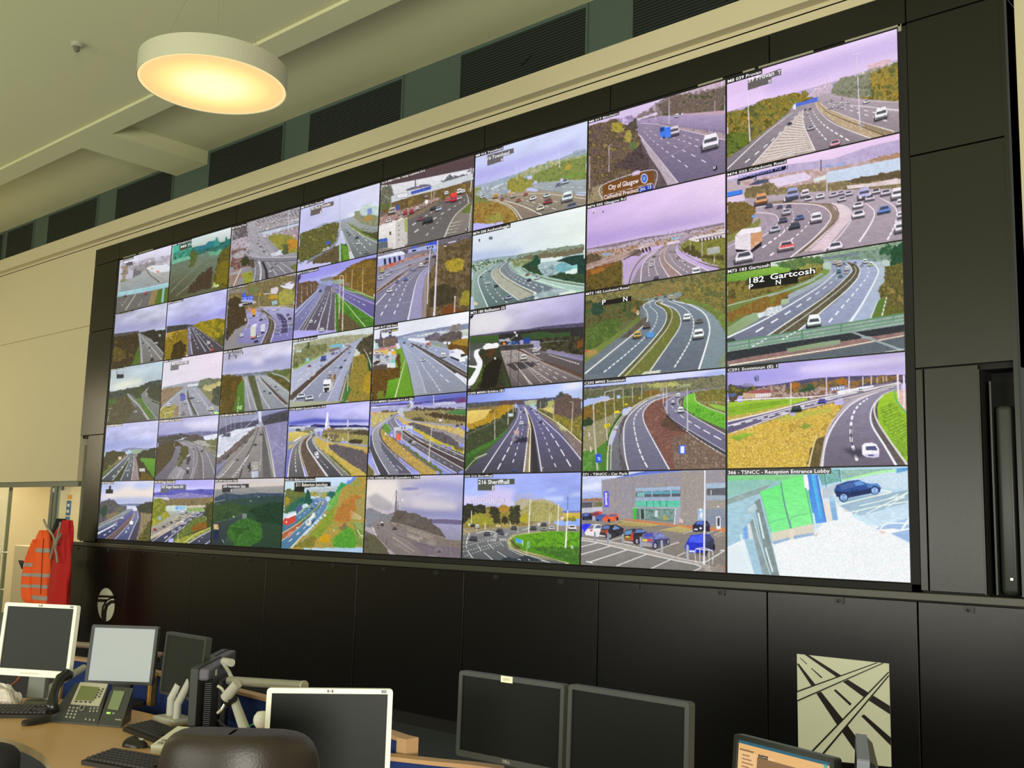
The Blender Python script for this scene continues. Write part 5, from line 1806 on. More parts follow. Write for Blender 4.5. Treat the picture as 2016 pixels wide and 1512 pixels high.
S(4, 2, (720, 620, 960, 800), 'wall screen with long white lorry on motorway, grassy verge and depot at left', '''
s e4e8f4 f0f0f8 c8cce0 d8dce8 .15
p 8c94b0,7c84a4@40 480,370 800,290 1200,220 1460,180 1700,140 1700,260 900,350 500,400
p a8b0c8,98a0b8@30 540,380 900,300 1300,260 1300,330 900,390
p e4e8e8,d0d8dc,a4acb0@20 840,340 1240,270 1380,250 1380,290 860,370
p d8dcd4,c4ccc0@20 1440,280 1700,230 1700,290 1450,310
q 5c5460,6c606c,4c4850@30 150,430 250,380 330,370 500,360 530,440 480,520 200,520
q 6c5c50,7c6c5c@30 230,440 400,390 500,380 510,470 300,520
q 5c5464,6c6070,7c7078@30 960,390 1150,290 1220,310 1250,400 1000,420
q 8c8480,7c7470,9c9490@30 1370,240 1440,160 1560,160 1580,240 1400,280
q 5c5050,6c605c,4c4444@30 1180,420 1280,330 1400,270 1560,270 1600,330 1560,440 1240,440
q 9c7c2c,a88830,8c6c28@30 1380,450 1560,400 1700,390 1700,510 1480,480
q 6c4c24,5c4420,7c5c28@30 1200,500 1300,480 1700,540 1700,680 1340,560
p 9ca4a8,8c949c@30 1050,430 1160,430 1340,500 1360,560 1060,480
q 9cac80,8c9c70 1040,470 1220,500 1360,580 1000,500
p b4bcb4,c4ccc4@24 1590,310 1690,290 1695,350 1590,350
g a4acc8 8c94ac 530,410 640,410 1000,480 1360,560 1690,740 1680,970 1200,700 760,480 560,450
g a4acc8 8c909c 540,470 720,470 1100,700 1680,1150 1670,1260 810,1330 740,950 640,680
g a8b0cc a0a4b0 545,470 620,500 700,650 900,930 1000,1290 810,1330 730,930
g 8ca0c0 98a8c4 560,400 700,410 700,450 560,460
p 4c4440,5c504c,3c3838@20 720,460 800,480 1100,640 1690,970 1680,1060 1350,860 860,550
l f4f4f4 4 14 720,470 900,590 1100,720 1400,930 1670,1150
l d8d8dc 3 8 760,460 1000,560 1300,720 1690,965
l ccc4bc 3 7 800,510 1100,680 1690,1010
l dce0f0 3 8 600,500 740,650 870,900 1000,1290
d f4f4f8 6 16 6 .4 1010,740 1100,840 1230,980 1430,1160
d f4f4f8 4 12 14 .6 880,720 960,860 1100,1060 1245,1275
l dce0ec 3 6 620,480 760,620 880,720 960,860
d e8ecf4 4 12 7 .3 900,470 1240,620 1700,840
l dcdce4 4 6 840,430 1100,500 1400,600
g 74a038 689c2c 470,600 590,540 640,700 700,850 800,1330 320,1370 340,1090 500,880
q 5c3c1c,6c4824,543818@24 480,700 560,640 580,900 400,1080 560,1040 560,920
q 6c4c20,543c18,7c5c28,44341c@40 120,860 400,880 560,870 570,1040 380,1070 320,1370 110,1400
q 7c7c2c,6c7c28@30 200,1270 300,1240 310,1380 190,1390
g 6ca42c 5c9424 380,1080 560,1040 560,1350 325,1370
l d8dcb0 8 22 660,720 590,980 490,1360
l 4c4424 5 5 560,640 560,1040
l 3c4838 6 8 580,470 620,620 700,850 790,1320
q a89484,c8b8a8,7c6860@16 150,560 300,560 500,500 510,560 300,620 150,640
p c84c3c,d8c0bc@16 150,570 330,545 500,500 505,520 330,575
p e4c474,d8b464@20 150,600 380,570 370,640 150,660
p b8bcc8,d0d4dc,8c9098@16 140,680 500,650 515,660 490,760 300,820 140,830
c 8094b4 205,690 60 350,690 50
c f0f0f0 190,640 80 270,640 70
p e8b438 430,600 500,590 505,650 430,655
p 84d0c0,74c4b4 420,750 490,735 490,780 430,800
q 3c302c,4c3c34@16 140,780 230,740 240,790 150,830
v f0f0f0 270,790 60
p 5c4c44 130,840 350,820 360,900 120,900
p e0e4d4 355,840 425,830 430,855 360,870
l c8ccc4 6 6 300,390 305,560
p a4ccc4,b4d8d0 165,470 205,465 210,560 165,575
c 505868 770,517 36 640,460 44 910,510 34
c c8d0dc 850,487 30 710,480 24
v d86850 1030,490 70
c d8e4e0 1010,545 56 1035,520 50
v f4f4f0 1280,670 84
c f0f0f0 945,740 76
p f0f0f4,e8e8f0 1380,590 1500,560 1600,590 1600,700 1560,740 1380,670
p b4b0e0 1385,600 1450,590 1470,630 1390,640
p f4f4f4 1560,640 1600,600 1640,640 1640,770 1540,770
p 2c3838 1565,650 1640,640 1640,680 1570,700
p 24242c 1390,680 1540,740 1540,770 1400,710
d f0f0f4 10 14 2 .4 1590,800 1700,860
p 40343c 245,265 410,235 535,218 535,262 430,280 430,335 385,340 385,290 260,300 260,360 238,360
t e4e0ec 32 255,300 420,275 817 Old
t e8e890 36 440,275 530,255 Inns
t e8e8ec 28 388,335 425,328 SE
cap 530,190 M80 817 Old Inns
''')
S(3, 2, (560, 640, 760, 790), 'wall screen with white tipper lorry heading down a straight wet motorway beside golden bushes', '''
s dce4e8 f4f4f8 a8ac94 9c9878 .1
p dce0e0,ccd4d4 200,340 660,230 1790,40 1780,190 1000,260 220,380
q a4a484,8c9070,b4b094,9ca080@50 200,400 660,290 1100,220 1450,190 1780,180 1780,270 1500,290 1100,400 880,540 600,660 170,880
q 8c8c60,7c7c50,6c7048@40 190,560 500,400 860,380 880,520 600,640 170,860
q 4c5c40,445438@24 430,460 470,340 500,360 500,470
q 5c6434,6c743c@30 180,780 240,720 300,820 180,860
p 7ca848,8cb454 330,790 600,650 880,560 880,590 500,770 180,880
p c4d4cc,b4c8c0@30 230,510 340,490 345,540 235,545
l 9ca49c 5 5 310,540 300,800
l a8a898 4 5 565,560 560,680
l a8a898 4 5 720,440 715,600
l b0b09c 4 5 850,300 850,520
p a0ccdc,8cc0d8 425,660 495,650 495,720 430,735
g 7cc4dc 6cb4d8 915,400 1155,375 1155,415 1150,440 920,445
l a0a8a0 8 8 880,540 890,460 1170,430
p 7c6c6c 890,480 1100,450 1080,490 900,540
g a8acc4 b8bcd4 170,920 600,680 900,540 1200,440 1500,270 1540,280 1300,420 1100,580 700,850 130,1340 150,1000
p 5c4c48,4c3c38,6c5c54@20 1310,410 1310,440 1100,610 800,880 400,1230 130,1480 130,1390 500,1080 1000,650
g a8aec8 8c90a4 1510,290 1540,290 1420,420 1300,780 1060,1500 150,1510 500,1190 900,830 1320,440
g b0b4cc a0a4c0 1440,400 1400,460 1330,700 1210,960 1060,1500 840,1510 1050,1080 1260,720
q 646054,74705c@24 1400,470 1330,760 1200,1060 1080,1510 1130,1510 1300,980
l f8f4f4 5 16 1300,440 1000,720 600,1080 180,1500
l c8ccd8 5 8 1180,460 900,600 600,820 140,1310
l f0f0f8 4 10 1430,390 1290,640 1100,980 840,1510
l c8c8b0 6 8 170,910 500,740 900,545
d f0f0fc 4 10 7 .5 1000,600 700,820 180,1170
d e8ecfc 3 10 6 .4 850,640 560,820 180,1010
d f0f0f8 5 14 8 .4 1180,660 1000,930 730,1350 620,1510
l a8b8a0 6 8 1410,480 1360,720 1330,880
q 3c3c2c,4c4834,5c5040@40 1420,450 1560,260 1700,200 1780,180 1750,900 1660,900 1560,620
q 8c7c38,a08c40,7c7030,b09840,6c6428@50 1330,860 1380,640 1560,560 1640,700 1680,920 1760,1100 1730,1480 1240,1490 1280,1100
q b8982c,a88c28@30 1580,1060 1660,920 1720,1180 1680,1360 1560,1300
q 4c7c3c,3c6c34,548844@26 1240,1200 1330,1250 1230,1500 1160,1500
q 3c5c34,2c4c2c@26 1640,640 1750,640 1750,900 1660,860
l dcdcd0 8 22 1565,480 1650,620 1740,900
l c8d0a0 8 14 1280,820 1260,1060 1250,1300
l c0c8a0 7 9 1360,640 1340,880
l d0d4a8 10 22 1250,960 1180,1240 1110,1500
l a8ac90 6 8 1200,1060 1150,1200
l d8d8d0 5 5 1150,1500 1170,1460
p e0dcd0 1680,560 1710,540 1715,560 1690,580
v 4c5898 775,660 100
p 4c5898,3c4888 730,620 825,600 830,660 760,710 735,700
v 9c98a8 965,550 70
c c86454 500,808 60
c dce0ec 730,795 50
c c4c8d4 1100,495 34 1285,495 26
c 4c505c 1040,553 32 1108,538 24 1290,548 34
c f0f4f8 1018,822 60
c 3c4048 1120,835 60 1200,700 44
v f0ece8 905,950 70
c b8b0a8 905,1020 80
p b09474,a08464,c4a884@16 940,1000 1020,970 1020,1060 960,1140 930,1160
p 5c3c30,6c4838 985,980 1018,975 1010,1070 985,1080
p f8f8f8,f0f0f4 770,1140 790,1080 920,1075 930,1170 920,1260 890,1320 770,1320
p 4c5464 770,1175 900,1165 895,1200 775,1220
p 34343c 780,1240 890,1230 880,1320 800,1340
p c8c0b8 920,1120 960,1130 960,1240 900,1310
e f4f0e8 785,1310 14 12
e f4f0e8 860,1305 14 12
c e4ecf8 335,1400 160
c dce4f0 500,1440 160
v e4e8ec 1215,392 40
v d0d8e0 1265,395 40
cap 655,272 M80 812 Mollinsburn
''')
S(2, 2, (190, 570, 590, 870), 'wall screen with pale violet cloud over two diverging grey roads and brown bushes at left', '''
s c8c4dc d4d0e4 a8acd4 b4b4d8 .35
z 8c90c4 .5 30 1270,740 1600,700 1940,640 1940,780 1600,800 1270,840
z e8e0f0 .7 30 1540,680 1640,660 1660,740 1560,760
p 8c90a8,6c7074@30 1270,850 1600,820 1940,785 1940,830 1600,850 1270,870
q 6c7440,5c6438,7c8048@40 1640,820 1800,800 1940,790 1940,900 1800,870
q 5c4c1c,6c5420,4c4018,544c20@40 1250,850 1400,850 1460,870 1440,960 1380,1100 1380,1200 1230,1220
g 5c8030 4c7028 1400,960 1465,880 1470,1200 1350,1200 1390,1080
q 6c6434,54502c@30 1700,840 1800,850 1930,950 1930,1020 1800,920
q 2c3018,343818 1460,1120 1470,1120 1470,1200
q d0e8b0,8cb068@10 1395,1200 1400,1150 1440,1150 1450,1190
l b8c890 4 5 1415,1060 1405,1150
g a4a8ac 8c8c94 1465,870 1500,860 1560,1060 1600,1200 1470,1200
p 54583c,606440@20 1500,865 1570,850 1620,1000 1660,1190 1600,1200 1560,1060
g acb0b8 888c94 1570,855 1620,850 1920,1130 1910,1170 1650,1185
p 5c4c44,645448@16 1620,860 1700,940 1900,1130 1860,1140 1640,900
g a8acb0 98a0a4 1640,850 1720,870 1920,1030 1920,1120
l a8b4bc 12 14 1740,830 1860,870 1930,930
l d8d8dc 3 6 1480,880 1540,1060 1590,1200
l e0e0e0 3 5 1475,880 1505,1080 1530,1190
l dce0e0 3 7 1575,870 1640,1050 1720,1180
l e0e0e4 3 6 1620,880 1760,1040 1890,1165
l d0ccc8 3 5 1700,870 1920,1040
q 7c8c94,a0a8b4 1540,840 1620,820 1630,840 1560,860
c 40444c 1720,1025 26 1665,1008 22 1775,962 20
c ccd0d8 1790,992 26
c 545860 1595,900 14 1730,950 14
l e8e8ec 5 5 1455,870 1455,900
p 5c5c68 1315,640 1400,625 1455,615 1455,640 1390,655 1390,685 1378,688 1378,660 1325,668 1325,695 1312,695
t f0f0f8 20 1330,658 1445,636 802 Annathill
cap 1442,610 M80 802 Annathill
''')
S(1, 2, (190, 570, 590, 870), 'wall screen with blank pinkish-white sky, footbridge and blue lorry on a motorway', '''
s e0dce8 ecdcec dcd8e4 e4dcec .06
p a8acb8,98a0ac@30 660,970 900,920 1000,910 1250,880 1250,930 900,970 660,985
q 6c7460,7c846c,5c6454@24 1000,930 1060,890 1200,880 1250,890 1250,920 1060,960 1010,960
q c4b880,b4a870,d0c48c@24 1060,960 1240,905 1245,960 1060,1000
p dce0e8 905,945 1010,930 1010,950 905,965
q 8c7460,9c8468,7c6854@24 650,990 860,960 880,980 760,1060 640,1140
q 4c5044,5c5c4c,3c4438@24 1150,1040 1180,970 1240,960 1225,1140 1140,1120
q 7c7c5c,8c8c64@20 1020,990 1160,1040 1140,1120 1060,1060
q a89c58,988c50 1020,1010 1140,1130 1110,1130
g a0a4b0 8c8c98 860,970 960,960 1040,1010 1220,1220 1120,1250 630,1280 640,1180 800,1040
q 9c9448,a89c50,8c8440@24 640,1170 800,1140 820,1140 830,1250 630,1280
q 8c7c6c,a08c7c 780,1150 830,1140 830,1250 770,1260
p 5c5c58,4c4c48@16 900,1000 910,990 930,1080 1000,1240 970,1245 900,1080
l d8d8e0 3 9 890,990 890,1060 940,1240
l d8d8e0 3 7 910,990 930,1090 1010,1245
l d8dce4 3 7 960,980 1060,1100 1150,1240
l 8c94a0 10 14 860,980 760,1060 650,1160
l e0e4e8 3 5 850,1000 720,1110 640,1190
l d0ccc8 4 6 830,1140 825,1260
l dcd8c8 4 6 680,1225 770,1205
l d0c8a0 4 6 685,1225 680,1270
p 5458a0,6468b0 832,1040 865,1030 885,1050 882,1105 835,1105
v b0d0e8 850,1025 26
v e8e8e4 880,1115 32
c e4e8e8 848,1140 32
c c8a8a8 860,1225 44
c 4c4c50 945,1070 40 
v e8ecec 950,1060 28
c e8ecf4 1005,1110 30
v ecece8 720,1145 36
v f0fce0 1138,1180 40
q a8f088,c8f8a0@10 1160,1210 1220,1210 1220,1230 1165,1230
d e0e0e8 3 6 5 .4 980,1040 1080,1150 1110,1230
p 7c7478 740,730 915,708 915,740 815,755 815,795 735,808
t f8f4f8 26 748,752 905,732 M80 Bonnybridge
cap 845,700 M80 Castlecary
''')
S(0, 2, (190, 570, 590, 870), 'wall screen with greenish twilight sky and grey roads curving through dark trees', '''
s b4c0c8 bcd0dc dce0d0 b4bcc4 .2
z f0f0d8 .7 30 160,960 300,900 460,890 440,940 200,1000
q 3c443c,4c544c,343c34@30 130,1010 280,1000 460,950 560,910 645,905 620,1080 130,1060
q 54503c,48442e,5c5840@30 130,1100 300,1030 330,1040 420,1160 300,1330 100,1330
q 4c7034,3c5c2c@20 115,1100 190,1080 180,1130 110,1150
q 3c4430,4c5438@24 330,1000 450,960 500,980 440,1080 380,1060
g 848884 5c5c5c 300,1030 330,1035 420,1110 520,1280 300,1320 400,1200
g 848884 6c706c 440,1040 500,980 520,1000 500,1080 640,1180 620,1280 590,1290 460,1100
q 4c7030,5c7c38@20 380,1090 450,1070 480,1120 560,1260 510,1270 420,1120
q 3c4034,484c3c@20 500,1010 560,950 640,960 640,1120 560,1120 520,1060
g 5c5c54 54544c 400,1150 450,1220 500,1290 280,1325
l d8dcd8 4 8 310,1050 420,1150 515,1285
l b8bcb8 3 5 440,1060 480,1130 600,1285
l c0c8c0 3 4 520,970 490,1010 510,1070 640,1130
h c8ccc8 3 8 470,1220 530,1290 | 450,1225 500,1290
l a4aca0 4 5 110,1180 160,1180
l a0a49c 4 6 130,1200 120,1270 100,1330
c d4dcdc 385,1210 34
c e8e8e8 315,1045 14
p 343438 202,820 220,815 222,845 270,840 272,880 202,886
t e0e4e4 24 205,842 220,838 8
cap 270,785 M80 Haggs
''')
# ---- fourth row
S(7, 3, (1400, 680, 1840, 1010), 'wall screen with white car on a curved slip road beside tall straw-coloured grass', '''
s b4acf0 c8b8e8 c0b4f0 c8bcf0 .25
z f0e4f8 .7 40 800,200 1300,150 1760,100 1750,140 1200,220 800,250
z a8a0f0 .5 40 150,260 500,220 900,260 500,330 150,320
p 5c5474,4c4868,6c6080@40 155,360 450,370 640,345 900,300 1200,280 1760,265 1760,340 900,400 155,420
p 8c88a8,9c94b4@30 270,370 310,340 380,350 400,375
q 8c6840,a07438,5c4c3c,7c7050@24 680,400 720,340 790,330 815,360 1000,310 1040,340 1130,300 1200,295 1240,340 1320,310 1400,300 1520,280 1700,270 1700,320 1300,370 900,420 640,430
q b4702c,a06428@20 690,370 740,340 800,340 815,370 760,390
q b4742c,a46828@20 1130,320 1180,295 1230,310 1230,350 1150,360
q 3c4434,54542c,7c7030@24 155,420 170,360 210,350 240,390 300,380 400,370 420,410 300,440 160,460
q 2c5438,346040,3c4c34@24 785,420 850,370 900,350 945,370 930,410 860,440 790,440
q a48c78,c4b0a8,7c6458,8c5c54@16 290,440 500,370 680,360 660,430 800,430 900,410 1000,360 1050,400 1200,370 1300,360 900,470 600,470 280,480
p d0b090,c4a888@20 288,470 290,430 390,420 550,420 545,460 400,475
p 9c5454,ac6460@12 300,430 390,405 490,395 540,410 555,430 400,435
h e8e4f0 14 7 400,445 540,435 | 400,465 540,455
p 8c98c0,7c88b4 1060,385 1210,360 1210,390 1080,405
h f0f0f8 12 5 1080,390 1200,375 | 1085,405 1205,385
p 5c6ca0,4c5c90 155,440 225,430 230,460 160,470
l f0ecf0 8 12 1200,430 900,465 500,480 150,500
q 54443c,64503c@20 160,480 240,450 240,500 170,505
g a4c83c 8cb030 155,520 500,500 800,480 860,480 700,530 400,600 155,650
q c8b45c,b8a450,d8c474@30 155,640 400,600 700,540 740,560 400,640 155,680
p 8cb434,7ca42c@40 155,560 400,520 700,490 690,520 400,570 155,610
g 8c8498 605878 1190,420 1450,360 1680,330 1700,350 1400,420 1180,480 1000,530 700,600 155,790 155,680 500,600 900,500
g 9c94ac 6c6474 1650,345 1720,350 1680,400 1500,480 1450,560 1430,640 1480,760 1680,1085 1000,1095 1060,800 1120,640 1300,480
p b4a8b0,a89ca4@24 1180,530 1300,460 1700,335 1720,345 1400,440 1250,500 1190,550
l ece4dc 10 14 1700,335 1400,400 1000,480 720,550 400,630 155,685
p f0ecf4 1145,425 1460,358 1465,375 1140,445
l dcd0c8 6 12 1710,345 1400,430 1000,530 700,610 160,800
l f4f0f8 5 9 1500,385 1000,500 640,590 155,725
d f4f4f8 5 10 16 .55 1460,370 1100,460 700,590 155,735
d e4e4f0 6 10 5 .35 1100,480 640,620 340,710
q d8b850,c8a444,e0c464,b89840@40 160,800 400,740 720,640 1020,550 1180,530 1080,680 1000,840 880,1095 165,1100
q 94a440,84943c@24 780,740 850,700 920,720 880,745
q c8c058,b8b44c@30 560,680 900,590 1100,560 1080,600 800,660
q 6c5c38,5c5030,7c6c40@24 880,960 960,830 1040,820 980,1095 870,1095
g 9cbc40 84a830 155,830 300,790 400,790 250,860
l f0ecf4 8 22 1560,400 1330,490 1200,590 1080,760 1020,930 1000,1095
l ccc0c4 8 16 1600,390 1300,490 1130,640 1040,800 985,1095
l e8d8a8 8 16 955,800 910,960 880,1095
l f4f4fc 8 22 1580,430 1490,500 1440,600 1450,720 1560,900 1670,1085
p 5c5450,6c6464@20 1500,480 1450,600 1470,720 1580,900 1690,1085 1770,1085 1600,860 1500,680 1490,560
l e0d8d4 12 22 1560,440 1480,530 1480,640 1570,800 1770,1080
l d8d0c8 6 8 1660,400 1540,450 1480,520
g a4cc30 7cb028 1560,440 1660,410 1680,520 1770,620 1785,1060 1620,860 1510,680 1500,560
q 8cb42c,a8cc3c,74a024@20 1510,600 1640,480 1700,580 1780,680 1785,1060 1600,820
h 6c9430 7 22 1520,560 1620,840 1740,1000 | 1640,520 1780,760 1785,1000
l 5cb47c 10 14 1650,400 1670,500 1770,620
q d8b8a8,e8ccc0,c8a890@16 1690,420 1760,400 1775,600 1700,520
l e8e0f0 8 8 720,340 720,540
l e8e0e8 9 9 1040,290 1042,450
l e8e0f0 9 9 1243,285 1243,395
l e8e0f0 8 8 1367,285 1367,370
l e8e0f0 7 7 1443,280 1443,355
l e8e0f0 6 6 1497,285 1497,340
l e8e0f0 6 6 1550,280 1550,330
l e8e0f0 6 6 1580,280 1580,325
l f4e8f0 14 12 1680,270 1685,470
l f4e8f0 14 12 1735,275 1738,550
d fcfcfc 10 30 11 .35 1410,480 1330,540 1280,620 1260,720 1262,850 1280,920 1330,1085
l 3c3840 6 8 1262,720 1262,850 1275,900
z 3c3848 .8 20 1180,930 1360,930 1380,1000 1300,1010
p f4f0fc,fcf8ff 1360,900 1385,880 1450,875 1490,890 1515,940 1512,1000 1470,1012 1400,1005 1360,980
p 4c5078,5c6088 1392,910 1480,905 1500,945 1395,945
p d0ccec 1380,980 1510,975 1505,1008 1400,1005
e 5c5c88 1440,990 30 8
p 2c3c38,3c4c48 720,580 750,555 800,560 820,575 780,588
c 303c3c 770,572 90
c 5c54cc 1000,503 70
c f4f4f8 1345,405 50 1620,380 30
l ccd8f4 6 6 1140,490 1180,480
l a8b8d8 6 6 1160,470 1160,520
t 182c40 32 400,318 426,312 E
l 182c40 4 4 398,320 398,282 426,280 426,318 398,320
cap 606,205 C291 Scotstoun (E) 1
''')
S(6, 3, (1120, 700, 1460, 955), 'wall screen with brown central reservation, blue route sign and yellow chevron boards', '''
s b8c8f4 dcdcfc a4b4ec b4b8f0 .2
z 8ca0e8 .6 30 1500,250 1660,190 1820,160 1820,230 1600,260
z e8e4fc .6 30 700,300 1100,240 1450,190 1450,250 800,330
p 5c5878,4c4c68,6c6484@40 170,370 500,350 900,310 1300,270 1500,250 1820,240 1820,310 900,360 170,420
q 6c7054,7c7c5c,8c8464,5c604c@30 170,400 500,360 900,320 1250,290 1550,260 1820,230 1820,420 1200,420 170,480
q b4b468,a4a45c,c4c078@30 900,340 1200,310 1280,320 1260,360 1000,380
q 98a474,a8b080@24 1280,340 1420,330 1420,370 1290,375
q 5c6048,6c6c50,4c543c@40 165,420 420,400 640,390 860,380 860,440 640,470 400,470 165,520
q 8c9c5c,7c8c50@30 460,540 640,490 860,440 870,470 640,530 480,560
q 6c6830,7c7034,5c5c30,88783c@40 165,600 400,540 640,500 860,440 1060,420 1060,470 860,540 640,620 400,720 165,800
q 7c5c30,8c6c34@26 880,430 950,400 1060,410 1060,450 920,470
q 8c6c30,7c5c2c@30 170,640 240,590 330,640 280,740 175,760
q 34482c,2c4028,445434@30 165,760 230,720 300,760 260,820 165,820
q 9c9470,8c8860,a8a07c@30 165,860 360,760 500,700 620,650 540,740 460,880 440,1020 350,1100 165,1100
g 5c8c38 4c7c30 165,1120 300,1100 440,1000 480,860 520,800 470,1000 450,1330 165,1330
q 4c7c34,5c8c3c,6c9c48@24 160,1130 320,1100 380,1330 160,1330
q 3c5c2c,44642e@20 440,960 540,760 620,680 560,800 480,960 450,1150
g 8c8a90 6c6c74 1060,450 1200,430 1820,370 1820,390 1300,440 1000,520 860,620 640,900 640,1100 700,1330 480,1330 500,1050 600,780 760,600
g 8c8c9c 6c6a80 1090,450 1240,430 1180,470 960,540 880,640 880,740 960,920 1180,1325 690,1330 640,1100 640,880 720,680 880,540
q 5c5458,645c60@20 640,720 700,680 620,860 590,1060 620,1160 690,1330 610,1330 580,1080 590,880
p 7c5448,8c6054,6c4840,94685c@40 960,560 1080,500 1250,460 1150,500 1090,580 1130,670 1250,800 1820,1170 1830,1320 1190,1320 960,920 870,740 880,650
q 8c7464,7c6858,6c584c,9c8474@40 1200,960 1400,900 1700,1080 1830,1200 1820,1320 1230,1320
q 5c4438,684c40@30 1050,800 1140,700 1250,800 1400,900 1200,880
g 8c88a0 6c6884 1300,440 1440,430 1380,460 1300,500 1300,600 1400,680 1820,920 1820,1130 1300,820 1160,680 1130,570 1180,490
p 6c645c,5c5450@20 1280,520 1350,480 1310,560 1340,620 1480,720 1820,870 1820,930 1400,690 1290,600
g 7cc43c 68b034 1350,480 1460,440 1480,530 1600,610 1820,690 1820,850 1480,700 1340,600
q 5ca830,7cc040,4c9828@24 1340,560 1480,560 1820,720 1820,840 1480,700 1350,610
q 94803c,7c7438,6c6834,8c8c48@30 1470,430 1600,410 1820,380 1820,680 1620,600 1490,520
g 98c450 88b444 1620,570 1700,570 1820,590 1820,650 1700,620
h c8c0b8 4 16 1520,530 1820,540 | 1520,555 1820,570
l dce0dc 6 8 1465,450 1480,530 1600,600 1820,680
l f4f0f4 5 16 1150,450 960,500 760,640 660,780 640,960 660,1180 695,1330
l f4f0f4 5 14 1250,455 1000,530 880,640 870,740 930,890 1170,1325
l d8d0c0 7 16 1060,450 860,530 640,690 500,900 460,1100 450,1330
l d8ccb8 6 12 1060,460 800,580 620,740 520,920 495,1100 490,1330
l f0ecf0 6 10 1290,490 1270,560 1400,680 1820,920
l e8e0e4 5 9 1240,470 1130,540 1120,600 1200,740 1480,960 1820,1170
l 4c4c58 12 26 1115,560 1130,650 1300,820 1820,1140
l d0d0d8 4 8 1105,530 1110,600 1220,750 1820,1115
h 30303c 6 26 1140,680 1300,830 1820,1130 | 1140,705 1300,860 1820,1180
l d8d4cc 5 5 1310,530 1300,600
d fcf8fc 5 16 17 .62 1000,520 860,600 780,700 760,800 790,980 850,1170 930,1325
d f8f4fc 6 14 7 .55 1190,580 1280,680 1500,830 1830,1010
l c8c0b8 12 20 290,580 300,900 335,1325
l d4ccc4 10 12 520,500 350,540 295,570 285,620
l ccc4bc 9 13 420,440 430,700 450,985
l ccc4bc 7 9 620,385 440,425 420,450
l c8c0b4 8 9 528,400 530,560 540,720
l c8c0b4 7 8 632,385 640,600
l c8c0b4 7 8 743,370 743,550
l c8c0b4 7 8 850,340 850,510
l c4bcb0 6 6 957,360 957,470
l c4bcb0 6 6 1075,360 1075,420
l d0c8c0 9 10 1100,360 1100,560
l d0c8c8 9 10 1138,360 1145,680
l d4ccd0 8 14 1378,390 1385,880
l ccc4c0 6 6 1272,330 1272,400
p f0dc24 418,805 478,792 480,835 420,848
p f0dc24 535,650 582,640 584,665 538,672
p f0dc24 652,568 685,560 686,580 654,584
p e8d830 815,495 838,490 838,504 815,508
h 302c10 7 2 430,812 470,802 | 440,840 478,832
p 2858e0,3464f0 1285,1050 1355,1040 1360,1145 1282,1150
h f0f4ff 16 3 1300,1065 1345,1060 | 1300,1130 1345,1130
l 8c7c74 8 10 1315,1150 1315,1280
p 2c54dc,3860e8 312,1150 380,1145 382,1245 316,1250
h d8e4ff 10 2 335,1180 350,1220 | 365,1180 370,1225
l e8e4e0 12 12 240,900 240,940
l f0ece8 12 12 255,1070 262,1120
v f4f4fc 1275,465 50
c 5c5870 1215,565 44
v f4f4fc 1215,540 36
v f4f4fc 1303,635 70
c f0f0f4 1335,455 28
v e8e8ec 1570,405 24
c 404048 1425,438 20
cap 665,305 C293 M90S Scotstoun
''')
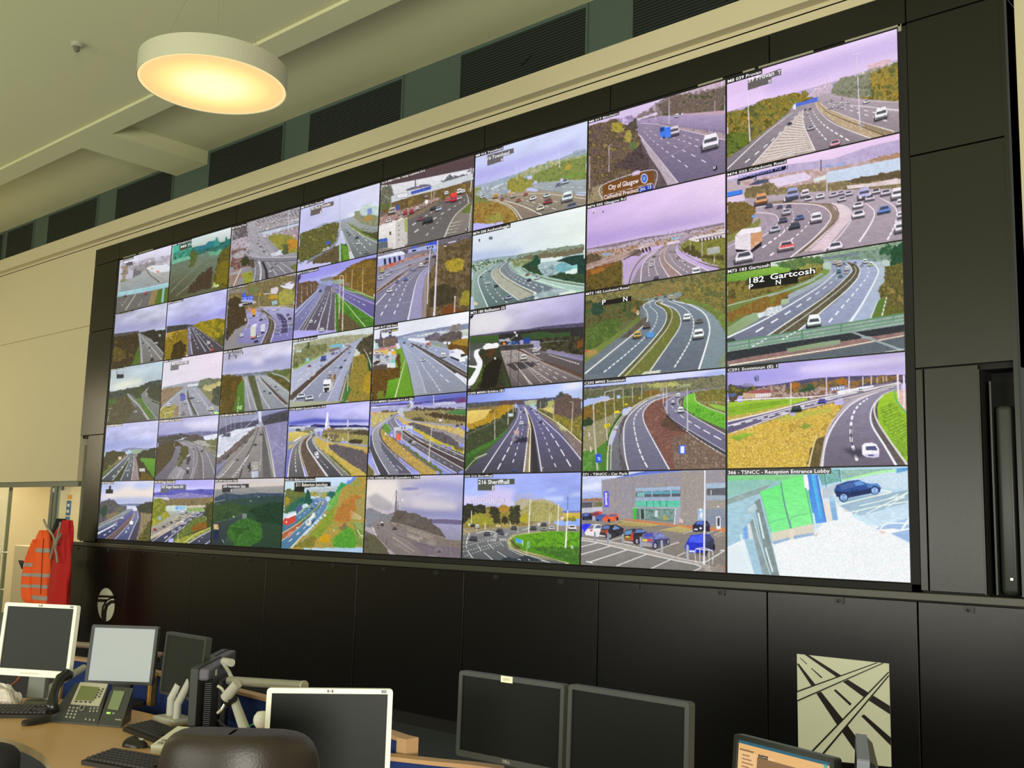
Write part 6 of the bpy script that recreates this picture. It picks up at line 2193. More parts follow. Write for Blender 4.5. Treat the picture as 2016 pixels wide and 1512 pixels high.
S(5, 3, (900, 740, 1180, 950), 'wall screen with straight motorway past yellow stubble field and tall trees under blue sky', '''
s 8c9cf0 c0d0f8 9cacf4 b4c4f0 .25
z f0ecf0 .9 50 1450,180 1560,110 1760,90 1740,180 1600,200
z c0ccf8 .6 60 670,200 1000,180 1400,200 1300,300 700,300
p 54547c,4c4c6c,5c5c74@40 150,390 560,360 800,345 1100,330 1420,300 1420,360 900,400 150,450
p 6c5450,5c4848@20 570,400 600,360 700,350 920,345 920,390 600,420
q 5c5c54,4c4c4c,6c6c5c@24 150,410 400,390 580,370 580,420 150,450
q 7c6c48,8c7c50,6c5c40@24 145,460 500,430 620,430 480,470 145,490
g e8cc74 d8b85c 145,500 560,470 620,500 560,560 400,620 140,700
q b89028,a88428,c89c30,8c7824@30 430,540 480,470 640,420 790,410 800,450 620,580 420,680 140,760 140,690 400,610
q 8c6c20,7c6420@24 440,520 500,470 560,460 560,520 460,550
q 484c34,3c442c,545a3c@40 140,790 400,680 640,580 790,470 850,450 840,560 720,760 540,900 120,1220
q 4c7c34,40702c@30 400,960 560,900 700,740 720,760 540,960 300,1150 120,1240 140,1100
g 4c6434 3c5428 120,1180 400,1020 540,960 420,1110 120,1340
h 848478 4 14 140,830 500,660 640,590 | 140,870 500,690 640,610
l 8c8c80 4 5 140,830 400,720 640,590
g c4c8c4 b8bca8 950,360 1130,340 1130,380 960,390
q a8ac84,b8b888@20 950,370 1120,350 1140,400 960,400
g d8c874 ccb868 1150,470 1350,450 1400,500 1300,550
q b8bc6c,a8ac60@20 1260,370 1360,340 1400,420 1280,450
q 4c4c48,5c5850,3c4038@24 1120,370 1180,330 1250,320 1280,420 1200,460 1130,440
q 6c6844,5c5c3c,7c7848@30 1140,470 1250,480 1360,560 1760,560 1760,900 1500,760 1350,640 1180,520
q 6c5450,5c4c44,7c645c,4c4840@30 1370,540 1360,420 1420,260 1480,230 1520,280 1580,260 1640,320 1760,330 1760,560 1640,640 1560,600
q 3c4848,4c5850@24 1420,290 1460,240 1510,250 1510,300 1430,320
q 6c6838,7c7840,a08c34,5c6030@40 1340,560 1500,560 1640,640 1760,520 1760,900 1640,800 1500,700 1380,640
q 8c7c30,9c8830@24 1480,660 1560,640 1650,720 1600,780
g 7c78a0 4a4854 860,420 960,420 1000,530 1060,700 1200,1345 150,1370 120,1340 420,1110 700,790 840,560
g 7470a0 524e5c 970,430 1050,450 1150,520 1500,820 1760,1190 1750,1340 1200,1345 1060,700
p 8c7c74,7c6c68,94847c@30 1150,520 1300,610 1500,740 1760,960 1760,1190 1500,830
q b8b87c,c4c48c@14 1400,640 1460,680 1560,770 1540,800 1480,770
p 9c8c74,8c7c64@16 1000,560 1020,560 1040,800 1030,1350 950,1350 990,860
l 3c342c 30 90 1015,560 1060,760 1110,1350
z 3a3a44 .5 20 1020,700 1060,700 1160,1345 1040,1345
l fcf8fc 4 14 865,440 880,520 820,680 620,980 370,1360
l f0f0f0 5 20 940,430 1010,640 1000,860 945,1350
l f0e4c0 10 22 960,450 1020,640 1040,800 1020,1350
l f8f4fc 5 16 970,460 1040,600 1110,830 1195,1345
l f4f0fc 5 14 1080,490 1250,650 1500,880 1760,1195
l f0e8c0 8 14 1060,450 1250,560 1500,720 1640,840 1760,950
d fcf8fc 7 16 9 .6 900,500 890,660 770,950 640,1200 550,1370
d f4f4fc 5 14 9 .35 940,660 920,800 860,1000 770,1290
d f8f4fc 6 18 9 .6 1050,470 1200,650 1380,900 1640,1340
d f0f0fc 5 14 9 .35 1130,640 1230,850 1330,1130 1430,1360
l 5c5c60 14 18 840,560 760,740 540,960 300,1190
l c8c8c0 6 10 420,1110 250,1190 120,1340
l c4d0bc 8 10 250,1165 420,1100
l ccc0ac 8 12 535,490 535,900
l ccc0ac 8 12 727,450 720,690
l ccc0ac 6 6 797,410 795,560
l c8c0b0 7 8 828,385 825,510
l ccc0ac 10 12 1638,380 1615,810
l c8bca8 6 6 1590,372 1640,376
l c8bca8 8 9 1370,380 1365,630
l c4b8a8 6 7 1250,370 1248,550
l c4b8a8 6 7 1120,340 1118,470
l c4b8a8 5 6 1180,360 1176,460
p ccdce4,bcd0dc 728,535 795,530 795,575 730,580
p a8c8bc 1040,390 1090,380 1090,440 1045,440
v f0ecf4 910,670 56
z 302c40 .6 14 930,690 1000,690 1000,702 930,705
p d8b8b4,c4a49c 805,785 850,760 880,785 870,850 810,840
p 8c8490,9c94a4 775,860 800,830 880,820 875,910 780,930
p 544c80 820,860 862,850 855,890 820,890
z 1c1828 .7 16 870,870 1000,870 1000,940 800,950
c 3c3850 950,515 30 1187,655 40 1125,520 26 1045,470 26 905,475 22
c d8d8e8 1020,495 26 985,440 20 920,510 20
c 4c5898 810,1330 60
l fcfcfc 12 10 1210,1300 1215,1300
cap 670,228 C295 M90N Echline (E)
''')
S(4, 3, (720, 770, 960, 950), 'wall screen with white gantry and orange sign above curving roads, firth and bridge tower behind', '''
s 8c8cd8 7c84d0 a4a8e4 8c94d8 .4
z 4c54b0 .6 30 800,150 1200,90 1660,40 1660,90 1200,140 800,180
p 5c5498,4c4488,6c64a0@40 90,250 500,210 820,190 1180,150 1300,130 1660,90 1660,170 1000,200 90,300
p 3c3c80,4c4890 1200,160 1300,135 1400,150 1380,170 1220,180
p 6c3c70,7c4878 1500,140 1660,110 1660,220 1500,220
p b4b0d8,a4a4d0@30 90,290 500,240 700,230 1000,240 1660,190 1660,280 1000,290 600,340 90,340
p d0d0e8,b8b8d8@12 1120,210 1300,180 1470,180 1470,220 1130,240
p e4e4f0 95,265 500,240 500,250 95,285
q 4c4048,5c504c,3c3c3c@24 740,310 840,270 950,290 1150,280 1300,270 1660,280 1660,320 1000,340
h f4f4fc 10 8 1460,280 1640,290 | 1475,290 1650,298
q c8b878,b8a868,d8c88c@30 90,370 240,350 480,330 540,340 400,420 250,520 90,600
q 5c503c,6c6048@20 240,350 300,320 430,330 520,330 480,360
p c06048,e0d4cc 100,375 230,355 230,370 105,390
q 9c8c5c,8c8050,ac9c68,7c7048@30 650,340 900,320 1300,320 1660,320 1640,560 1200,520 800,480 620,430
g 54844c 4c7c44 1290,360 1500,310 1650,310 1650,400 1500,390
q 4c3c2c,5c4834,3c3428@30 960,380 1150,360 1300,380 1640,410 1640,520 1400,480 1100,430
q 4c4834,5c583c@24 740,460 850,430 970,460 960,500 800,510
g c8c4c4 9c98a0 560,380 640,370 640,440 800,490 1200,540 1640,560 1640,590 1200,560 780,520 620,480
q c8b06c,d8c078,b8a060@30 540,440 620,470 780,520 1100,560 1630,640 1630,820 1300,680 900,560 700,560 600,540
p 5c5458,6c6468,4c484c@24 680,540 780,520 1000,580 1200,640 1500,840 1540,920 1300,860 960,680 800,600
q a49c98,7c747c,ccc4bc,5c5860@12 1030,610 1200,620 1500,710 1630,780 1630,860 1540,860 1360,720 1100,650
q c8b840,b8a83c,d8c850@24 780,620 900,650 1000,720 1200,820 1440,920 1640,1000 1630,1020 1400,930 1000,770 800,660
q 6c6040,7c7048@24 1440,930 1540,910 1640,930 1640,1000 1500,970
g 8c8c98 5c5862 480,380 540,370 500,440 520,560 800,720 1100,850 1630,1060 1625,1120 1000,900 620,640 470,560 420,440
p 4c4044,54484c@24 620,650 780,740 1100,900 1620,1130 1625,1290 1200,1080 860,870 640,720
g 888490 5c5860 390,440 470,380 440,470 460,570 640,700 860,860 1300,1100 1620,1290 1500,1350 1180,1170 700,860 480,700 380,560
l ece8e4 8 14 560,380 490,430 500,500 640,650 1000,870 1620,1160
l e4dcd4 4 12 480,390 410,470 450,570 640,710 900,880 1620,1290
l f0ecec 5 9 570,390 510,460 540,560 760,690 1080,840 1630,1080
l f0e8e4 4 9 390,440 350,500 380,580 620,800 1000,1060 1500,1350
l d8ccc0 4 9 420,560 640,830 980,1090 1390,1350
l b8a890 6 10 780,740 900,830 1100,900
q 6c9c44,5c8c3c@20 280,620 310,560 350,540 390,620 400,700 320,680
q c8a860,b89850,a88c48,d4b46c@30 240,640 300,640 380,740 460,800 640,960 860,1120 1180,1350 900,1360 640,1130 420,950 280,800
q 6c6868,7c747c@20 400,740 500,800 700,960 900,1090 1200,1290 1100,1290 800,1070
q 6c783c,5c6834@20 620,860 860,1040 1290,1330 1220,1350 800,1040
g a4a4ac 7c7c8c 110,610 400,420 430,430 300,540 220,640 210,760 320,920 760,1360 570,1360 380,1370 200,1060 110,880 90,720
g 54545c 46464e 80,740 110,720 130,900 260,1150 390,1360 230,1380 70,1000
g 686874 5c5c6c 220,660 290,580 250,640 250,740 360,930 560,1130 760,1355 560,1360 280,1000
l f0ecf0 6 14 400,440 180,600 115,740 150,940 260,1160 390,1365
l d8d0c8 6 10 420,450 260,560 210,660 230,760 340,920 760,1355
l 4c3c38 8 16 230,740 320,860 480,1020 760,1240 900,1345
l d8ccb0 5 8 400,960 640,1160 900,1350
d f4f0f4 8 18 15 .6 70,960 140,1150 240,1385
d f0f0f4 5 10 7 .5 270,960 380,1120 560,1355
l e8e4e8 7 9 510,1225 560,1260 605,1300
q b4a894,c4b8a0@24 50,1190 130,1270 180,1370 50,1380
q 6c6440,746c44@20 50,1220 120,1290 130,1380 50,1380
l f0ecf0 34 50 740,170 750,130
l e8e8f4 8 12 1120,60 1120,210
p ccd0dc,e0e4ec@14 700,240 740,190 800,190 770,260 700,320 660,320
q 6c6864,9c98a0@14 660,290 730,200 770,220 700,310
q bcc4d8,d4dce8,8c98b0@14 520,310 600,290 690,280 680,330 540,360
l e8e4ec 8 10 760,180 765,270
p d4d8e4,c4c8d8 465,605 775,568 778,618 470,662
p 30303c 590,605 612,602 612,628 592,630
p 30303c 635,600 655,598 656,622 637,624
l c8ccd4 22 22 480,650 485,760
l c8ccd4 18 18 755,620 760,710
p c0c4d4 560,570 580,568 582,590 562,592
p e85c44,f07058@14 505,710 580,705 582,800 510,810
l d8d0cc 8 8 530,800 540,840
l ccccd0 10 12 605,650 590,860
l d4ccc0 10 18 1100,570 1060,880 1040,1170
l d8d0c8 9 16 1635,810 1620,1010
l c4bcb4 5 6 800,540 800,610
l c4bcb4 5 5 1280,400 1280,530
v e4e0e4 1230,490 50
p d4ccc8,e4dcdc 1205,470 1260,465 1258,505 1210,510
c 484450 745,825 70
v dcd8e0 790,860 60
p 6c4c48 735,800 770,795 775,820 740,825
c 403c40 1510,568 50 1580,553 40
c 3c3840 430,400 24
e f4f4f8 330,705 12 20
e f0e8d8 435,730 12 20
e f0c850 310,785 18 12
e f4f4f4 150,535 8 14
l e8e8f0 6 5 1660,90 1650,180
d dcd8dc 5 8 7 .3 860,920 1180,1110 1510,1290
d d0d0d8 5 8 6 .3 900,760 1180,920 1580,1090
cap 805,150 C719 M90N Queensferry Jct Slip
''')
S(3, 3, (550, 790, 750, 940), 'wall screen with slender white cable bridge tower against dark violet cloud above a left bend', '''
s a8a8ec ccc8f8 6c70c8 9c9cdc .3
z 3c44a8 .8 40 200,420 700,340 1200,370 1790,380 1790,420 1200,440 700,430 200,480
z c8ccf8 .8 30 800,460 1200,430 1790,420 1790,470 1200,480
p 2c2c64,383870@40 200,480 620,490 700,455 900,470 1100,480 1400,480 1500,465 1600,480 1790,490 1790,530 1000,520 200,520
p c8ccd8,d8dce4@30 190,510 400,500 620,490 640,530 400,560 190,560
p b0b4d0,a8acc8 190,540 500,540 500,590 190,610
p 7c7c94,8c8c9c@30 500,520 700,500 780,520 720,560 520,560
p c8c8c8,e4e4e4,a4a4a8@16 1100,540 1300,520 1500,520 1720,520 1720,560 1300,570
q 3c4034,4c4c3c@16 320,590 330,550 400,550 430,590
q 8c8c54,7c7c4c@20 430,590 640,580 700,600 600,640 430,620
g d8c874 c8b05c 185,630 400,600 600,640 580,670 400,740 180,790
q 7c7058,8c7c5c,6c6448@24 870,580 1000,560 1400,560 1790,570 1780,640 1400,620 1000,620 880,630
q 4c4434,5c5040,3c382c@24 1380,620 1560,580 1780,570 1780,680 1500,660
q a49858,948c50,b4a860,7c7448@30 860,640 1000,620 1300,640 1780,690 1770,860 1500,800 1100,780 840,720
q 6c5c4c,7c6854@20 1000,660 1120,640 1190,700 1100,760 1000,740
q 3c3828,4c4430@24 1360,780 1500,750 1660,770 1640,820 1440,830
q 5c5438,4c4830@24 860,680 960,640 980,760 1200,800 1060,790
g b4b4bc 9c9ca0 700,640 780,640 820,740 1000,800 1300,830 1770,870 1770,910 1300,870 960,830 780,740
q c8ac54,d8bc60,b89c4c,c4b45c@30 690,730 780,740 900,800 1100,830 1400,860 1770,920 1770,1020 1500,940 1200,880 960,850 1000,960 1200,1120 1500,1300 1740,1450 1740,1470 1400,1470 1100,1200 860,960 720,840
q 5c5458,6c6468,4c484c,7c7074@24 970,870 1100,850 1300,900 1600,960 1770,1050 1750,1440 1500,1290 1250,1120 1080,980
q b48c50,c49c5c@20 1640,970 1770,1020 1770,1060 1660,1000
q 6c683c,7c783e@20 1000,1050 1200,1230 1440,1440 1400,1470 1200,1320 960,1080
g acacac 8c8c90 180,830 440,700 520,670 400,760 260,900 170,980
q c8bc78,b8ac6c@20 180,900 330,820 250,900 180,950
l f4f4f4 16 20 430,710 350,760 300,790
g 8c8a8c 5c5a5c 260,900 360,780 560,660 640,640 480,740 400,880 400,1040 480,1370 500,1490 180,1500 200,1200
p 6c5c50,5c4c44,74645a@40 450,740 560,680 680,640 590,720 545,820 560,920 700,1160 940,1470 580,1490 440,1100 410,900
g 707078 4a4a52 590,720 690,640 720,650 650,760 640,820 740,970 1260,1480 960,1480 760,1240 600,1000 560,860
g a8a4a0 7c7874 650,740 700,700 700,830 900,1030 1380,1470 1260,1480 740,960
q 5c6430,6c7038@16 720,860 860,980 1200,1260 1440,1450 1390,1470 1160,1290
l f4f0f0 5 18 560,670 360,810 260,960 200,1240 175,1500
l f0ecec 6 20 650,650 480,740 410,880 410,1060 520,1490
l d8c8b4 6 16 660,650 490,760 430,900 440,1080 570,1490
l dcd8dc 22 40 640,690 560,780 550,860 620,1010 950,1480
l f0ecec 5 12 690,700 650,770 720,900 900,1090 1250,1480
l e4e0d8 5 10 700,740 700,830 900,1020 1380,1470
d f4f4f4 8 20 8 .4 335,950 320,1100 325,1290 345,1440
d f0f0f0 6 18 5 .35 800,1140 880,1230 1000,1360
p f8f8fc 940,270 960,205 975,270 985,470 910,520 905,500
l 7c80b8 6 10 968,300 965,480
p e8ecf8,d4d8ec 905,520 990,480 1010,520 960,560 920,560
q d0a48c,b48870@14 920,560 1000,500 1010,540 940,590
l d8dcf0 22 26 1355,380 1355,490
l c8ccd8 8 8 1340,560 1345,490
p ccd4e8,b8c4dc,d8dcec@16 690,560 720,540 860,525 865,590 700,605
q 98a0a8,b8bcc4@12 650,600 720,580 720,610 600,650
l 5c5c68 16 16 770,610 770,690
l 5c5c68 10 10 800,610 800,720
l d0c8b0 10 12 1365,600 1355,830
l d0c4ac 9 14 965,640 945,1000
l ccc0a8 8 8 1070,650 1070,760
l ccc0a8 5 5 570,600 570,690
e f4f4f4 1257,748 12 20
e f4f0e8 990,715 12 16
e f0ece4 1015,755 14 12
e f0f0f0 625,605 14 8
v f0f0f8 735,1030 76
p f4f4fc,e8e8f4 705,1060 770,1010 780,1050 790,1100 765,1130 720,1110
p 5c5c70 720,1075 780,1060 780,1085 730,1095
c 3c3844 720,980 50
cap 920,132 C720 M90N Queensferry Jct (N)
''')
S(2, 3, (180, 780, 580, 1080), 'wall screen looking down the long deck of a cable-stayed bridge with water either side', '''
s 9c9cb4 8c90b8 6c6c88 7c7c98 .3
p 4c4c64,5c5870,44445c@30 1270,330 1400,270 1640,240 1700,200 1960,130 1955,250 1720,290 1650,270 1500,330 1270,380
p 3c3c44,4c4c54@24 1680,270 1800,190 1955,150 1955,240 1720,285
p d8dcec,e8ecf4,ccd0e0@40 1265,400 1440,330 1620,310 1500,400 1250,620
h a8acc0 3 14 1300,400 1250,560 | 1500,390 1300,560
p 9490b4,8480a8,a09cc0@30 1710,290 1955,245 1935,800 1820,800 1750,500
p 7c789c,8c88ac@20 1830,700 1935,640 1930,800 1820,800
h 7c7898 3 24 1760,320 1830,780 | 1950,280 1930,780
q 5c5c70,4c4c5c@12 1280,390 1380,370 1390,390 1290,405
g a09a98 807a78 1640,300 1700,270 1760,480 1810,800 1245,815 1400,560 1600,330
q 54504c,5c5854@20 1600,330 1650,310 1520,480 1250,680 1250,640 1440,470
q 6c5c5c,7c6c68@20 1600,320 1500,420 1250,620 1245,660 1460,500
p 5c5c5c,666464@20 1690,300 1720,310 1740,480 1780,800 1700,800 1690,500
l c8c4c0 4 6 1700,290 1740,480 1810,800
l dcd8d4 3 12 1720,300 1770,500 1820,800
l 44444c 5 14 1660,310 1600,480 1520,640 1470,810
l b4b0ac 3 8 1640,310 1540,480 1340,700 1250,800
l b4b0ac 3 6 1690,320 1690,500 1670,740
l a8a4a0 3 5 1600,350 1460,520 1250,720
h e4e8f0 6 9 1570,570 1500,700 1410,810 | 1530,620 1460,720 1390,800
h e0e4ec 6 7 1430,630 1330,740 1260,810 | 1400,660 1310,780 1250,810
l d4d8ec 26 30 1670,160 1675,280
q c4c8d8,8c90a4@12 1640,290 1680,250 1700,270 1680,310
l c8ccdc 3 3 1335,230 1340,350
l c8ccdc 3 3 1420,220 1425,330
l c8ccdc 3 3 1385,220 1385,330
l c8ccdc 3 3 1490,200 1490,320
l d4d8e8 2 2 1660,180 1440,400
l d4d8e8 2 2 1660,190 1350,480
l 8c8c9c 3 3 1420,400 1560,345
c e0e4ec 1677,350 22
c 3c3c44 1680,380 24 1625,480 30 1360,590 26 1450,630 24 1515,450 18 1550,395 16
q 343c38,2c3430@16 1545,690 1560,640 1585,680 1585,740 1560,740
p ccd0e0,b8c0d4 1585,745 1655,740 1655,800 1590,805
q bcb8b4,8c8884,dcd8d4@8 1590,650 1665,640 1660,740 1590,740
cap 1638,178 C730 M90 QC Mid Tower N/B Cam (1)
''')
S(1, 3, (180, 780, 580, 1080), 'wall screen with road sweeping past a dark headland, black lorry and estuary behind', '''
s acacdc ccc8e8 b0b0e4 bcbce8 .4
z e8e4f4 .6 30 900,270 1100,260 1260,240 1250,320 1000,340
z 8c90c4 .5 30 670,340 900,330 1260,340 1260,370 670,380
p 7c7ca4,6c6c94@30 660,390 900,370 1070,350 1260,350 1255,400 900,400
p dce0f0,e8ecf8 1090,400 1255,370 1250,430 1120,430
q 4c4844,3c3c3c,545050@20 660,430 800,390 940,370 980,400 900,450 660,470
q 5c5450,4c4844@20 930,430 980,390 1040,370 1100,400 1130,440 1000,450
q 6c6c4c,7c785a@20 1130,440 1250,420 1250,530 1160,490
q 9c9c98,b4b4ac@12 1000,440 1130,440 1180,490 1100,490
q 443c24,54482c,3c3424,4c4430@30 655,520 760,450 840,460 900,470 880,540 700,730 640,790
g 7c7888 64606c 840,500 880,490 910,530 880,620 700,830 640,830 640,800 800,620
g 8c8890 747078 860,450 940,440 1050,480 1180,560 1240,680 1230,810 760,830 900,620 960,560 920,500
q 4c4c28,545430@16 880,540 920,490 970,510 960,570 880,690 850,700
p 6c6468,746c70@16 1020,480 1060,510 1090,620 1110,820 1060,820 1060,620
q 8c8c74,7c7c68 1100,480 1240,560 1245,610 1150,520
h bcb8c0 4 10 830,700 750,820 | 905,720 850,820
h c4c0c8 4 10 870,690 840,820 | 930,740 900,820
l c8c4c8 3 5 1030,500 1050,600 1000,820
l ccc8cc 3 6 1050,500 1100,620 1110,820
l d4d0d4 3 5 960,460 1120,540 1190,680 1230,800
l d0ccd0 3 5 880,460 1000,520 1010,700 980,820
l bcb8c0 3 4 900,600 840,700 860,690
l c8c4b0 4 5 1240,500 1100,480
l a8a4ac 3 5 830,460 820,500 850,510
p 3c3440,4c4450 945,600 975,570 985,620 960,680 940,670
p d0ccd0 950,590 980,570 980,580 955,605
p 302c3c 942,740 960,720 968,760 945,775
e e0dce4 958,715 12 8
c 4c4850 1090,545 22 1108,535 18 1010,525 16 885,565 18
l c8c8dc 3 3 1095,240 1095,400
l c8c8dc 3 3 1200,230 1200,380
q a8b0c0,c8ccd8 820,440 900,420 960,410 900,440
cap 895,245 C724 M90N Ferry Toll (N)
''')
S(0, 3, (180, 780, 580, 1080), 'wall screen with long straight road, distant rounded hill and bright green field at right', '''
s b4b8e4 ccccec a4b0e8 b8bce4 .35
z 8c98d4 .5 30 120,470 300,440 640,420 640,500 300,520 120,540
p 7c84a8,8c94ac@30 300,530 350,515 420,508 520,520 640,520 640,560 300,550
p 9cac98,8ca088 380,540 450,525 530,530 480,560 400,560
q 3c3c28,4c4830,343424@24 115,560 200,540 320,560 350,580 240,640 120,740
q 2c3024,343c2c,2c3428@24 470,570 540,530 640,510 640,610 540,610 480,600
q 7c7444,8c8450@20 180,690 330,590 360,580 330,620 180,720
g 5c9430 4c8428 480,620 630,620 620,800 540,690
q 343020,403828@24 430,600 480,620 560,740 620,830 470,835 450,700
q 5c4c1c,6c5820@20 500,740 560,760 610,830 480,835
g 6c7480 404850 360,580 400,570 380,620 220,840 95,830 140,760
g 707880 485058 390,580 420,575 420,640 400,830 285,835 360,640
p 8c7c7c,98888a@20 420,590 440,600 460,700 470,830 395,830 410,700
p 343c28,3c4430@16 380,600 400,590 360,660 280,835 215,838 320,680
q 5c6c30,647438@16 140,740 250,660 130,780 100,800
l f0f0f4 4 7 360,590 220,720 95,832
l d8d4c0 4 6 385,590 300,720 205,838
l e0dce0 3 5 390,600 350,700 290,835
l dcd8dc 3 5 420,590 415,700 398,830
l b8a8a4 3 4 440,620 465,830
d e8ecf0 4 7 5 .35 370,620 290,720 180,830
d e8ecf0 4 7 4 .35 400,640 370,740 345,830
c e8ecf0 345,735 32 378,655 22
c d8dce4 412,600 14
p 9cc0c8,b4ccd0 115,560 145,555 140,600 118,605
p d8b8a8,e4c8b4 268,600 298,597 298,625 270,628
p c4c8c8 472,715 528,712 530,742 475,745
q c8e0ec,a8c8d4 330,550 380,540 390,560 340,565
cap 310,295 C760 M90S Masterton
''')
# ---- bottom row
S(7, 4, (1400, 880, 1840, 1210), 'overexposed wall screen of an entrance lobby, green panels and a dark blue car outside', '''
s 80c8a0 b4d4f0 c4e0ec f8f8fc .03
g b8d8ec e8f4fc 920,200 1790,185 1815,1250 560,1170 560,870 930,780
p f4f4f8,eef4f4 560,870 930,780 1140,530 1200,560 1800,880 1812,1245 145,1140 145,900 300,830
z dceaf0 .8 60 145,900 500,850 620,1170 145,1150
g 98c4d0 acd4e4 145,310 450,300 640,320 440,420 145,560
g a8ccd8 a4c8dc 145,540 440,410 560,900 620,1170 400,1170 300,830 145,900
g 8cd08c 80d490 145,260 820,255 640,300 450,290 145,310
p 98c8bc,8cc0b4 145,315 450,298 620,320 440,370 145,460
p 8ca09c,9cb0b0 145,470 440,370 560,330 440,420 145,525
g 70ec80 84f098 440,405 635,335 710,735 545,770
g 78ee84 8cf49c 638,320 825,255 915,690 720,735
l 6c9494 10 16 630,320 660,500 720,730
l 7cc4a4 6 6 440,400 545,770
l 5ca49c 10 8 830,260 860,400 920,700
l 6cb48c 5 5 515,690 600,660 700,640
l 6cac84 5 5 720,720 720,650 760,625 880,600
p e0d8c4,d8d4c0@30 545,775 920,690 930,780 560,860
p 98b4d4,a4bcd8 560,850 710,815 712,835 565,880
p 98b4d4,a0b8d8 740,800 925,772 930,795 750,830
p e8dcc8 708,740 745,735 745,830 712,835
p 7c8c8c,8c9c9c@30 390,500 440,465 620,1170 530,1165 440,760
p 88989c,98a8a8 350,680 395,625 530,1165 470,1160
p b4ccd0,c4d8dc 330,560 400,510 420,560 340,620
l dceef0 16 16 428,600 475,820
l dceef0 14 14 492,910 555,1120
l c4dce0 12 8 385,640 440,850 540,1160
g 74a4e0 88b4e8 290,740 325,705 340,830 300,835
p d8dcdc,e0e0e0 325,700 355,690 385,830 345,830
l e4f4f8 12 14 270,790 300,950 380,1160
g 4488d8 5c9ce8 870,250 960,250 1040,680 945,690
p 6cacec,64a4e8 900,250 940,250 1005,640 975,645
l 40c8f0 12 12 912,255 985,630
l 3c78c8 10 10 962,300 1035,670
p f4f4f4 830,255 865,255 880,380 845,370
p ece4dc,e8e0d8 985,390 1090,370 1140,530 1140,660 1040,670
g 94c0e0 80b0dc 1060,450 1110,450 1145,660 1095,660
e a8d4f0 1085,470 30 20
p dce4ec 1010,470 1060,450 1070,490 1015,500
g 5c9cac 78b4b4 950,215 1160,205 1170,310 1000,350
q 6ca4a4,7cb4a8,88bcb4@20 960,230 1150,210 1170,300 1010,340
l 3c7c98 8 8 1150,205 1170,315
l 3c7c98 6 6 1020,240 1040,370
p 8cb4a8,a4c8b8@30 1160,210 1660,195 1500,240 1180,300
p a8f0a4,b4f4b0 1170,300 1500,220 1780,190 1780,205 1500,245 1180,310
p c8dcec,d0e4f0@60 1180,310 1500,245 1785,205 1790,390 1530,370 1500,330 1350,290 1180,320
p 5c9cd0,68a8d8 1668,195 1785,188 1785,212 1670,240
p c0ccd8,b8c8d8@40 1000,380 1180,315 1100,400 1100,450 1010,470
p 2c4c8c,34549c,24447c@30 1110,390 1130,345 1230,310 1330,298 1400,330 1480,335 1530,370 1520,410 1440,420 1240,460 1130,450
p 5c8cd0,6c9cdc@20 1280,320 1350,305 1390,340 1300,355
p 44609c,4c6cac@20 1150,350 1270,320 1290,360 1180,390
p 4c7cc0,5c8cd0 1390,335 1500,330 1530,365 1410,370
p 1c2c5c,24345c 1110,400 1240,410 1450,375 1440,420 1240,460 1130,450
E 202c54 1195,455 44 44
E a4c4f0 1195,457 32 32
h 5c7cb8 6 5 1175,430 1215,485 | 1215,430 1175,485
E 24305c 1475,392 40 40
E a0c0f0 1475,395 30 30
h 5c7cb8 6 4 1460,375 1490,415 | 1490,375 1460,415
p ccdcec 1095,430 1125,425 1125,440 1095,440
z 6890b0 .7 16 1140,480 1500,420 1520,440 1240,500
g 9cb8c8 a8c4d8 1160,530 1560,420 1790,390 1790,500 1350,620 1270,600
l f0f8e8 10 10 1140,525 1400,460 1620,410 1530,395
l f0f8ec 10 10 1260,590 1480,540 1790,490
l f0f8ec 8 8 1300,605 1340,570 1480,540
l f0f8ec 9 9 1400,600 1640,480 1790,400
l f0f8ec 8 8 1580,550 1790,400
l f0f8ec 8 8 1600,470 1680,450 1740,455 1650,480
l f0f8ec 8 8 1340,530 1560,480 1680,430
g acc8ec 9cb8e4 1480,740 1590,690 1790,640 1790,860 1610,775
l f0f8f8 14 14 1520,745 1590,690 1790,690
l f0f8f8 16 16 1600,775 1790,735
l f0f8f8 20 20 1720,740 1790,640
p f8f8f8 1490,745 1640,735 1700,745 1610,775
q e0c4c0,ecd4d0@20 1490,760 1540,755 1590,775 1540,790
p c8e8f8,d4ecf8 1270,600 1400,650 1480,730 1450,720 1290,640
q dcc0b0,e4ccc0@14 1180,575 1220,570 1235,585 1190,590
q e0d0c4 930,785 960,780 965,800 935,805
cap 1084,242 366 - TSNCC - Reception Entrance Lobby
''')
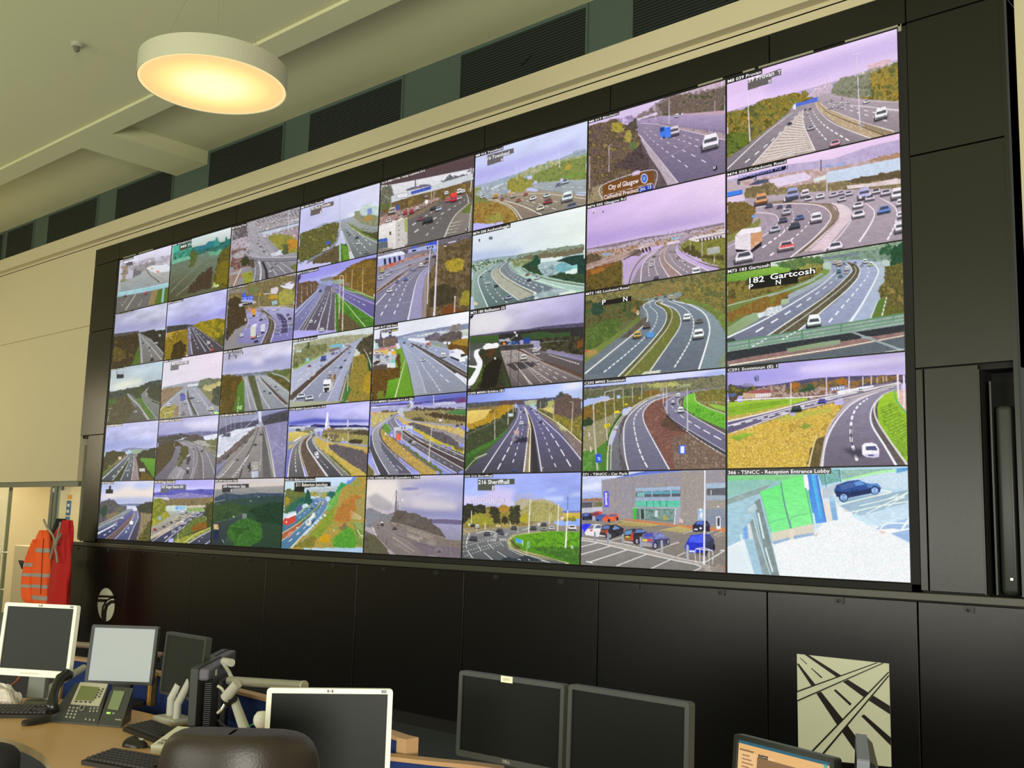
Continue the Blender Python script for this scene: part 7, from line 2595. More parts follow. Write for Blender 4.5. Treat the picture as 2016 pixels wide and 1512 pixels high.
S(6, 4, (1120, 900, 1460, 1155), 'wall screen of an office car park, grey building with green glass entrance and parked cars', '''
s c8d0f8 dce4fc 8c8480 8c8480 .1
z 8ca4ec .9 20 150,430 390,400 390,470 150,480
p e8ecfc,dce4fc@40 150,230 560,200 700,215 385,265 385,390 150,410
g d0d8f8 a8b8f0 150,220 560,240 385,270 385,470 150,480
z f0f4ff .7 30 150,330 380,290 380,380 150,400
p 6c7cd0,5c70cc 555,240 900,165 1200,155 1360,155 1000,195 600,245
p 9cb4e0 560,235 900,205 1380,158 1380,166 900,215
g 9c94a0 94908c 385,268 900,210 1400,160 1830,150 1830,830 390,740
p a09aa4,94909a,a89c98@30 385,268 900,210 1400,160 1830,150 1830,800 720,720 390,700
q a49c94,98908c,b0a49c@14 1300,180 1575,170 1575,760 1310,760
h 7c7884 3 5 470,260 700,235 930,210 1180,185 1440,160 | 475,700 700,700 930,345 1180,345 1440,760
h 908c94 2 7 540,300 540,680 | 700,290 700,680
p 8cb4dc,9cc0e4 150,480 390,470 390,480 150,490
q 9c6c54,a87c60 150,490 390,478 390,510 150,505
p 9c9098,8c8490 150,510 390,510 395,600 150,600
p 54545c,606068 155,530 275,525 275,590 155,595
q 6c7048,7c7c50@14 290,530 390,520 390,580 290,585
p c8c8d4,b8bcc8 150,595 390,580 392,640 150,650
p 5c54e4,6c64f0 408,400 468,395 470,585 412,585
p e8e4ff 425,420 445,415 448,480 440,480 452,560 430,560
g a8bcd8 9cb0cc 778,365 1300,342 1298,385 780,405
p 4c5460,5c6470 785,408 1298,388 1298,460 785,468
p 7cb8b4 795,415 870,410 870,462 795,464
p 5c9cb4,6cacbc 885,405 1180,395 1180,430 885,435
p 64a8b4,5ca0b0 1195,395 1295,390 1295,425 1195,428
l b0bcc4 8 8 876,408 876,465
l b0bcc4 8 8 970,405 970,460
l b0bcc4 6 6 1072,400 1072,460
l c0ccd4 10 10 1190,395 1190,462
p a4b8cc,98acc4 780,470 1300,465 1300,510 780,512
g 5cc8a4 68c8b0 780,515 1300,510 1300,582 780,578
h 2c5c54 6 4 870,515 1180,512 | 870,575 1180,580
p a8b8bc,98a8b0 725,585 1300,582 1300,605 725,600
p 8c9494 725,585 745,585 745,735 725,730
g 48c83c 40b834 752,595 820,600 790,640 790,725 755,730
g 5c7c78 6c807c 790,605 1260,608 1260,760 790,725
q 4c6c6c,7c9c94,98b0a8,5c7470@12 880,610 1240,612 1240,745 880,720
l c4ccd0 8 8 830,610 835,722
l c4ccd0 8 8 884,612 886,722
p ccd8d8 1000,622 1038,620 1038,700 1000,700
p 34443c,44544c 840,610 880,612 880,720 840,720
q b0a85c,a4a060@10 1090,690 1150,680 1150,735 1090,735
l d8dcdc 14 14 1245,605 1230,790
g a8a8b8 a0a0b0 1255,605 1305,600 1290,780 1240,790
p a8c4dc,9cb8d8 1500,605 1570,603 1570,740 1500,735
e f0f4f4 1535,615 14 16
p e8f0f8 1525,660 1545,640 1560,660 1550,720 1530,700
p a4b8d0,b0c4d8 1600,310 1830,298 1830,360 1600,370
p 5c5c64,6c6c74,545860@16 1605,370 1830,360 1830,445 1610,448
l e8ecf0 8 8 1655,390 1655,440
p a4b0c0,9cacbc 1600,450 1830,445 1830,500 1600,505
q a8a094,9c948c@12 1600,510 1830,505 1830,600 1600,600
g 8c94a4 848c9c 1580,605 1830,600 1830,810 1580,760
e f4f4f8 1737,578 10 10
p c87c4c,d08858@30 585,720 760,725 1260,790 1430,800 1830,830 1830,870 1400,830 1050,790 700,740
p c4885c,b87c54@30 900,830 1080,790 1280,805 1180,850 1060,860 940,850
g 8c847c 847c74 150,740 590,745 1000,790 1260,810 1420,840 1830,880 1830,1320 1640,1300 150,960
q 8c7c5c,9c8c64@20 480,790 640,745 1050,790 950,815 700,820
h dcc468 6 9 540,790 960,810 | 640,750 1050,790
l e0c868 6 6 600,740 700,755 1050,792
l d8c060 6 6 590,745 480,790
h d8c468 6 7 1070,850 1300,880 | 1290,805 1430,840
l d8c468 6 6 1060,855 1280,808
l d8c468 6 6 1280,880 1430,845
l e8e0c8 7 7 1330,890 1440,860
q a09488,94887c 1680,900 1820,880 1825,930 1700,930
g 8c8884 7c7874 145,960 330,990 680,1080 1180,1190 1530,1270 1440,1330 140,1240
p a8a098,b0a89c@30 145,940 620,1010 1000,1100 1380,1200 1560,1230 1700,1290 1640,1330 1530,1265 1180,1185 680,1075 330,995 145,965
q 9c7464,b08068@20 1760,1280 1830,1250 1830,1320 1770,1300
l f0ecec 8 9 145,968 330,995 680,1078 1180,1190 1530,1270 1435,1332
l f0ecec 7 7 145,938 620,1010 1000,1100 1380,1195 1560,1225
l f4f0f0 8 8 330,1000 145,1045
l f4f0f0 9 9 490,1035 145,1135
l f4f0f0 10 10 680,1080 250,1220
l f4f0f0 12 12 210,1215 275,1230
l f4f0f0 9 9 910,1130 560,1265
l f4f0f0 9 9 1190,1190 955,1300
l f0ecec 7 7 145,965 145,1000
l f4f0f0 7 8 1000,1092 1250,1000 1275,1003
l f4f0f0 8 8 1270,1150 1350,1112
l f4f0f0 10 10 1590,1222 1800,1095 1765,1088
l f0ecec 6 6 450,980 620,938
l e8e4e0 6 6 1690,910 1780,870
l e8e4e0 6 6 1610,890 1680,860
z 38343c .7 10 1480,860 1440,870 1640,870 1640,850
p 24243c,2c2c48 1440,800 1475,765 1500,745 1610,742 1645,790 1640,860 1450,870
p 5c74d8,4c64c8 1478,785 1500,748 1560,745 1560,790
p e0e4f4 1460,835 1500,832 1500,850 1460,850
e f0f4f8 1535,830 14 12
p 383848,484858 1575,760 1600,755 1640,800 1580,810
z 302c34 .7 14 1350,1090 1560,1140 1700,1080 1640,1060 1400,1060
p 2434c8,2c3cd8,1c2cb4@30 1350,1040 1385,970 1420,910 1560,895 1640,900 1690,960 1700,1060 1670,1090 1560,1110 1370,1115
p 4054ec,5064f4 1390,990 1430,915 1565,905 1560,1000
p 3c4068,4c5078 1585,920 1640,905 1685,960 1600,1000
p 30344c,3c4058 1590,1000 1690,960 1700,1050 1600,1120
p e8ecf8 1400,1085 1470,1090 1470,1110 1400,1105
E 1c1c24 1690,1050 14 40
E 1c1c28 1590,1120 16 36
z 38343c .7 14 850,1040 1000,1080 1180,1020 1100,990 900,1010
p 5c5c9c,6c6cac,8c88a4@30 850,970 880,890 960,875 1050,875 1140,925 1180,960 1175,1010 1020,1050 860,1040
p 3c40a0,4c50b8 860,925 890,890 985,890 970,930
p 7888c8,8898d4 1005,930 1060,885 1120,915 1010,960
p 3c3c5c,4c4c6c 985,960 1170,950 1175,1005 1010,1050
p e8cc48 860,955 915,958 915,985 860,980
e e04848 945,970 26 16
p a8a0a4 850,990 970,1000 960,1050 850,1035
E 202028 1008,1030 26 44
E a8a8b4 1008,1032 16 30
E 202028 1160,985 18 36
E a0a0b0 1160,985 11 24
p 2c2830,383440,44404c@30 640,930 660,850 760,835 860,840 920,875 860,900 830,1010 760,1010 660,985
p 5c90c0,6ca0cc 650,905 665,860 740,850 735,900
p 5c78b0,6c88bc 760,885 790,845 880,850 910,870 840,880
p c03c34,d04c40 730,860 750,880 755,970 720,980
p 8c6434,9c7440 650,920 720,920 735,980 650,970
p e8c860 665,920 710,922 708,938 665,936
E 201c24 795,980 28 42
E a09ca8 795,980 16 28
p dcd4d0 650,975 750,990 750,1005 650,990
p 28242c,343038,3c3844@30 350,880 375,810 420,790 560,790 640,830 640,900 500,950 420,940 350,915
p 54689c,6478ac 380,835 410,800 480,800 470,840
p 6c88c0,7c98cc 510,835 540,795 600,830 520,850
p b04438,c05444 430,845 460,850 450,910 420,890
p 8c5c40 360,845 420,850 415,880 360,875
p e0dcdc 355,905 430,915 425,930 355,920
E 1c1c24 485,920 20 40
E a0a4ac 485,920 12 26
p f0ecec,e0dce0 185,880 215,820 250,785 350,780 390,790 370,860 350,930 200,910
p 6c7490,7c84a0 215,835 245,795 300,790 280,840
p 5c6880 300,830 330,795 385,795 370,830
e e04040 265,855 18 10
p 3030e0,3c3cec 145,790 200,775 270,780 230,820 190,870 150,930
p 2828b0 145,850 190,850 175,910 150,940
p 2c3040,3c4058 150,690 190,655 260,660 275,720 180,735
p 5c78d0 160,685 190,660 240,662 220,690
e 20202c 170,720 14 18
e 20202c 262,712 12 18
q b03c4c,5c3c4c,c8505c@12 260,650 330,640 390,650 350,690 280,690
p d84c44 320,640 360,630 390,640 380,670
p 4c5c9c,5c6cac 310,700 350,670 440,665 460,690 390,740 330,745
e 2c2c40 340,735 14 12
p e85c34,f06c40,d84c2c 390,720 440,680 490,660 570,660 585,700 560,740 420,755
p 5c6890 450,700 490,665 560,665 555,690
E 242028 470,740 16 20
E 242028 568,720 12 22
p f4f4f8,e4e8f0 1715,695 1765,690 1770,840 1720,842
p 3c3c48 1728,710 1755,705 1758,800 1732,810
p e86c30 1288,760 1305,760 1305,780 1288,778
p f0d8c8 1292,715 1302,715 1305,760 1290,760
p f0d8c8 1312,720 1322,720 1328,770 1310,770
l f0f0f8 14 22 1585,155 1582,600 1575,1245
l 8c94ac 22 22 305,880 308,970
l 98a0b0 22 22 460,890 460,1000
l a0a8b4 22 22 632,905 636,1040
l a0a8b4 24 24 840,940 843,1085
l a8b0b8 26 26 1083,980 1086,1130
l b0b4bc 28 28 1382,1035 1384,1200
l 8c94ac 18 18 165,850 168,930
l ece8ec 7 7 1482,1235 1482,1070 1665,1090 1672,1250
l ece8ec 7 7 1527,1215 1525,1060
l ece8ec 6 6 1635,1280 1632,1095
l ece8ec 10 10 1485,1068 1670,1088
q 9c948c,8c847c@14 1640,1300 1760,1230 1800,1320 1680,1330
cap 697,215 371 - TSNCC - Car Park
''')
S(5, 4, (890, 910, 1170, 1120), 'wall screen of a green grassed roundabout with lane markings and autumn trees', '''
s a4b4f8 a4b0f8 c4c0f0 84b0f4 .3
z dccef4 .8 50 600,350 900,380 850,580 550,560 450,480
z c8d8fc .8 30 1340,390 1470,370 1480,410 1340,420
z d4dcfc .8 30 1280,500 1600,480 1560,560 1300,540
z d0dcfc .8 30 1640,470 1810,420 1810,480 1660,490
z e0d4f0 .8 40 170,480 600,480 900,560 900,640 170,600
p 7c84c4,6c74b0 1560,690 1820,690 1820,720 1560,720
g d8bc50 c8ac44 1560,720 1820,715 1820,800 1580,800
q 8c8c38,7c7c34@20 1600,790 1740,780 1760,830 1580,830
q b4ac88,c0b490,a8a080,bcb0a0@30 860,660 900,560 1000,520 1150,530 1300,530 1450,580 1550,640 1580,720 1560,820 1250,830 900,820
h c4b8a8 5 22 900,470 1100,440 1300,530 | 920,760 1100,760 1290,780
h 9c90a8 3 18 260,540 560,470 760,520 | 270,640 560,640 760,640
q a49c60,b4ac6c,948c54@30 960,720 1100,560 1300,560 1500,620 1570,720 1500,830 1250,820 1000,860
q 34342c,3c3c30,2c2c28,48442e@40 160,640 220,590 280,600 300,640 400,590 470,620 480,720 360,740 250,830 160,860
q 94843c,a89440,847838,6c6434@30 470,640 620,640 720,620 820,630 860,700 800,870 600,880 480,800
q b48c3c,a47c34@24 640,660 700,610 800,630 820,680 700,720
q 38382c,44402c,302f26@30 530,690 560,630 640,640 680,720 680,860 600,860
q 34362a,40402c,4c4830@30 800,760 840,620 880,640 920,600 960,640 970,760 930,880 820,880
q 9c9838,8c8c34,b0a840,7c7c30@30 190,860 280,780 320,720 400,720 480,770 560,780 600,860 560,900 250,900
q 34342a,3c3a2c@20 700,800 750,740 790,800 780,870 710,880
q b8ac38,a89c34@24 950,800 1020,740 1080,720 1080,840 1000,870
q 8c7c44,9c8c4c,7c7040@30 160,900 500,880 900,870 1240,830 1240,880 900,920 400,940 160,930
q b09c54,a48c4c 600,880 700,870 900,890 860,920 620,920
g a49474 948868 160,930 500,930 860,910 1240,880 1500,900 1800,900 1800,980 1300,970 900,1020 500,970 240,1000 160,990
g a89c88 8c8880 1180,850 1380,830 1500,900 1820,910 1820,990 1300,980 960,980
q b0a07c,988c68@20 150,1000 260,960 400,960 260,1030 150,1060
g 8c8c88 5c6062 250,1000 560,960 860,930 1240,910 1360,960 1050,1000 850,1030 780,1100 800,1210 1040,1330 1640,1425 140,1355 150,1040
g 7c7c7c 54585a 150,1100 500,1020 760,1040 780,1200 1000,1330 1400,1415 140,1355
p b8b07c,a8a070,c4bc8c@30 770,1110 850,1030 1000,1000 1380,970 1390,985 1000,1030 860,1060 820,1110 840,1180 1000,1250 1660,1425 1620,1425 1000,1290 800,1200
g 6ca820 487c24 830,1110 900,1040 1100,1010 1400,975 1820,990 1820,1440 1660,1425 1200,1290 900,1220 840,1170
q 5c9c24,70ac28,4c8424@50 1000,1040 1400,985 1820,1000 1820,1200 1200,1180
q 44702c,3c6828,4c7c2c,58842c@40 1100,1200 1820,1200 1820,1430 1640,1410
q 5c5834,645f36@20 820,1100 860,1070 880,1140 980,1220 900,1210
l 3c6020 8 10 1420,1080 1520,1140 1680,1220
l 5c8824 8 8 1200,1040 1420,1080
l e4e0d8 6 8 800,1220 1000,1320 1380,1415
l e4e0d8 6 7 830,1215 1060,1310 1250,1370 1380,1418
l 54544c 8 10 850,1200 1040,1290 1320,1350 1500,1400
d f0f0ec 12 14 3 .6 250,1010 215,1100 210,1180
l ecece8 8 10 225,1250 260,1310 295,1350
l ecece8 7 8 205,1180 212,1215
l ecece8 7 9 370,1080 360,1120
l ecece8 7 9 360,1165 410,1240
l ecece8 8 10 455,1275 510,1320 575,1378
l ecece8 7 8 520,1155 590,1225
l ecece8 7 8 640,1260 770,1345
l ecece8 6 8 510,1090 510,1130
l e8e8e4 6 7 675,1130 730,1185
d dcdcd8 6 6 14 .5 155,1140 400,1100 700,1020
d dcdcd8 6 6 14 .5 155,1195 400,1130 640,1080
d dcdcd8 6 6 14 .5 155,1265 420,1200 680,1130
d dcdcd8 6 6 14 .5 180,1330 440,1240 700,1160
l e8e4dc 8 9 350,1005 500,975 640,1000
h e8e8e4 7 5 400,1040 790,1040 | 440,1010 830,1000
h d8d4d8 10 4 545,1090 620,1090 | 540,1118 630,1118
h d8d4d8 10 4 670,1080 770,1080 | 670,1110 770,1110
h d4ccd4 8 3 590,1050 640,1050 | 590,1070 640,1070
l e8e4dc 7 8 1000,960 1100,930
l d8d4c4 6 6 160,950 250,1000
c 4c4c50 675,965 90
c 54545c 500,1010 90 700,1005 76
c 48484c 310,1080 110
c 545450 880,930 84 1150,930 90 1300,880 80
c a4a898 1300,950 70
c e8e8e4 1410,935 80
p f8f8f8,f0f0f4 1640,935 1670,905 1730,900 1765,940 1760,955 1650,955
c f8f8f8 1700,925 110
v ecece4 360,910 60
l dcc8b8 10 10 350,930 352,975
c 2c3434 300,895 60
p 2c3438,343c44,3c444c@20 710,1360 800,1340 900,1360 1020,1320 1100,1330 1250,1380 1260,1400 700,1390
h e8e8ec 8 2 915,1370 970,1370 | 950,1372 980,1385
h dce0e4 8 2 1075,1370 1100,1380 | 1085,1375 1105,1388
h 9cd4f8 12 7 900,1080 1000,1105 | 905,1130 1005,1150
p 4c9ce0,58a8ec 900,1070 930,1085 990,1100 1005,1140 930,1135 895,1115
l e8f4ff 8 8 1000,1110 1000,1180
l a8e4d8 10 10 1068,1200 1072,1135 1095,1135 1090,1200 1068,1200
l d8ccb0 10 12 1060,1210 1055,1320
l ece8d8 12 18 1108,530 1095,760 1085,1000
l ece4d4 14 16 1505,600 1500,780 1492,970
l 5c6ca0 8 10 1637,490 1635,700
l ece8d8 14 26 1635,690 1620,960 1605,1200
l dcd4b4 10 10 1380,720 1378,880
l dcd4b4 8 8 1405,720 1402,800
l dcd4bc 10 12 278,690 278,870
l d0ccc0 8 8 930,910 930,1000
l e0dcd0 12 12 472,870 472,950
l dcd8cc 12 12 825,840 825,900
p ccd4c8 1680,1180 1715,1185 1710,1225 1685,1222
e f0e4d0 245,880 14 18
e f0dc60 470,870 10 14
e f0e8d0 675,900 10 12
e f0e8d0 640,905 10 10
e f0dcc8 1558,795 24 18
e e8dcc8 1230,880 18 20
p 55594f 368,240 887,238 885,318 605,322 605,402 368,405
t ffffff 60 374,310 812,302 216 Sheriffhall
t ffffff 58 570,392 602,390 E
cap 583,213 HG 216 Sheriffhall
''')
S(4, 4, (700, 930, 940, 1110), 'dull purple-grey wall screen with a bridge tower, dark hill and low water at right', '''
s e4d8d4 b4b4d8 a89ca0 9894b8 .25
z f0e8e0 .8 60 210,150 700,130 700,560 400,560 200,400
z 9898cc .7 50 900,200 1300,140 1780,200 1780,380 1300,300 1000,260
z 8888b8 .7 50 720,580 1000,600 1760,640 1760,780 1100,760 760,660
z dcd4d8 .7 50 1000,440 1400,460 1700,520 1650,620 1200,620 900,560
z 94949c .6 40 340,340 560,480 640,560 560,640 300,600 200,420
p 9c98c0,8c8cb8@30 760,270 870,250 1040,255 1040,290 860,300 770,290
p 74688c,6c6480@30 1200,780 1400,770 1760,790 1750,870 1280,840
g a4a0c0 9490a8 1270,840 1760,865 1745,1105 1500,1100 1400,940
q 7c7c80,8c8c90,6c6c72@30 180,620 250,590 350,640 420,680 560,700 660,640 640,800 300,900 180,900
z 8c8c98 .6 40 180,600 400,660 400,860 200,880
q 605850,6c6058,544e48@40 640,700 700,630 800,640 1000,690 1120,740 1240,780 1280,860 1400,940 1500,1090 1400,1060 1000,960 680,820 570,820
q 5c5450,645c56,706660@40 780,700 900,690 1200,790 1260,860 1060,900 820,820
g 8c8280 7c7270 280,830 440,760 560,820 800,860 1200,1000 1520,1110 1745,1130 1740,1410 700,1380 480,1200 300,940
p 7c7068,867a70,746860@40 560,830 680,830 1000,950 1500,1120 1745,1140 1740,1290 1300,1160 800,970 580,880
q 9c9084,8c8078,a89c90,7c706c@20 740,870 900,920 1200,1010 1300,1050 1250,1100 900,980
q 948c80,a49c8c@20 820,990 1000,1050 1120,1080 1040,1140 860,1060
p 746870,7c7078@30 900,1140 1300,1200 1745,1250 1740,1410 1200,1400
z 988890 .8 30 1330,1250 1420,1260 1420,1340 1340,1330
z 9c948c .7 30 1180,1100 1340,1140 1330,1210 1200,1200
g 6c6858 5c5848 165,960 260,1010 380,1060 460,1180 560,1340 150,1340
q 5c5840,646048,544e3c@30 160,1010 360,1070 520,1340 150,1340
l a89c98 10 14 300,1000 420,1130 560,1280 700,1380
h b0a494 12 16 600,1070 960,1310 | 640,1060 980,1300
h a89c8c 6 12 620,1180 900,1330 | 700,1160 940,1340
h a49c90 8 14 880,1060 1050,1130 | 860,1030 1040,1090
l a49a98 5 6 640,880 900,980 1300,1130
l a8a09c 5 6 700,840 1000,930 1500,1090
l 5c504c 6 6 660,1020 900,1110 1300,1250
l a09694 6 6 470,920 700,1060 1000,1250
p 6c6470,706874 655,560 672,290 682,290 685,560 690,640 650,650
l 7c7078 10 12 705,470 705,640
l 8c8488 3 3 676,300 560,600
l 8c8488 3 3 680,300 800,620
p 5c4e4a,685a54 640,660 720,630 750,640 740,780 660,760
v 4c4044 445,860 46
e f4f0ec 440,828 22 10
c 584a48 650,925 70
c 484040 378,870 26 380,915 24
l f0e8ec 10 12 290,905 320,970
l ecdce8 12 10 330,1010 350,1040
l d8d0cc 8 6 600,835 680,860
l 4c4444 9 9 515,1100 510,1200
l 605652 6 6 445,1040 450,1150
l 5c504c 5 5 825,860 825,960
l 9c9090 6 6 1570,1120 1570,1370
c 6c6070 1380,1300 60
p 8c8484 1190,1355 1350,1370 1350,1390 1200,1385
e f0e8e4 780,455 14 22
cap 1065,105 C745 A9000S North Queensferry / FRB
''')
S(3, 4, (540, 930, 740, 1080), 'wall screen with red lorry and white tanker below an orange and green hillside', '''
s d4e8f0 c8dcfc b4d4e0 a8c4e0 .15
p c8d4e0,d8e0e8,a8b8c8@24 600,310 1000,290 1250,270 1240,350 700,370
q a8b4b8,c8d0d4,8ca0a8@14 700,340 900,320 1240,310 1200,380 760,390
q 5c7040,70783c,4c6438,8c8040@40 220,350 300,330 400,370 520,400 620,420 600,560 440,640 320,800 190,830
q a08830,b09434,8c7c2c@24 215,560 240,480 300,520 290,640 220,660
q 2c6450,347058,245448@30 320,640 460,540 560,480 620,520 580,640 440,660 400,760 200,820
q 24584c,1c4c48,2c6454@30 600,600 640,420 665,330 700,420 760,600 700,640 620,640
q b8a848,a89c44,7c8c4c@24 720,400 800,390 900,430 1000,400 1080,420 1000,500 860,460 740,460
q 8c8c74,b0b49c@20 840,440 900,400 960,440 900,480
q 346c5c,2c6064@24 1040,440 1100,380 1180,390 1200,460 1120,500 1050,480
q 3ca060,2c8c54,4cac68@30 1220,420 1280,260 1340,190 1400,240 1390,300 1260,440
p 6c94e0,5c88d8@20 1430,220 1460,150 1480,200 1560,100 1620,90 1560,200 1480,250
q b0984c,a88c40,bc9c48,9c8c48,88a050@50 1180,470 1280,400 1400,280 1560,180 1640,100 1840,80 1770,1480 300,1500 700,1180 980,860 1080,700
q 74b058,64a44c,84b85c@40 1080,580 1200,440 1380,280 1300,420 1240,620 1100,780 1040,760
q b8783c,a86c34,c4843c,98742c@40 1180,940 1250,740 1400,560 1560,440 1720,480 1600,780 1500,960 1300,1000
q 8c9c3c,74902c,9ca43c,6c8424@40 700,1230 960,960 1100,760 1180,700 1180,900 1060,1100 880,1300 560,1500
q 589c34,4c9030,6cac3c@40 1150,1320 1300,1200 1400,1060 1560,1120 1640,1400 1600,1490 1180,1480
q d0a018,c0941c,d8ac28@30 890,1330 960,1230 1060,1220 1110,1330 1040,1390 920,1390
q 7c7c30,8c7c34,6c7030@30 380,1490 560,1360 760,1250 840,1300 780,1480
q 8c7450,7c6848@30 1280,1100 1400,1000 1460,1060 1340,1160
q 84984c,748840@30 1560,1000 1800,1000 1770,1480 1640,1440
q 9c9054,a89858@30 1600,560 1820,500 1810,900 1640,900
h d0c8a0 7 8 1520,740 1500,920 | 1720,880 1700,940
h b8c498 6 6 1560,980 1640,1090 | 1720,990 1780,1180
l dce4b4 16 18 1650,1140 1700,1240 1770,1260
l c8d090 10 12 1670,1280 1760,1290
g 6c8cb0 4c7898 770,520 880,490 1020,520 1060,600 1030,720 900,890 700,1090 300,1500 150,1500 160,1360 420,1180 760,810 930,640
g 6488b8 44748c 770,520 860,520 900,580 880,640 560,920 160,1190 170,1020 440,860 760,620
q 486c30,54783c@16 900,640 920,570 940,600 900,680 760,800 560,980 440,1010 700,810
p b06c48,a4603c@20 160,1220 400,1060 560,990 540,1050 380,1160 160,1320
l f0ecd4 6 12 900,520 920,580 880,660 640,880 400,1060 160,1205
l f0f4f0 5 10 820,790 640,960 400,1170 150,1355
l f4f8f4 5 8 930,520 1030,550 1060,620 1030,720 900,890 740,1060
d f4f8f4 14 22 11 .6 700,1110 560,1250 330,1500
l d4d0b8 6 9 860,520 900,580 880,640
l dce0c0 6 10 760,610 600,730 450,860
l 4c5c4c 8 12 820,1130 700,1230 560,1380 400,1480
l c8ccb0 6 8 800,1130 660,1260 540,1390
d f0f4f8 6 16 8 .35 960,590 860,820 640,1060 190,1460
d e8ecf4 5 9 5 .35 840,600 680,740 420,960
g 5c6098 4c5888 440,720 560,650 560,720 440,810
q 5c9444,6ca44c@20 540,800 600,720 760,620 740,650 600,760
q b0c0b8,94a89c@14 480,800 560,730 570,760 500,820
v dce4e4 830,620 50
c 5c7c8c 745,705 56
c d4dcd4 700,690 50
e f0f0e4 640,640 22 18
v e8d4d4 965,600 46
v e8dcd8 955,640 44
p d04c3c,c44034,d85848@20 175,960 210,910 420,850 440,940 430,970 250,1050 185,1030
p e8eaee,f4f4f4 210,905 330,825 435,810 420,850 280,910
p f8c8b0 230,970 258,960 258,1000 232,1005
p 7c7074,8c8084@16 250,1060 430,960 440,980 260,1080
p e8ece4,dce0d8 740,860 760,800 810,800 815,860 780,900 700,980 640,960
p dcdcd0,f0f0e8,b8bcb0@16 620,1000 640,940 720,930 740,1000 720,1050 640,1060
p a4aca4 640,960 700,950 690,1000 645,1005
p 2c4c5c 740,1000 820,900 800,960 740,1050
p c87c60,d49c8c,a8786c@16 260,1240 310,1180 370,1170 360,1230 300,1290 260,1280
p e8e4d4 440,1090 480,1080 480,1100 440,1110
p d8e0d8 985,835 1028,830 1030,870 985,885
l d8dcd0 6 6 1050,680 1110,650
l d8dcd0 6 6 1050,710 1100,690
q dce0dc,b8c4c4@10 760,510 860,470 900,500 800,530
l 98b0b8 6 8 470,640 540,640
e e0e8d0 1185,1150 12 18
p 25221e 405,203 1118,193 1118,275 600,290 600,385 398,388
t f8f4e8 66 428,278 1055,268 211 Baberton Junction
cap 815,168 HG 211 Baberton Junction
''')
S(2, 4, (180, 780, 580, 1080), 'very dark green wall screen with a round green clearing, bottom row', '''
s ccc4cc e0d4d8 2c4434 30483c .06
z d8ccc4 .8 20 1230,880 1500,860 1920,850 1920,900 1500,930 1230,930
g a49c98 7c8488 1230,930 1600,905 1920,890 1920,960 1600,970 1230,1000
p 34445c,3c4c60,445464@30 1225,1010 1330,960 1480,980 1640,960 1915,970 1915,1010 1500,1020 1225,1040
p 2c4440,344c44@30 1225,1040 1500,1010 1915,990 1915,1100 1500,1090 1220,1090
l a8b0b0 6 4 1225,1050 1330,1030
l 8c9c90 4 3 1225,1075 1280,1068
q 304c28,3c5430,28402a@40 1215,1080 1400,1060 1500,1090 1480,1190 1300,1240 1210,1240
g 2c4c34 284030 1480,1080 1915,1060 1900,1480 1600,1490 1560,1200
q 1c3828,20402c,183022@40 1560,1130 1750,1060 1910,1060 1900,1280 1650,1240
q 3c6c2c,346428,447430,2c5824@60 1340,1340 1420,1250 1560,1210 1680,1260 1700,1400 1620,1470 1420,1460
g 3c4c48 2c383c 1215,1260 1400,1210 1480,1170 1500,1190 1360,1290 1330,1440 1200,1470
l 5c6c68 4 5 1230,1250 1400,1210 1490,1160
p d0b47c,d8bc84 1215,1270 1258,1270 1265,1320 1218,1320
p 242c50,1c2444 1215,1330 1265,1330 1262,1410 1210,1420
q 4c3c34,3c3430 1240,1260 1290,1255 1290,1280 1260,1285
e e4e8e8 1412,1195 8 6
l c8ccd0 5 5 1300,1420 1315,1450
h 3c4850 4 4 1290,1400 1330,1470 | 1320,1400 1350,1460
e e0e4e8 1660,1000 6 3
e d8dcdc 1580,1042 8 4
p 34343c 1302,880 1562,872 1560,908 1402,915 1400,953 1298,958
t f0f0f4 26 1308,908 1530,898 209 Hermiston Gait
t f0f0f4 26 1380,948 1398,946 S
cap 1452,852 HG 209 Hermiston Gait
''')
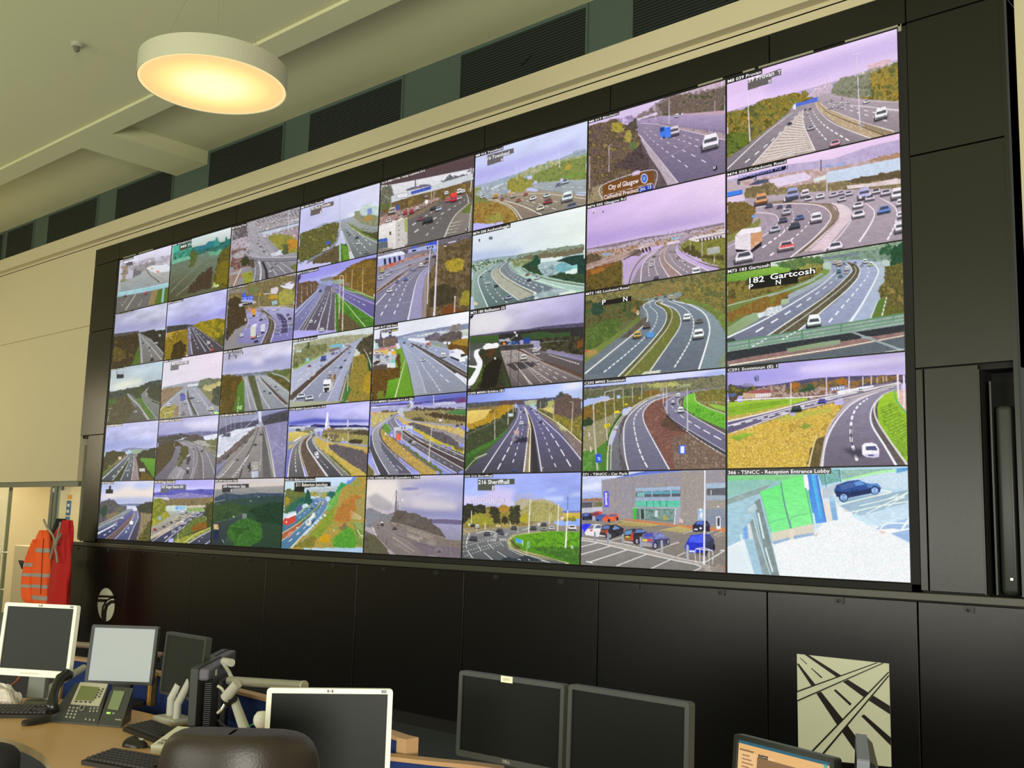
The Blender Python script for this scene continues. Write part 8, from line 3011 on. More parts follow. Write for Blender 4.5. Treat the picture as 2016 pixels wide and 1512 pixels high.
S(1, 4, (170, 900, 450, 1110), 'wall screen with blue hills, pale overhead sign and queue of cars beside yellow bushes', '''
s a8a8f4 bcb4f4 b0bcfc c0bcf4 .15
z e0e4fc .7 30 960,460 1100,440 1400,430 1800,440 1800,470 960,490
p 5858b4,6464bc,5050a8@40 950,510 1100,490 1250,465 1500,470 1600,455 1815,460 1815,550 1300,580 950,550
p 8c88c0,7c78b4,a09ccc@24 1000,540 1200,540 1400,500 1600,530 1800,540 1800,570 1200,590 960,560
p d8d8dc,b8bcc4@20 980,575 1160,570 1170,600 1250,600 1240,610 980,600
q 7c6c4c,8c7c58,6c6048@24 1100,610 1300,590 1500,590 1810,570 1810,680 1400,680 1110,670
q 8c9030,7c8434,6c702c,9c9c3c@40 945,620 1000,590 1100,590 1120,680 1100,760 1000,850 920,900
q b0942c,a08828@24 1740,640 1800,590 1805,640 1760,660
q 4c5028,3c4424,5c5c30@40 1690,660 1800,640 1790,1000 1690,980 1640,880 1660,760
q a49c38,8c9034,b4a844@24 930,930 1000,870 1130,770 1230,790 1150,860 960,980 920,990
g b0b4a8 988c80 1140,760 1680,740 1660,780 1400,960 900,1160 910,1000 1200,840
l a8a49c 10 12 1300,790 1100,900 915,1010
q b0a898,c8b8a8,8c8078,7c7470@14 920,1060 1200,920 1400,830 1500,770 1560,790 1350,890 1100,1010 905,1110
p c8b8a0,b4a48c@16 900,1130 1100,1040 1400,890 1560,770 1580,780 1420,900 1100,1080 900,1160
g 5c6078 3c4058 1560,780 1680,770 1640,840 1400,1000 1100,1220 900,1200 910,1180 1200,1030
l f0ece8 5 8 1580,780 1400,920 1150,1050 920,1200
l f4f0ec 6 9 1640,800 1450,940 1250,1080 1095,1220
l dcd4c8 8 10 1540,790 1300,930 1050,1060 900,1140
q 6c7838,5c6c34,7c8440@30 1520,870 1640,830 1690,840 1700,980 1500,1100 1300,1120 1210,1215 1330,1060
q 8c5c20,7c5420,98682c@24 1480,1020 1560,940 1700,920 1690,1000 1540,1080
q 9ca040,8c9438,acac48@30 1280,1200 1340,1110 1500,1100 1700,1010 1760,990 1500,1150 1400,1230
l 3c4428 10 14 1300,1150 1480,1080 1770,990
l d0d090 8 12 1770,990 1560,1080 1380,1210
g 4c5060 3c4050 1480,1180 1770,1030 1760,1190 1680,1240 1420,1235
l f0f0e8 8 12 1770,1030 1600,1120 1415,1235
l ecece8 8 10 1760,1175 1670,1240
d e8ecf0 8 14 6 .35 1560,830 1260,1040 1040,1190
d f0f0f4 4 8 4 .3 1700,1060 1560,1230
p c4d0cc,d0dcd4 1140,700 1420,685 1420,755 1138,770
p 98c0e8,a8ccf0 1258,700 1400,690 1400,740 1260,750
p 5c98e8 1265,710 1295,708 1295,735 1268,738
h 78b0f0 6 3 1315,715 1360,712 | 1335,730 1380,725
p c8c0a8,d4ccb4 1420,695 1690,680 1690,695 1420,710
p b4ac98 1420,715 1690,705 1690,715 1420,725
q 6c9c4c,7cac58,a8a058@14 1420,740 1660,730 1640,770 1480,770
q 9cb4cc,b4c4d4@10 1230,790 1280,760 1380,750 1360,790 1280,800
p 88b8ec,78acec 1022,845 1065,840 1062,885 1025,890
v ececec 1360,785 50
v 8c98ac 1420,780 40
v f0ecf0 1360,935 56
c ecf0f4 1250,975 50 1240,1050 56 1410,860 34
c f0f4f4 1580,790 40
v e4e8ec 1500,835 46 1505,795 40
v e8dca8 1280,880 46
c 6c6058 1205,920 40 1100,980 40
c c84c48 975,1020 50
c c8c4c0 1050,990 40 1150,940 40 1330,850 34
l ccc8bc 6 9 1300,1040 1300,1210
l b8bc9c 5 6 1650,845 1695,850 1695,900
p 65666f 1060,395 1412,390 1412,445 1160,455 1155,505 1052,508
t f4f4fc 40 1066,440 1372,432 207 Gogar Station Rd
cap 1267,372 HG 207 Gogar Station Rd
''')
S(0, 4, (170, 900, 450, 1110), 'bottom left wall screen, pale cream cloud over a curving motorway with a van', '''
s b4c4f0 e8dce0 c8c8ec d4dcf0 .25
z f4e4d4 .8 50 220,540 500,450 700,430 950,470 940,560 600,580 200,600
z a8c0f4 .6 40 700,360 950,350 940,430 750,470 650,430
z a8b4dc .7 30 180,620 500,580 940,580 930,650 500,670
p 7c84a8,6c7898@30 470,670 600,660 760,660 760,690 480,690
q 5c545c,6c6068,4c4c50,5c6058@40 175,660 230,620 330,600 420,620 470,680 560,720 540,780 400,850 170,950
q 38503c,2c4838,405444@30 190,780 220,690 280,680 300,760 280,840 210,840
q 8c7c60,7c7058,988868@30 280,830 420,770 540,760 520,800 300,890
q 6c7060,5c6454,7c7c64@30 400,760 460,690 540,720 520,780 420,790
q 484840,3c4038,54503e@30 700,720 760,680 860,650 940,640 930,800 800,800 740,740
q 8c7c60,9c8c6c,7c6c54@30 780,800 900,800 920,870 890,1190 720,1180 760,950
q 5c5c30,6c6838,4c4c28@30 840,960 920,860 895,1190 720,1180 800,1060
g 8c94a0 6c7480 500,780 580,740 660,730 600,790 400,920 150,1040 150,990 320,900
g 6c70a0 3c3c60 590,790 650,750 680,790 600,880 400,1060 260,1165 140,1160 140,1060 400,930
g 8088ac 4c5078 670,760 720,760 745,800 720,900 650,1050 600,1180 390,1170 560,1000 660,850
g 5c5868 484658 730,770 770,800 760,930 720,1080 700,1180 600,1180 680,1000 740,860
p 6c5858,5c4c4c@16 640,820 680,800 640,900 480,1050 320,1170 270,1165 420,1050
l c0ac98 5 7 680,790 600,880 440,1030 260,1165
l a87c68 5 7 690,810 600,910 470,1040 320,1170
l e0e0e8 5 8 680,800 620,920 500,1060 395,1170
l e8e8ec 5 9 720,760 730,860 680,970 590,1180
l c8d0b0 6 8 560,780 400,850 150,970
l dce0ec 6 6 500,850 300,930 150,1010
d f0f0f8 12 22 14 .6 420,950 300,1010 145,1090
d e8e8f0 8 14 7 .5 440,920 260,1030 150,1100
d f0f0f4 6 16 5 .3 650,880 590,1010 530,1110
d f0f0f4 6 12 4 .35 440,960 320,1060 200,1140
v e4ecf0 510,862 40
v f0f4f8 637,930 56
p f0f4f8 615,920 630,900 660,905 655,955 620,955
c d8c8c8 712,770 34
p 2c2828 325,410 352,410 352,460 380,462 380,518 278,518 282,460 325,455
cap 388,382 HG Dreghorn
''')
for a in SCREENS:
    Pic(*a[:3]).build(a[3], a[4])
# ------------------------------------------------------------------ glass screen, corridor and coats at the left
M_SILVER = mat('brushed_silver', 'b4b4a8', 0.38, metal=.75)
M_SILV2 = mat('satin_silver_plastic', 'b8b8ac', 0.45)
sc_ = thing('glass_screen', 'grey framed glass screen to the corridor left of the video wall', 'glass partition', (0, 0, 0))
MB().box(RX0, WX0, .02, .10, 2.005, 2.07).build('head_rail', M_RAIL, sc_)
MB().box(-1.385, -1.315, .02, .10, 0, 2.005, .004).box(-1.30, -1.235, .03, .09, 0, 2.005, .004).build('mullion', M_RAIL, sc_)
MB().box(-1.30, -1.29, .015, .03, 1.93, 1.985).build('latch_plate', mat('white_plastic', 'e8e8de', .5), sc_)
MB().box(-1.235, WX0, .055, .065, 0.02, 2.005).build('glass_pane', M_GLASS, sc_)
for xx in (-2.62, -1.08):
    MB().box(xx - .012, xx + .012, .02, .05, 1.955, 2.005).build('glass_clip', M_RAIL, sc_)
d_ = struct(MB().box(-3.75, -2.66, .06, .072, 0.02, 2.0).build('door_1', M_GLASS))
MB().tube([(-2.60, -.03, .55), (-2.60, -.03, 1.17)], .014, 10).tube([(-2.60, -.03, 1.12), (-2.60, .06, 1.12)], .009, 8).tube([(-2.60, -.03, .62), (-2.60, .06, .62)], .009, 8).build('door_handle', mat('door_steel', 'd4d0bc', .3, metal=.6), d_)
MB().box(-2.70, -2.655, .05, .085, 0.02, 2.0).build('door_edge', mat('glass_edge_green', '7c8468', .3), d_)
t = thing('notice', 'small blue and orange notice stuck on the glass by the video wall', 'sign', (-.905, .052, 1.6))
MB().box(-.06, .06, -.002, 0, .04, .225).build('blue_sheet', mat('notice_blue', '3c6c94', .6), t)
MB().box(-.05, .07, -.002, 0, .245, .30).build('orange_strip', mat('notice_orange', 'e0a040', .6), t)
MB().box(-.06, .06, -.002, 0, -.04, .025).build('lower_strip', mat('notice_teal', '4c7c9c', .6), t)
MB().box(-.035, .03, -.004, -.002, .15, .185).box(-.04, .025, -.004, -.002, .075, .11).build('printed_lines', mat('notice_print', 'd8e0e0', .6), t)
t = thing('office_cabinet', 'low grey cabinet standing in the corridor behind the glass', 'cabinet', (-3.9, 1.35, 0))
MB().box(-.9, .25, -.25, .25, 0, 1.16, .01).build('body', mat('cabinet_grey', 'c0b496', .6), t)
MB().box(.26, .62, -.25, .25, 0, 1.20, .01).build('side_unit', mat('cabinet_dark', '8c8a78', .6), t)
t = thing('black_bag', 'small black bag on a hook behind the orange jacket', 'bag', on_y(48, 1112, -.38))
MB().prism([(-.12, .05), (-.03, .015), (.06, .05), (.10, .02), (.10, -.06), (0, -.05), (-.06, 0)], -.03, .03).build('flap', mat('black_cloth', '191918', .9), t)
MB().tube([(.02, 0, -.04), (.0, 0, -.20), (-.03, 0, -.24)], .012, 8).build('strap', mat('black_cloth', '191918', .9), t)

YC = -.45
def coat_rows(rows, y=YC, th=.30, fold=.012, n=36, infl=0.0, seed=0.0):
    P = []
    for py, xl, xr in rows:
        a = on_y(xl, py, y); b = on_y(xr, py, y)
        c = (a + b) / 2; hw = abs(b[0] - a[0]) / 2 + infl
        ring = []
        for k in range(n + 1):
            q = 2 * PI * k / n
            f = 1 + fold / max(hw, .03) * (math.sin(q * 5 + seed + py * .03) + .6 * math.sin(q * 9 - py * .05 + seed))
            ring.append((c[0] + hw * math.cos(q) * f, c[1] + min(hw * th + .03, .12) * math.sin(q) * f, c[2]))
        P.append(ring)
    return P
def interp_rows(rows, n):
    ys = [r[0] for r in rows]
    return [(y, float(np.interp(y, ys, [r[1] for r in rows])), float(np.interp(y, ys, [r[2] for r in rows]))) for y in np.linspace(ys[0], ys[-1], n)]
M_HIVIS = mat('hi_vis_orange_cloth', 'ff6624', 0.8, bump=.3, bscale=30, mottle=.05)
M_REFL = mat('reflective_grey_tape', 'a8a49c', 0.5)
M_RED = mat('red_cloth', 'c4201c', 0.85, bump=.3, bscale=25, mottle=.08)
M_BLKC = mat('black_cloth', '191918', .9)
t = thing('hi_vis_jacket', 'orange hi-vis jacket with grey reflective bands hanging on the coat stand', 'jacket', (0, 0, 0))
body = [(1044, 84, 91), (1052, 80, 94), (1070, 74, 97), (1100, 69, 99), (1130, 66, 100), (1170, 68, 99), (1200, 70, 98), (1250, 70, 98)]
MB().grid(coat_rows(interp_rows(body, 40), seed=1)).build('body', M_HIVIS, t, smooth=True)
slv = [(1062, 74, 84), (1080, 68, 80), (1100, 61, 74), (1120, 56, 70), (1150, 54, 69), (1180, 56, 72), (1186, 60, 70)]
MB().grid(coat_rows(interp_rows(slv, 30), y=YC - .04, th=.7, seed=2)).build('sleeve', M_HIVIS, t, smooth=True)
for a, b in ((1079, 1087), (1128, 1135), (1150, 1157), (1172, 1180)):
    MB().grid(coat_rows([r for r in interp_rows([(a, *[np.interp(a, [q[0] for q in body], [q[i] for q in body]) for i in (1, 2)]), (b, *[np.interp(b, [q[0] for q in body], [q[i] for q in body]) for i in (1, 2)])], 4)], infl=.006, seed=1)).build('reflective_band', M_REFL, t, smooth=True)
for a, b in ((1108, 1115), (1128, 1134), (1150, 1156)):
    MB().grid(coat_rows([r for r in interp_rows([(a, *[np.interp(a, [q[0] for q in slv], [q[i] for q in slv]) for i in (1, 2)]), (b, *[np.interp(b, [q[0] for q in slv], [q[i] for q in slv]) for i in (1, 2)])], 4)], y=YC - .04, th=.7, infl=.006, seed=2)).build('sleeve_band', M_REFL, t, smooth=True)
MB().tube([on_y(86, 1060, YC - .125), on_y(83, 1100, YC - .14), on_y(80, 1170, YC - .14)], .006, 6).build('zip', mat('zip_dark', '8c2c10', .6), t)
t = thing('black_coat', 'black coat hanging between the orange jacket and the red coat', 'coat', (0, 0, 0))
MB().grid(coat_rows(interp_rows([(1021, 116, 123), (1030, 112, 127), (1045, 106, 128), (1080, 96, 120), (1140, 94, 112), (1190, 96, 106), (1250, 96, 104)], 36), y=YC + .17, seed=3)).build('body', M_BLKC, t, smooth=True)
t = thing('red_coat', 'long red coat hanging on the coat stand beside the dark panels', 'coat', (0, 0, 0))
MB().grid(coat_rows(interp_rows([(1024, 132, 138), (1035, 122, 138.5), (1050, 113, 138), (1075, 109, 137), (1100, 112, 136), (1150, 104, 133), (1190, 98, 131), (1260, 96, 129)], 40), y=YC - .05, seed=5, fold=.016)).build('body', M_RED, t, smooth=True)
t = thing('coat_stand', 'slim grey coat stand with curved arms holding the coats', 'coat stand', (0, 0, 0))
b0 = on_y(109, 1130, YC + .02)
M_STAND = mat('stand_grey', '9c9c88', .45, metal=.2)
MB().tube([(b0[0], b0[1], 0.02), (b0[0], b0[1], 1.35)], .014, 10).build('pole', M_STAND, t)
MB().lathe([(0, .03), (.2, .02), (.2, 0), (0, 0)], 32, M=Matrix.Translation((b0[0], b0[1], 0))).build('base', M_STAND, t)
for q in ([(109, 1072), (107, 1062), (103, 1052), (92, 1038), (86, 1023)], [(109, 1072), (112, 1060), (117, 1040), (119, 1028)], [(109, 1078), (112, 1066), (118, 1056), (120, 1050)], [(109, 1060), (104, 1080), (99, 1100)], [(108, 1078), (111, 1090), (113, 1108)]):
    MB().tube([on_y(*p, YC - .17) for p in q], .012, 8).build('arm', M_STAND, t)
MB().tube([on_y(109, 1072, YC - .17), (b0[0], b0[1], 1.33)], .012, 8).build('hub', M_STAND, t)

# ------------------------------------------------------------------ desks and blue partitions
M_DESK = mat('beech_desk_laminate', 'd8ac78', 0.38, spec=.5, mottle=.05, mscale=6)
M_DEDGE = mat('desk_edge_band', 'b8a27c', 0.5)
M_BLUE = mat('blue_partition_cloth', '16306c', 0.95, bump=.2, bscale=500, mottle=.06, mscale=20)
M_TRIM = mat('beech_partition_trim', 'c09a70', 0.5)
DZ = .74
def smooth2(pts, n=8):
    P = [pts[0]] + list(pts) + [pts[-1]]; o = []
    for i in range(1, len(P) - 2):
        for t_ in np.linspace(0, 1, n + 1)[:-1]:
            a, b, c, d = (np.array(P[i + k]) for k in (-1, 0, 1, 2))
            o.append(tuple(.5 * (2 * b + (c - a) * t_ + (2 * a - 5 * b + 4 * c - d) * t_ ** 2 + (3 * b - a - 3 * c + d) * t_ ** 3)))
    return o + [tuple(pts[-1])]
front = smooth2([(6.0, -5.2), (6.9, -4.72), (7.35, -4.36), (7.72, -4.25), (8.05, -4.26), (8.33, -4.34), (8.6, -4.44), (9.0, -4.42), (9.5, -4.32), (10.2, -4.15), (11.1, -4.0)])
back = smooth2([(11.1, -3.5), (10.2, -3.52), (9.6, -3.60), (9.2, -3.70), (8.5, -3.62), (7.9, -3.55), (7.39, -3.56), (7.1, -3.62), (6.92, -3.70), (6.735, -3.863), (6.0, -4.3)])
t = thing('curved_desk', 'long curved beech desk in front of the video wall', 'desk', (0, 0, 0))
MB().prism(front + back, DZ - .03, DZ, 'xy').build('desktop', M_DESK, t)
ed = MB()
for a, b in zip(front, front[1:]):
    ed.prism([(a[0], a[1]), (b[0], b[1]), (b[0], b[1] - .004), (a[0], a[1] - .004)], DZ - .031, DZ - .001, 'xy')
ed.build('edge_band', M_DEDGE, t)
for lx, ly in ((6.3, -4.55), (7.95, -4.05), (8.75, -4.25), (10.9, -3.8), (7.2, -3.75), (9.9, -3.75)):
    MB().tube([(lx, ly, 0), (lx, ly, DZ - .03)], .03, 12).build('leg', M_SILVER, t)
def partition(name, label, pts, z1, close=True):
    t = thing(name, label, 'partition', (0, 0, 0), 0, 'blue desk partitions')
    pts = smooth2(pts)
    w = .02
    o = strip(pts, 2 * w, 2 * w)
    MB().prism(o, .12, z1 - .014, 'xy').build('panel', M_BLUE, t)
    MB().prism(strip(pts, 2 * w + .012, 2 * w + .012), z1 - .014, z1, 'xy').build('top_trim', M_TRIM, t)
    for p in (pts[0], pts[-1]):
        MB().box(p[0] - .024, p[0] + .024, p[1] - .03, p[1] + .03, 0, z1 + .001).build('end_post', M_TRIM, t)
    return t
t = partition('desk_partition', 'long blue cloth partition with beech trim behind the left monitors', [(6.52, -3.44), (7.0, -3.37), (7.9, -3.38), (8.6, -3.43), (9.1, -3.50), (9.30, -3.54)], .885)
t = partition('desk_partition', 'blue cloth partition with beech trim between the white and the dark front monitors', [(9.22, -3.66), (9.45, -3.57), (9.7, -3.475), (10.2, -3.46)], .84)
bq = at(284, 1376, 4.95)
t = thing('brass_clamp', 'shiny brass clamp fixing the partition above the desk under the lit blank monitor', 'clamp', (bq[0], -3.435, .74))
M_BRASS = mat('polished_brass', 'c89c50', .25, metal=.9)
MB().box(-.018, -.004, -.02, .01, .0, .15, .003).box(.004, .018, -.02, .01, .0, .15, .003).build('plates', M_BRASS, t)
MB().tube([(0, -.012, 0), (0, -.012, .17)], .006, 10).build('pin', M_BRASS, t)

# ------------------------------------------------------------------ monitors
M_HP = mat('cream_monitor_plastic', 'f6f6e6', .5)
M_DK = mat('grey_black_monitor_plastic', '333734', .42)
M_DKB = mat('black_monitor_back', '121314', .5)
M_SCRD = mat('dark_switched_off_screen', '2a2e29', .35, spec=.12)
M_SCRK = mat('black_switched_off_screen', '10130f', .35, spec=.12)
M_SCRL = mat('lit_blank_screen', '30322e', .5, emit='b4bab0', estr=.92)
def monitor(label, p, W, H, yaw, tilt, bez, plastic, scr, group=None, stand=True, sides=None, deep=.055):
    t = thing('monitor', label, 'monitor', p, yaw, group, -tilt)
    w, h = W / 2, H / 2
    bt = bez if not isinstance(bez, tuple) else bez[0]
    bb = bez if not isinstance(bez, tuple) else bez[1]
    f = MB()
    r = min(bt, .018) * .7
    def ring(s, d):           # rounded rectangle outline
        q = []
        for cx, cz, a0 in ((w - r, h - r, 0), (-w + r, h - r, 90), (-w + r, -h + r, 180), (w - r, -h + r, 270)):
            for k in range(5):
                a = math.radians(a0 + 22.5 * k)
                q.append((cx + r * math.cos(a), cz + r * math.sin(a)))
        return q
    o = ring(0, 0)
    iw, it, ib = w - bt, h - bt, -h + bb
    n = len(o)
    def inn(x, z):
        return (min(max(x, -iw), iw), min(max(z, ib), it))
    vo = [f.bm.verts.new((x, 0, z)) for x, z in o]; vi = [f.bm.verts.new((inn(x, z)[0], .0, inn(x, z)[1])) for x, z in o]
    vd = [f.bm.verts.new((v.co.x, .008, v.co.z)) for v in vi]; vb = [f.bm.verts.new((x, .03, z)) for x, z in o]
    for k in range(n):
        j = (k + 1) % n
        for a, b in ((vo, vi), (vi, vd), (vb, vo)):
            q = [a[k], a[j], b[j], b[k]]
            if (q[2].co - q[3].co).length < 1e-6:
                q = q[:3]
            f.bm.faces.new(q)
    f.bm.faces.new(vb)
    f.build('bezel', plastic, t)
    MB().box(-iw - .001, iw + .001, .006, .012, ib - .001, it + .001).build('screen', scr, t)
    bk = MB()
    s = []
    for y_, k in ((.03, .96), (.045, .86), (deep, .6), (deep + .004, .5)):
        s.append([(x * k * w, y_, z * k * h) for x, z in ((-1, -1), (1, -1), (1, 1), (-1, 1), (-1, -1))])
    bk.grid(s); bk.bm.faces.new([bk.bm.verts.new(v) for v in s[-1][:4]])
    bk.build('back_shell', M_DKB if plastic is not M_HP else M_HP, t)
    if stand:
        c = math.cos(-tilt)
        dz = -(p[2] - DZ - .001) / c + (deep + .03) * math.tan(tilt)
        br = .06 if 'beside the coats' in label else .10
        st = MB().box(-.045, .045, deep - .01, deep + .022, dz + .02, -h * .2, .004)
        st.build('neck', M_DKB if plastic is not M_HP else mat('stand_grey_plastic', '6c7068', .5), t)
        MB().lathe([(0, .014), (br, .012), (br + .01, 0), (0, 0)], 32, M=Matrix.Translation((0, deep + .03, dz)) @ Matrix.Rotation(tilt, 4, 'X')).build('base', M_DKB if plastic is not M_HP else mat('stand_grey_plastic', '6c7068', .5), t)
    return t, w, h
M_INK = mat('black_print', '1c1c1a', .5)
def hp_marks(t, w, h, b):
    lg = MB().box(-.009, .009, -.001, .0, h - b * .78, h - b * .22).build('logo', M_INK, t)
    MB().lathe([(0, 0), (.0052, 0), (.0052, .001), (0, .001)], 20, M=Matrix.Translation((0, -.0012, h - b * .5)) @ Matrix.Rotation(PI / 2, 4, 'X')).build('logo_disc', M_HP, lg)
    put_text('logo_letters', 'hp', M_INK, lg, (-.0034, 0, h - b * .5 - .0028), (1, 0, .18), (.1, 0, 1), .007, .0052, (0, -.0026, 0), .02)
    MB().box(w - .036, w - .020, -.001, 0, h - b * .8, h - b * .2).build('energy_badge', mat('badge_blue', '3c4468', .5), t)
    put_text('badge_mark', 'XXI', mat('badge_print', 'd8d8d0', .5), t, (w - .0345, 0, h - b * .68), (1, 0, 0), (0, 0, 1), .013, .006, (0, -.0016, 0), .01)
t, w, h = monitor('cream framed monitor with dark screen at the left edge beside the coats', (7.03, -3.845, 1.037), .39, .337, .52, .074, (.017, .032), M_HP, M_SCRD, 'cream framed monitors')
hp_marks(t, w, h, .017)
MB().box(-.06, .04, -.002, 0, -h + .011, -h + .018, .001).box(w - .045, w - .022, -.003, 0, -h + .008, -h + .018, .002).build('button', mat('cream_button', 'd4d4c0', .5), t)
t, w, h = monitor('cream framed monitor with dark screen at bottom centre behind the leather chair', (9.438, -4.009, .942), .39, .337, .843, .055, (.0155, .032), M_HP, M_SCRK, 'cream framed monitors')
hp_marks(t, w, h, .0155)
t, w, h = monitor('grey monitor showing a blank pale lit screen above the desk phone', (7.336, -3.571, .980), .324, .271, .682, .128, .014, M_DK, M_SCRL)
t, w, h = monitor('dark grey monitor turned right beside the blank lit screen', (7.874, -3.574, .984), .324, .271, .005, .059, .013, M_DK, M_SCRD, None, False)
t, w, h = monitor('dark monitor with a small white sticker on its top frame', (9.804, -3.58, 1.015), .4275, .271, .061, .018, (.014, .02), M_DK, M_SCRK, 'dark monitors right of the cream one')
MB().box(-.035, .012, -.0015, 0, h - .018, h + .002).build('sticker', mat('sticker_cream', 'e8e8c8', .6), t)
put_text('sticker_letters', 'CLKP107', mat('sticker_ink', '8c8c74', .6), t, (-.026, 0, h - .012), (1, 0, 0), (0, 0, 1), .028, .008, (0, -.002, 0), .005)
put_text('logo', 'DELL', mat('logo_silver', 'a8a498', .4), t, (-.016, 0, -h + .007), (1, 0, 0), (0, 0, 1), .030, .0085, (0, -.0008, 0), .02)
t, w, h = monitor('dark monitor right of the stickered one with brown lit side edge', (10.288, -3.624, 1.029), .4275, .271, -.021, .025, (.014, .02), M_DK, M_SCRK, 'dark monitors right of the cream one')
# side view monitor with slatted back
t, w, h = monitor('dark monitor seen from the side with slatted back near the phone', (8.131, -3.633, .898), .40, .27, -.80, -.006, .013, M_DK, M_SCRK, None, False, deep=.075)
hd = MB().box(-w * .94, w * .98, .028, .072, h * .62, h * .97, .01)
hd.build('back_head', mat('violet_grey_shell', '62606e', .45), t)
sl = MB()
for k in range(26):
    z = -h * .92 + k * h * 1.5 / 26
    sl.box(-w * .9, w * .9, .055, .082, z, z + h * .03)
sl.build('cooling_slats', mat('slat_grey', '34363a', .5), t)
MB().box(w * .28, w * .40, .0715, .0735, h * .66, h * .84).build('label_square', mat('label_pale', 'c8c8c0', .6), t)
put_text('logo', 'DELL', M_INK, t, (w * .05, 0, h * .80), (-1, 0, 0), (0, 0, 1), .05, .012, (0, .0735, 0), .01)
MB().box(-.06, .06, .08, .10, -.06, .07, .004).build('mount_plate', M_DKB, t)
MB().box(-.03, .03, .085, .11, -(.898 - DZ - .002), -.05, .004).build('neck', M_DKB, t)
q = at(419, 1338, 5.36)
t, w, h = monitor('dark grey monitor back showing just above the slatted one, edge on', tuple(q), .36, .27, -.80, 0, .013, M_DK, M_SCRK, None, False, deep=.075)
MB().box(-w * .94, w * .98, .028, .075, h * .3, h * .97, .01).build('back_head', mat('violet_grey_shell', '62606e', .45), t)
MB().box(-.03, .03, .07, .10, -q[2], -.05).build('neck', M_DKB, t)
# monitor with a web page at the lower right
t, w, h = monitor('dark framed monitor showing an orange web page under the square road emblem', (10.663, -3.42, .934), .368, .233, -.282, .08, .014, M_DK, M_SCRK)
def ui(name, hexc, x0, x1, z0, z1, y=-.0005):
    return MB().box(-w + x0 * 2 * w, -w + x1 * 2 * w, .0052 + y, .0058, h - z1 * 2 * h, h - z0 * 2 * h).build(name, mat('screen_' + hexc, '101010', .4, emit=hexc, estr=.95), t)
ui('page', 'eab878', .045, .955, .065, .93)
ui('title_bar', '2c6478', .045, .955, .065, .10, -.001)
ui('tool_line', '8c7050', .06, .21, .16, .18, -.001)
ui('side_panel', 'f0c48c', .05, .24, .185, .93, -.001)
ui('tab', '4c3c30', .26, .36, .175, .215, -.001)
ui('picture', '8c6c4c', .25, .955, .215, .8, -.0012)
ui('picture_detail', 'd8b080', .40, .47, .30, .36, -.0018)
for k in range(7):
    ui('menu_line', 'a07850', .09, .09 + .08 + .02 * (k % 3), .22 + k * .045, .235 + k * .045, -.0018)
ui('globe_icon', '4cb090', .90, .93, .095, .13, -.0018)
put_text('tab_letters', 'Cameras', mat('screen_f0e0c8', '101010', .4, emit='f0e0c8', estr=.95), t, (-w + .27 * 2 * w, 0, h - .206 * 2 * h), (1, 0, 0), (0, 0, 1), .055, .006, (0, .0042, 0), .005)
q = at(1668, 1560, 2.75)
t, w2, h2 = monitor('dark monitor cut by the bottom edge beside the orange web page', (q[0] + .02, q[1], q[2]), .36, .25, -1.15, .05, .014, mat('grey_blue_shell', '6c707c', .4), M_SCRK)

# monitor arms
M_ARM = M_SILVER
t = thing('monitor_support', 'silver tubular monitor arm reaching right behind the slatted monitor', 'monitor support', (0, 0, 0))
MB().tube([at(452, 1340, 4.2), at(597, 1350, 3.85)], .0175, 14).build('long_tube', M_ARM, t)
MB().tube([at(597, 1350, 3.85), at(600, 1350.2, 3.845)], .019, 14).build('tube_end', M_SILV2, t)
MB().tube([at(444, 1374, 4.12), at(468, 1345, 4.10)], [.022, .020], 14).build('elbow_tube', M_SILV2, t)
MB().tube([at(449, 1380, 4.14), at(458, 1372, 4.12)], .023, 14).build('dark_joint', M_DKB, t)
p0, p1 = at(459, 1372, 4.16), at(489, 1456, 4.02)
p1[2] = max(p1[2], DZ + .0)
MB().tube([p0, p1], [.017, .022], 14).build('post', M_SILV2, t)
MB().tube([at(456, 1305, 4.3), at(441, 1302, 4.35)], .016, 14).build('upper_tube', M_SILV2, t)
MB().tube([at(441, 1308, 4.34), at(450, 1322, 4.28), at(456, 1334, 4.2)], .008, 10).build('hook', M_SILV2, t)
for pp in ([(428, 1350), (437, 1356), (443, 1366)], [(443, 1386), (437, 1396), (428, 1404)]):
    MB().tube([at(x, y, 4.14) for x, y in pp], .006, 8).build('loop', mat('bright_wire', 'dcdccc', .25, metal=.5), t)
k0 = at(517, 1417, 3.6)
t = thing('webcam_ball', 'round white ball peeking out left of the front cream monitor', 'ball', k0)
MB().lathe([(0, .03), (.02, .026), (.03, .012), (.032, 0), (.03, -.012), (.02, -.026), (0, -.03)], 24).build('ball', mat('white_plastic', 'e8e8de', .5), t, smooth=True)
MB().tube([(0, 0, -.025), (0, .0, DZ - k0[2])], .008, 8).build('stem', M_DKB, t)
t = thing('monitor_support', 'white twin post monitor base under the dark turned monitor', 'monitor support', tuple(on_z(343, 1424, DZ)))
MB().box(-.09, .09, -.06, .06, 0, .03, .012, seg=3).build('base', M_SILV2, t)
MB().tube([(-.035, 0, .03), (-.035, 0, .10), (-.015, .02, .16)], .019, 14).build('post', M_SILV2, t)
MB().tube([(.05, -.02, .03), (.05, -.02, .09), (.055, .06, .24)], .017, 14).build('post', M_SILV2, t)
t = thing('monitor_support', 'silver angled arm rising left of the blank lit monitor', 'monitor support', tuple(on_z(96, 1380, DZ)))
o3 = Vector(on_z(96, 1380, DZ))
MB().lathe([(0, .025), (.042, .025), (.045, 0), (0, 0)], 28).build('base', M_SILV2, t)
MB().tube([(0, 0, .02), (0, 0, .06), tuple(Vector(at(166, 1314, 5.25)) - o3)], .017, 14).build('strut', M_SILV2, t)
pq = at(148, 1274, 5.4)
t = thing('support_rail', 'grey round rail crossing behind the blank lit monitor', 'rail', (0, 0, 0))
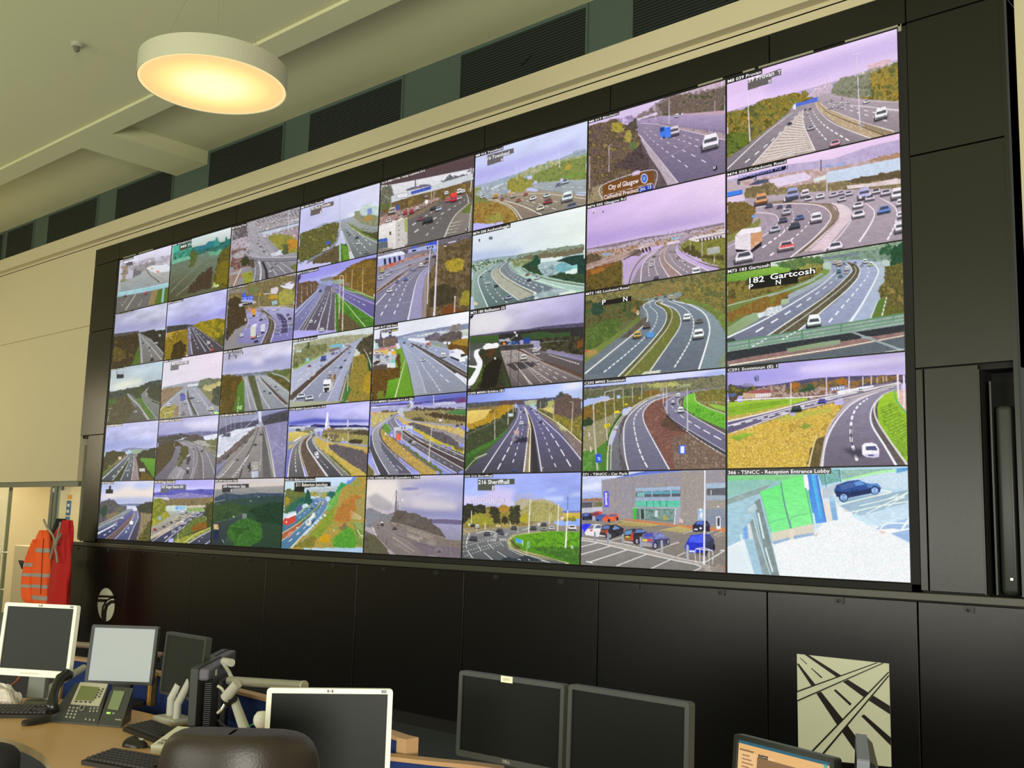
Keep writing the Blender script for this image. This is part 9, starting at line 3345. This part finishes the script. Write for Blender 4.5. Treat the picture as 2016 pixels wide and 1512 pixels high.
MB().tube([at(142, 1268, 5.45), at(178, 1271, 5.42), at(320, 1290, 5.25)], .015, 12).build('rail_tube', mat('rail_beige', '8c7c6c', .5), t)
zz = at(320, 1290, 5.25); MB().tube([zz, (zz[0], zz[1], 0)], .012, 10).build('rail_post', M_DKB, t)

# ------------------------------------------------------------------ telephone, keyboards, mouse and small things
FL, FR = Vector(on_z(96, 1419, DZ + .006)), Vector(on_z(237, 1431, DZ + .006))
BL, BR = Vector(on_z(148, 1344, DZ + .142)), Vector(on_z(262, 1354, DZ + .142))
nrm = (FR - FL).cross(BL - FL).normalized()
def ph(x, y, off=0.0):                      # a point on the sloping face, offset along its normal
    o = Vector(CAM_C); d = Vector(ray(x / 4.0645, 1140 + y / 4.0645))
    s_ = (FL - o).dot(nrm) / d.dot(nrm)
    return o + d * s_ + nrm * off
def slab(name, pts, d0, d1, m, par):
    b = MB()
    A = [b.bm.verts.new(ph(x, y, d0)) for x, y in pts]; B = [b.bm.verts.new(ph(x, y, d1)) for x, y in pts]
    n = len(pts)
    b.bm.faces.new(A[::-1]); b.bm.faces.new(B)
    for k in range(n):
        b.bm.faces.new((A[k], A[(k + 1) % n], B[(k + 1) % n], B[k]))
    return b.build(name, m, par)
M_PH = mat('phone_charcoal', '3c3f3d', .45)
M_PHS = mat('phone_silver_face', 'b4b09c', .4)
M_LCD = mat('phone_lcd', '6c7446', .35)
M_LCD2 = mat('phone_lcd_pale', '7c8a66', .35)
M_BTN = mat('phone_button_grey', '9c9c90', .5)
t = thing('desk_telephone', 'charcoal office telephone with side key module on the desk', 'telephone', (0, 0, 0))
def wedge(pts, name):
    b = MB()
    A = [b.bm.verts.new(ph(x, y, 0)) for x, y in pts]
    G = [b.bm.verts.new((v.co.x, v.co.y, DZ + .001)) for v in A]
    n = len(pts)
    b.bm.faces.new(A); b.bm.faces.new(G[::-1])
    for k in range(n):
        b.bm.faces.new((A[k], G[k], G[(k + 1) % n], A[(k + 1) % n]))
    return b.build(name, M_PH, t)
wedge([(388, 1132), (600, 830), (868, 850), (780, 1160)], 'body')
wedge([(784, 1160), (880, 900), (920, 862), (1066, 873), (968, 1178)], 'key_module')
fc = slab('display_face', [(568, 1005), (645, 832), (866, 846), (796, 1022)], .0005, .006, M_PHS, t)
slab('display', [(605, 975), (652, 862), (800, 876), (752, 985)], .006, .0075, M_LCD, fc)
slab('module_display', [(862, 1040), (912, 895), (1000, 902), (945, 1053)], .0005, .003, M_LCD2, t)
for k in range(4):
    slab('soft_key', [(606 + k * 37, 984 + k * 2), (626 + k * 37, 986 + k * 2), (622 + k * 37, 994 + k * 2), (602 + k * 37, 992 + k * 2)], .006, .009, M_PH, fc)
for i in range(2):
    for j in range(4):
        x, y = 826 - j * 10 - i * 28, 890 + j * 20 + i * 8
        slab('line_key', [(x - 7, y + 5), (x - 3, y - 5), (x + 9, y - 4), (x + 5, y + 6)], .006, .009, M_PH, fc)
for i in range(3):
    for j in range(4):
        x, y = 560 + i * 30 - j * 9, 1030 + j * 25 + i * 3
        slab('key', [(x - 9, y + 5), (x - 5, y - 6), (x + 10, y - 5), (x + 6, y + 6)], .0005, .004, M_BTN, t)
for i in range(3):
    for j in range(2):
        x, y = 728 + i * 28 - j * 6, 1038 + j * 22
        slab('function_key', [(x - 8, y + 4), (x - 4, y - 5), (x + 9, y - 4), (x + 5, y + 5)], .0005, .004, M_BTN, t)
for i in range(3):
    x, y = 688 + i * 32, 1125 + i * 3
    slab('volume_key', [(x - 8, y + 5), (x - 4, y - 5), (x + 9, y - 4), (x + 5, y + 6)], .0005, .004, M_BTN, t)
MB().tube([ph(660 + 18 * math.cos(a) - 8 * math.sin(a), 1032 + 24 * math.sin(a), .004) for a in np.linspace(0, 2 * PI, 17)], .002, 6).build('navigation_ring', M_BTN, t)
slab('message_light', [(852, 1078), (858, 1068), (886, 1070), (880, 1081)], .0005, .004, mat('green_led', '305020', .4, emit='b4e85c', estr=1.2), t)
slab('module_key', [(896, 1080), (902, 1071), (922, 1073), (916, 1083)], .0005, .003, M_BTN, t)
slab('nameplate', [(920, 1128), (924, 1120), (972, 1124), (968, 1134)], .0005, .001, M_BTN, t)
hs = [ph(560, 810, .035), ph(515, 860, .05), ph(478, 930, .052), ph(455, 1000, .05), ph(445, 1060, .045), ph(440, 1100, .03)]
MB().tube([ph(585, 800, .02)] + hs, [.019, .026, .023, .019, .019, .024, .028], 16).build('handset', mat('handset_black', '161817', .28), t, smooth=True)
c0, c1 = Vector(on_z(50, 1422, DZ + .012)), Vector(ph(395, 1130, .004))
cc = []
for k in range(420):
    s_ = k / 419
    u = s_ * 2 * PI * 1.02
    base = c0.lerp(c1, .45) + Vector(((c1 - c0).x * .52 * math.cos(u + PI * .1), (c1 - c0).y * .52 * math.cos(u + PI * .1), 0)) + Vector((-.03 * math.sin(u), .05 * math.sin(u), 0))
    a = k * .9
    cc.append((base.x + .007 * math.cos(a), base.y + .004 * math.cos(a), DZ + .012 + .009 * math.sin(a)))
MB().tube(cc, .0026, 5).build('coiled_cord', mat('cord_black', '26241f', .5), t)

M_KB = mat('keyboard_black', '1d1b19', .55)
M_KEY = mat('key_black', '2b2926', .5)
def keyboard(label, fl, dx, dy, W=.45, D=.15):
    a = math.atan2(dy, dx)
    t = thing('keyboard', label, 'keyboard', (fl[0], fl[1], DZ + .001), a, 'black computer keyboards')
    MB().prism([(0, 0), (D, 0), (D, .03), (D - .02, .031), (0, .014)], 0, W, 'yz').build('body', M_KB, t)
    ks = MB()
    for r in range(6):
        y = .012 + r * (D - .02) / 6
        for c in range(21):
            if c in (15, 16) and r % 3 == 1 or c == 17 and r > 3:
                continue
            x = .012 + c * (W - .024) / 21
            z = .016 + y * .11
            ks.box(x, x + (W - .024) / 21 - .003, y, y + .015, z, z + .008)
    ks.build('keys', M_KEY, t)
    return t
keyboard('black keyboard at the front edge of the desk beside the mouse', (8.353, -4.249), .969, .248)
keyboard('black keyboard behind the mouse in front of the slatted monitor', (7.883, -3.838), .985, -.09, .42, .13)
keyboard('black keyboard cut by the left edge of the photo beside the phone', (7.17, -4.23), .66, .75, .42)
m0 = on_z(266, 1470, DZ)
t = thing('mouse', 'black computer mouse between two keyboards', 'computer mouse', (m0[0], m0[1], DZ), .45)
P = []
for i in range(13):
    v = i / 12 * PI / 2
    P.append([(.056 * math.cos(v) * math.cos(q) , .032 * math.cos(v) * math.sin(q), .036 * math.sin(v) * (1 - .15 * math.cos(q))) for q in np.linspace(0, 2 * PI, 29)])
MB().grid(P).build('shell', mat('mouse_black', '161412', .3), t, smooth=True)
MB().box(.015, .035, -.003, .003, .026, .034, .002).build('scroll_wheel', M_BTN, t)
MB().tube([(.05, .0, .012), (.09, -.03, .006), (.16, -.03, .004)], .0025, 6).build('cable', M_DKB, t)
w0 = on_z(296, 1482, DZ)
t = thing('desk_console', 'white wedge shaped desk device with dark keys half hidden by the leather chair', 'desk device', (w0[0], w0[1], DZ), .35)
MB().prism([(0, 0), (.17, 0), (.17, .07), (.15, .075), (0, .028)], 0, .24, 'yz').build('body', mat('off_white_plastic', 'd4d4c0', .5), t)
MB().box(.05, .13, .055, .10, .045, .057, M=Matrix.Rotation(0, 4, 'X')).build('display', M_PH, t)
kk = MB()
for i in range(5):
    for j in range(2):
        kk.box(.02 + i * .03, .04 + i * .03, .012 + j * .02, .024 + j * .02, .03 + j * .006, .038 + j * .006)
kk.build('keys', mat('key_grey', '7c7c70', .5), t)
b1 = on_z(-4, 1386, DZ)
t = thing('plastic_bag', 'crumpled white plastic bag on the desk at the left edge', 'bag', (b1[0], b1[1], DZ))
P = []
for i in range(11):
    v = i / 10 * PI / 2
    P.append([((.13 * math.cos(v) + .02 * math.sin(5 * q + 3 * v) * math.cos(v)) * math.cos(q), (.09 * math.cos(v) + .015 * math.sin(7 * q) * math.cos(v)) * math.sin(q), (.085 + .014 * math.sin(3 * q + 9 * v)) * math.sin(v)) for q in np.linspace(0, 2 * PI, 37)])
MB().grid(P).build('film', mat('crumpled_white_film', 'd0c8c0', .35, bump=.8, bscale=40), t)
c2 = Vector(on_z(8, 1360, DZ)); 
t = thing('cable_coil', 'coil of orange brown cable under the left cream monitor', 'cable', (c2.x - .1, c2.y + .04, DZ + .09), .7)
MB().tube([(.085 * math.cos(a), .02 * math.sin(a * .5), .085 * math.sin(a)) for a in np.linspace(0, 6 * PI, 90)], .004, 6).build('loops', mat('orange_cable', 'a85c38', .5), t)
t = thing('desk_cables', 'black cables lying along the foot of the blue partition', 'cable', (0, 0, 0))
MB().tube([at(430, 1418, 4.15), at(445, 1432, 4.1), at(470, 1440, 4.05), at(500, 1448, 3.95)], .005, 6).tube([at(432, 1424, 4.15), at(450, 1436, 4.1), at(478, 1446, 4.02), at(505, 1456, 3.9)], .004, 6).build('black_cable', M_DKB, t)
MB().tube([at(487, 1432, 3.98), at(497, 1426, 3.95), at(514, 1425, 3.9)], .0022, 6).build('green_wire', mat('green_wire', '2c8c5c', .5), t)

# ------------------------------------------------------------------ chairs
M_LEA = mat('brown_black_leather', '2a221c', .42, spec=.5, bump=.08, bscale=160, mottle=.06, mscale=8)
def chair(label, c, yaw, topz, wid, leather, arms=True):
    t = thing('office_chair', label, 'chair', (c[0], c[1], 0), yaw)
    P = []
    n = 40
    zt, zb = topz, .56
    for i in range(25):
        v = i / 24
        z = zb + (zt - zb) * math.sin(v * PI / 2)
        k = max(0.0, 1 - max(0, v - .45) ** 2.6 / .55 ** 2.6) ** .45 if v > .45 else 1.0
        if i == 24:
            k = .02
        ring = []
        for j in range(n + 1):
            q = 2 * PI * j / n
            cx, sy = math.cos(q), math.sin(q)
            x = wid * k * math.copysign(abs(cx) ** .55, cx)
            y = (.035 + .055 * k) * math.copysign(abs(sy) ** .7, sy) - .10 * (x / wid) ** 2 - .06 * (z - zb)
            ring.append((x, y, z))
        P.append(ring)
    MB().grid(P).build('backrest', leather, t, smooth=True)
    MB().tube([(s_ * wid * .82, -.10 * .67 - .06 * (z - zb) + .062, z) for s_, z in [(.95, zb + .02), (1.0, zb + .2), (.9, zt - .16), (.55, zt - .05)]], .006, 8).build('piping', mat('leather_seam', '17130f', .5), t)
    MB().box(-.25, .25, -.56, -.05, .44, .54, .045, seg=4).build('seat', leather, t, smooth=True)
    MB().tube([(0, -.28, .12), (0, -.28, .44)], .03, 12).build('column', M_DKB, t)
    for k in range(5):
        a = 2 * PI * k / 5
        lg = MB().tube([(0, -.28, .13), (.28 * math.cos(a), -.28 + .28 * math.sin(a), .07)], [.03, .018], 8).build('leg', M_DKB, t)
        MB().lathe([(0, -.015), (.03, -.015), (.03, .015), (0, .015)], 14, M=Matrix.Translation((.28 * math.cos(a), -.28 + .28 * math.sin(a), .03)) @ Matrix.Rotation(PI / 2, 4, 'Y')).build('castor', M_DKB, lg)
    if arms:
        for s_ in (-1, 1):
            MB().tube([(s_ * .27, -.06, .60), (s_ * .30, -.10, .68), (s_ * .30, -.38, .68), (s_ * .28, -.44, .60), (s_ * .26, -.36, .46)], .022, 10).build('armrest', M_DKB, t, smooth=True)
    return t
cp = at(452, 1446, 2.55)
chair('brown black leather office chair back in front of the cream monitor', (cp[0], cp[1]), 3.87, cp[2], .205, M_LEA, False)
cq = at(-30, 1452, 3.75)
chair('black office chair with curved armrest at the bottom left corner', (cq[0] - .1, cq[1] - .1), 3.6, cq[2] - .02, .22, mat('black_chair_cloth', '17181a', .6, bump=.2, bscale=200), True)
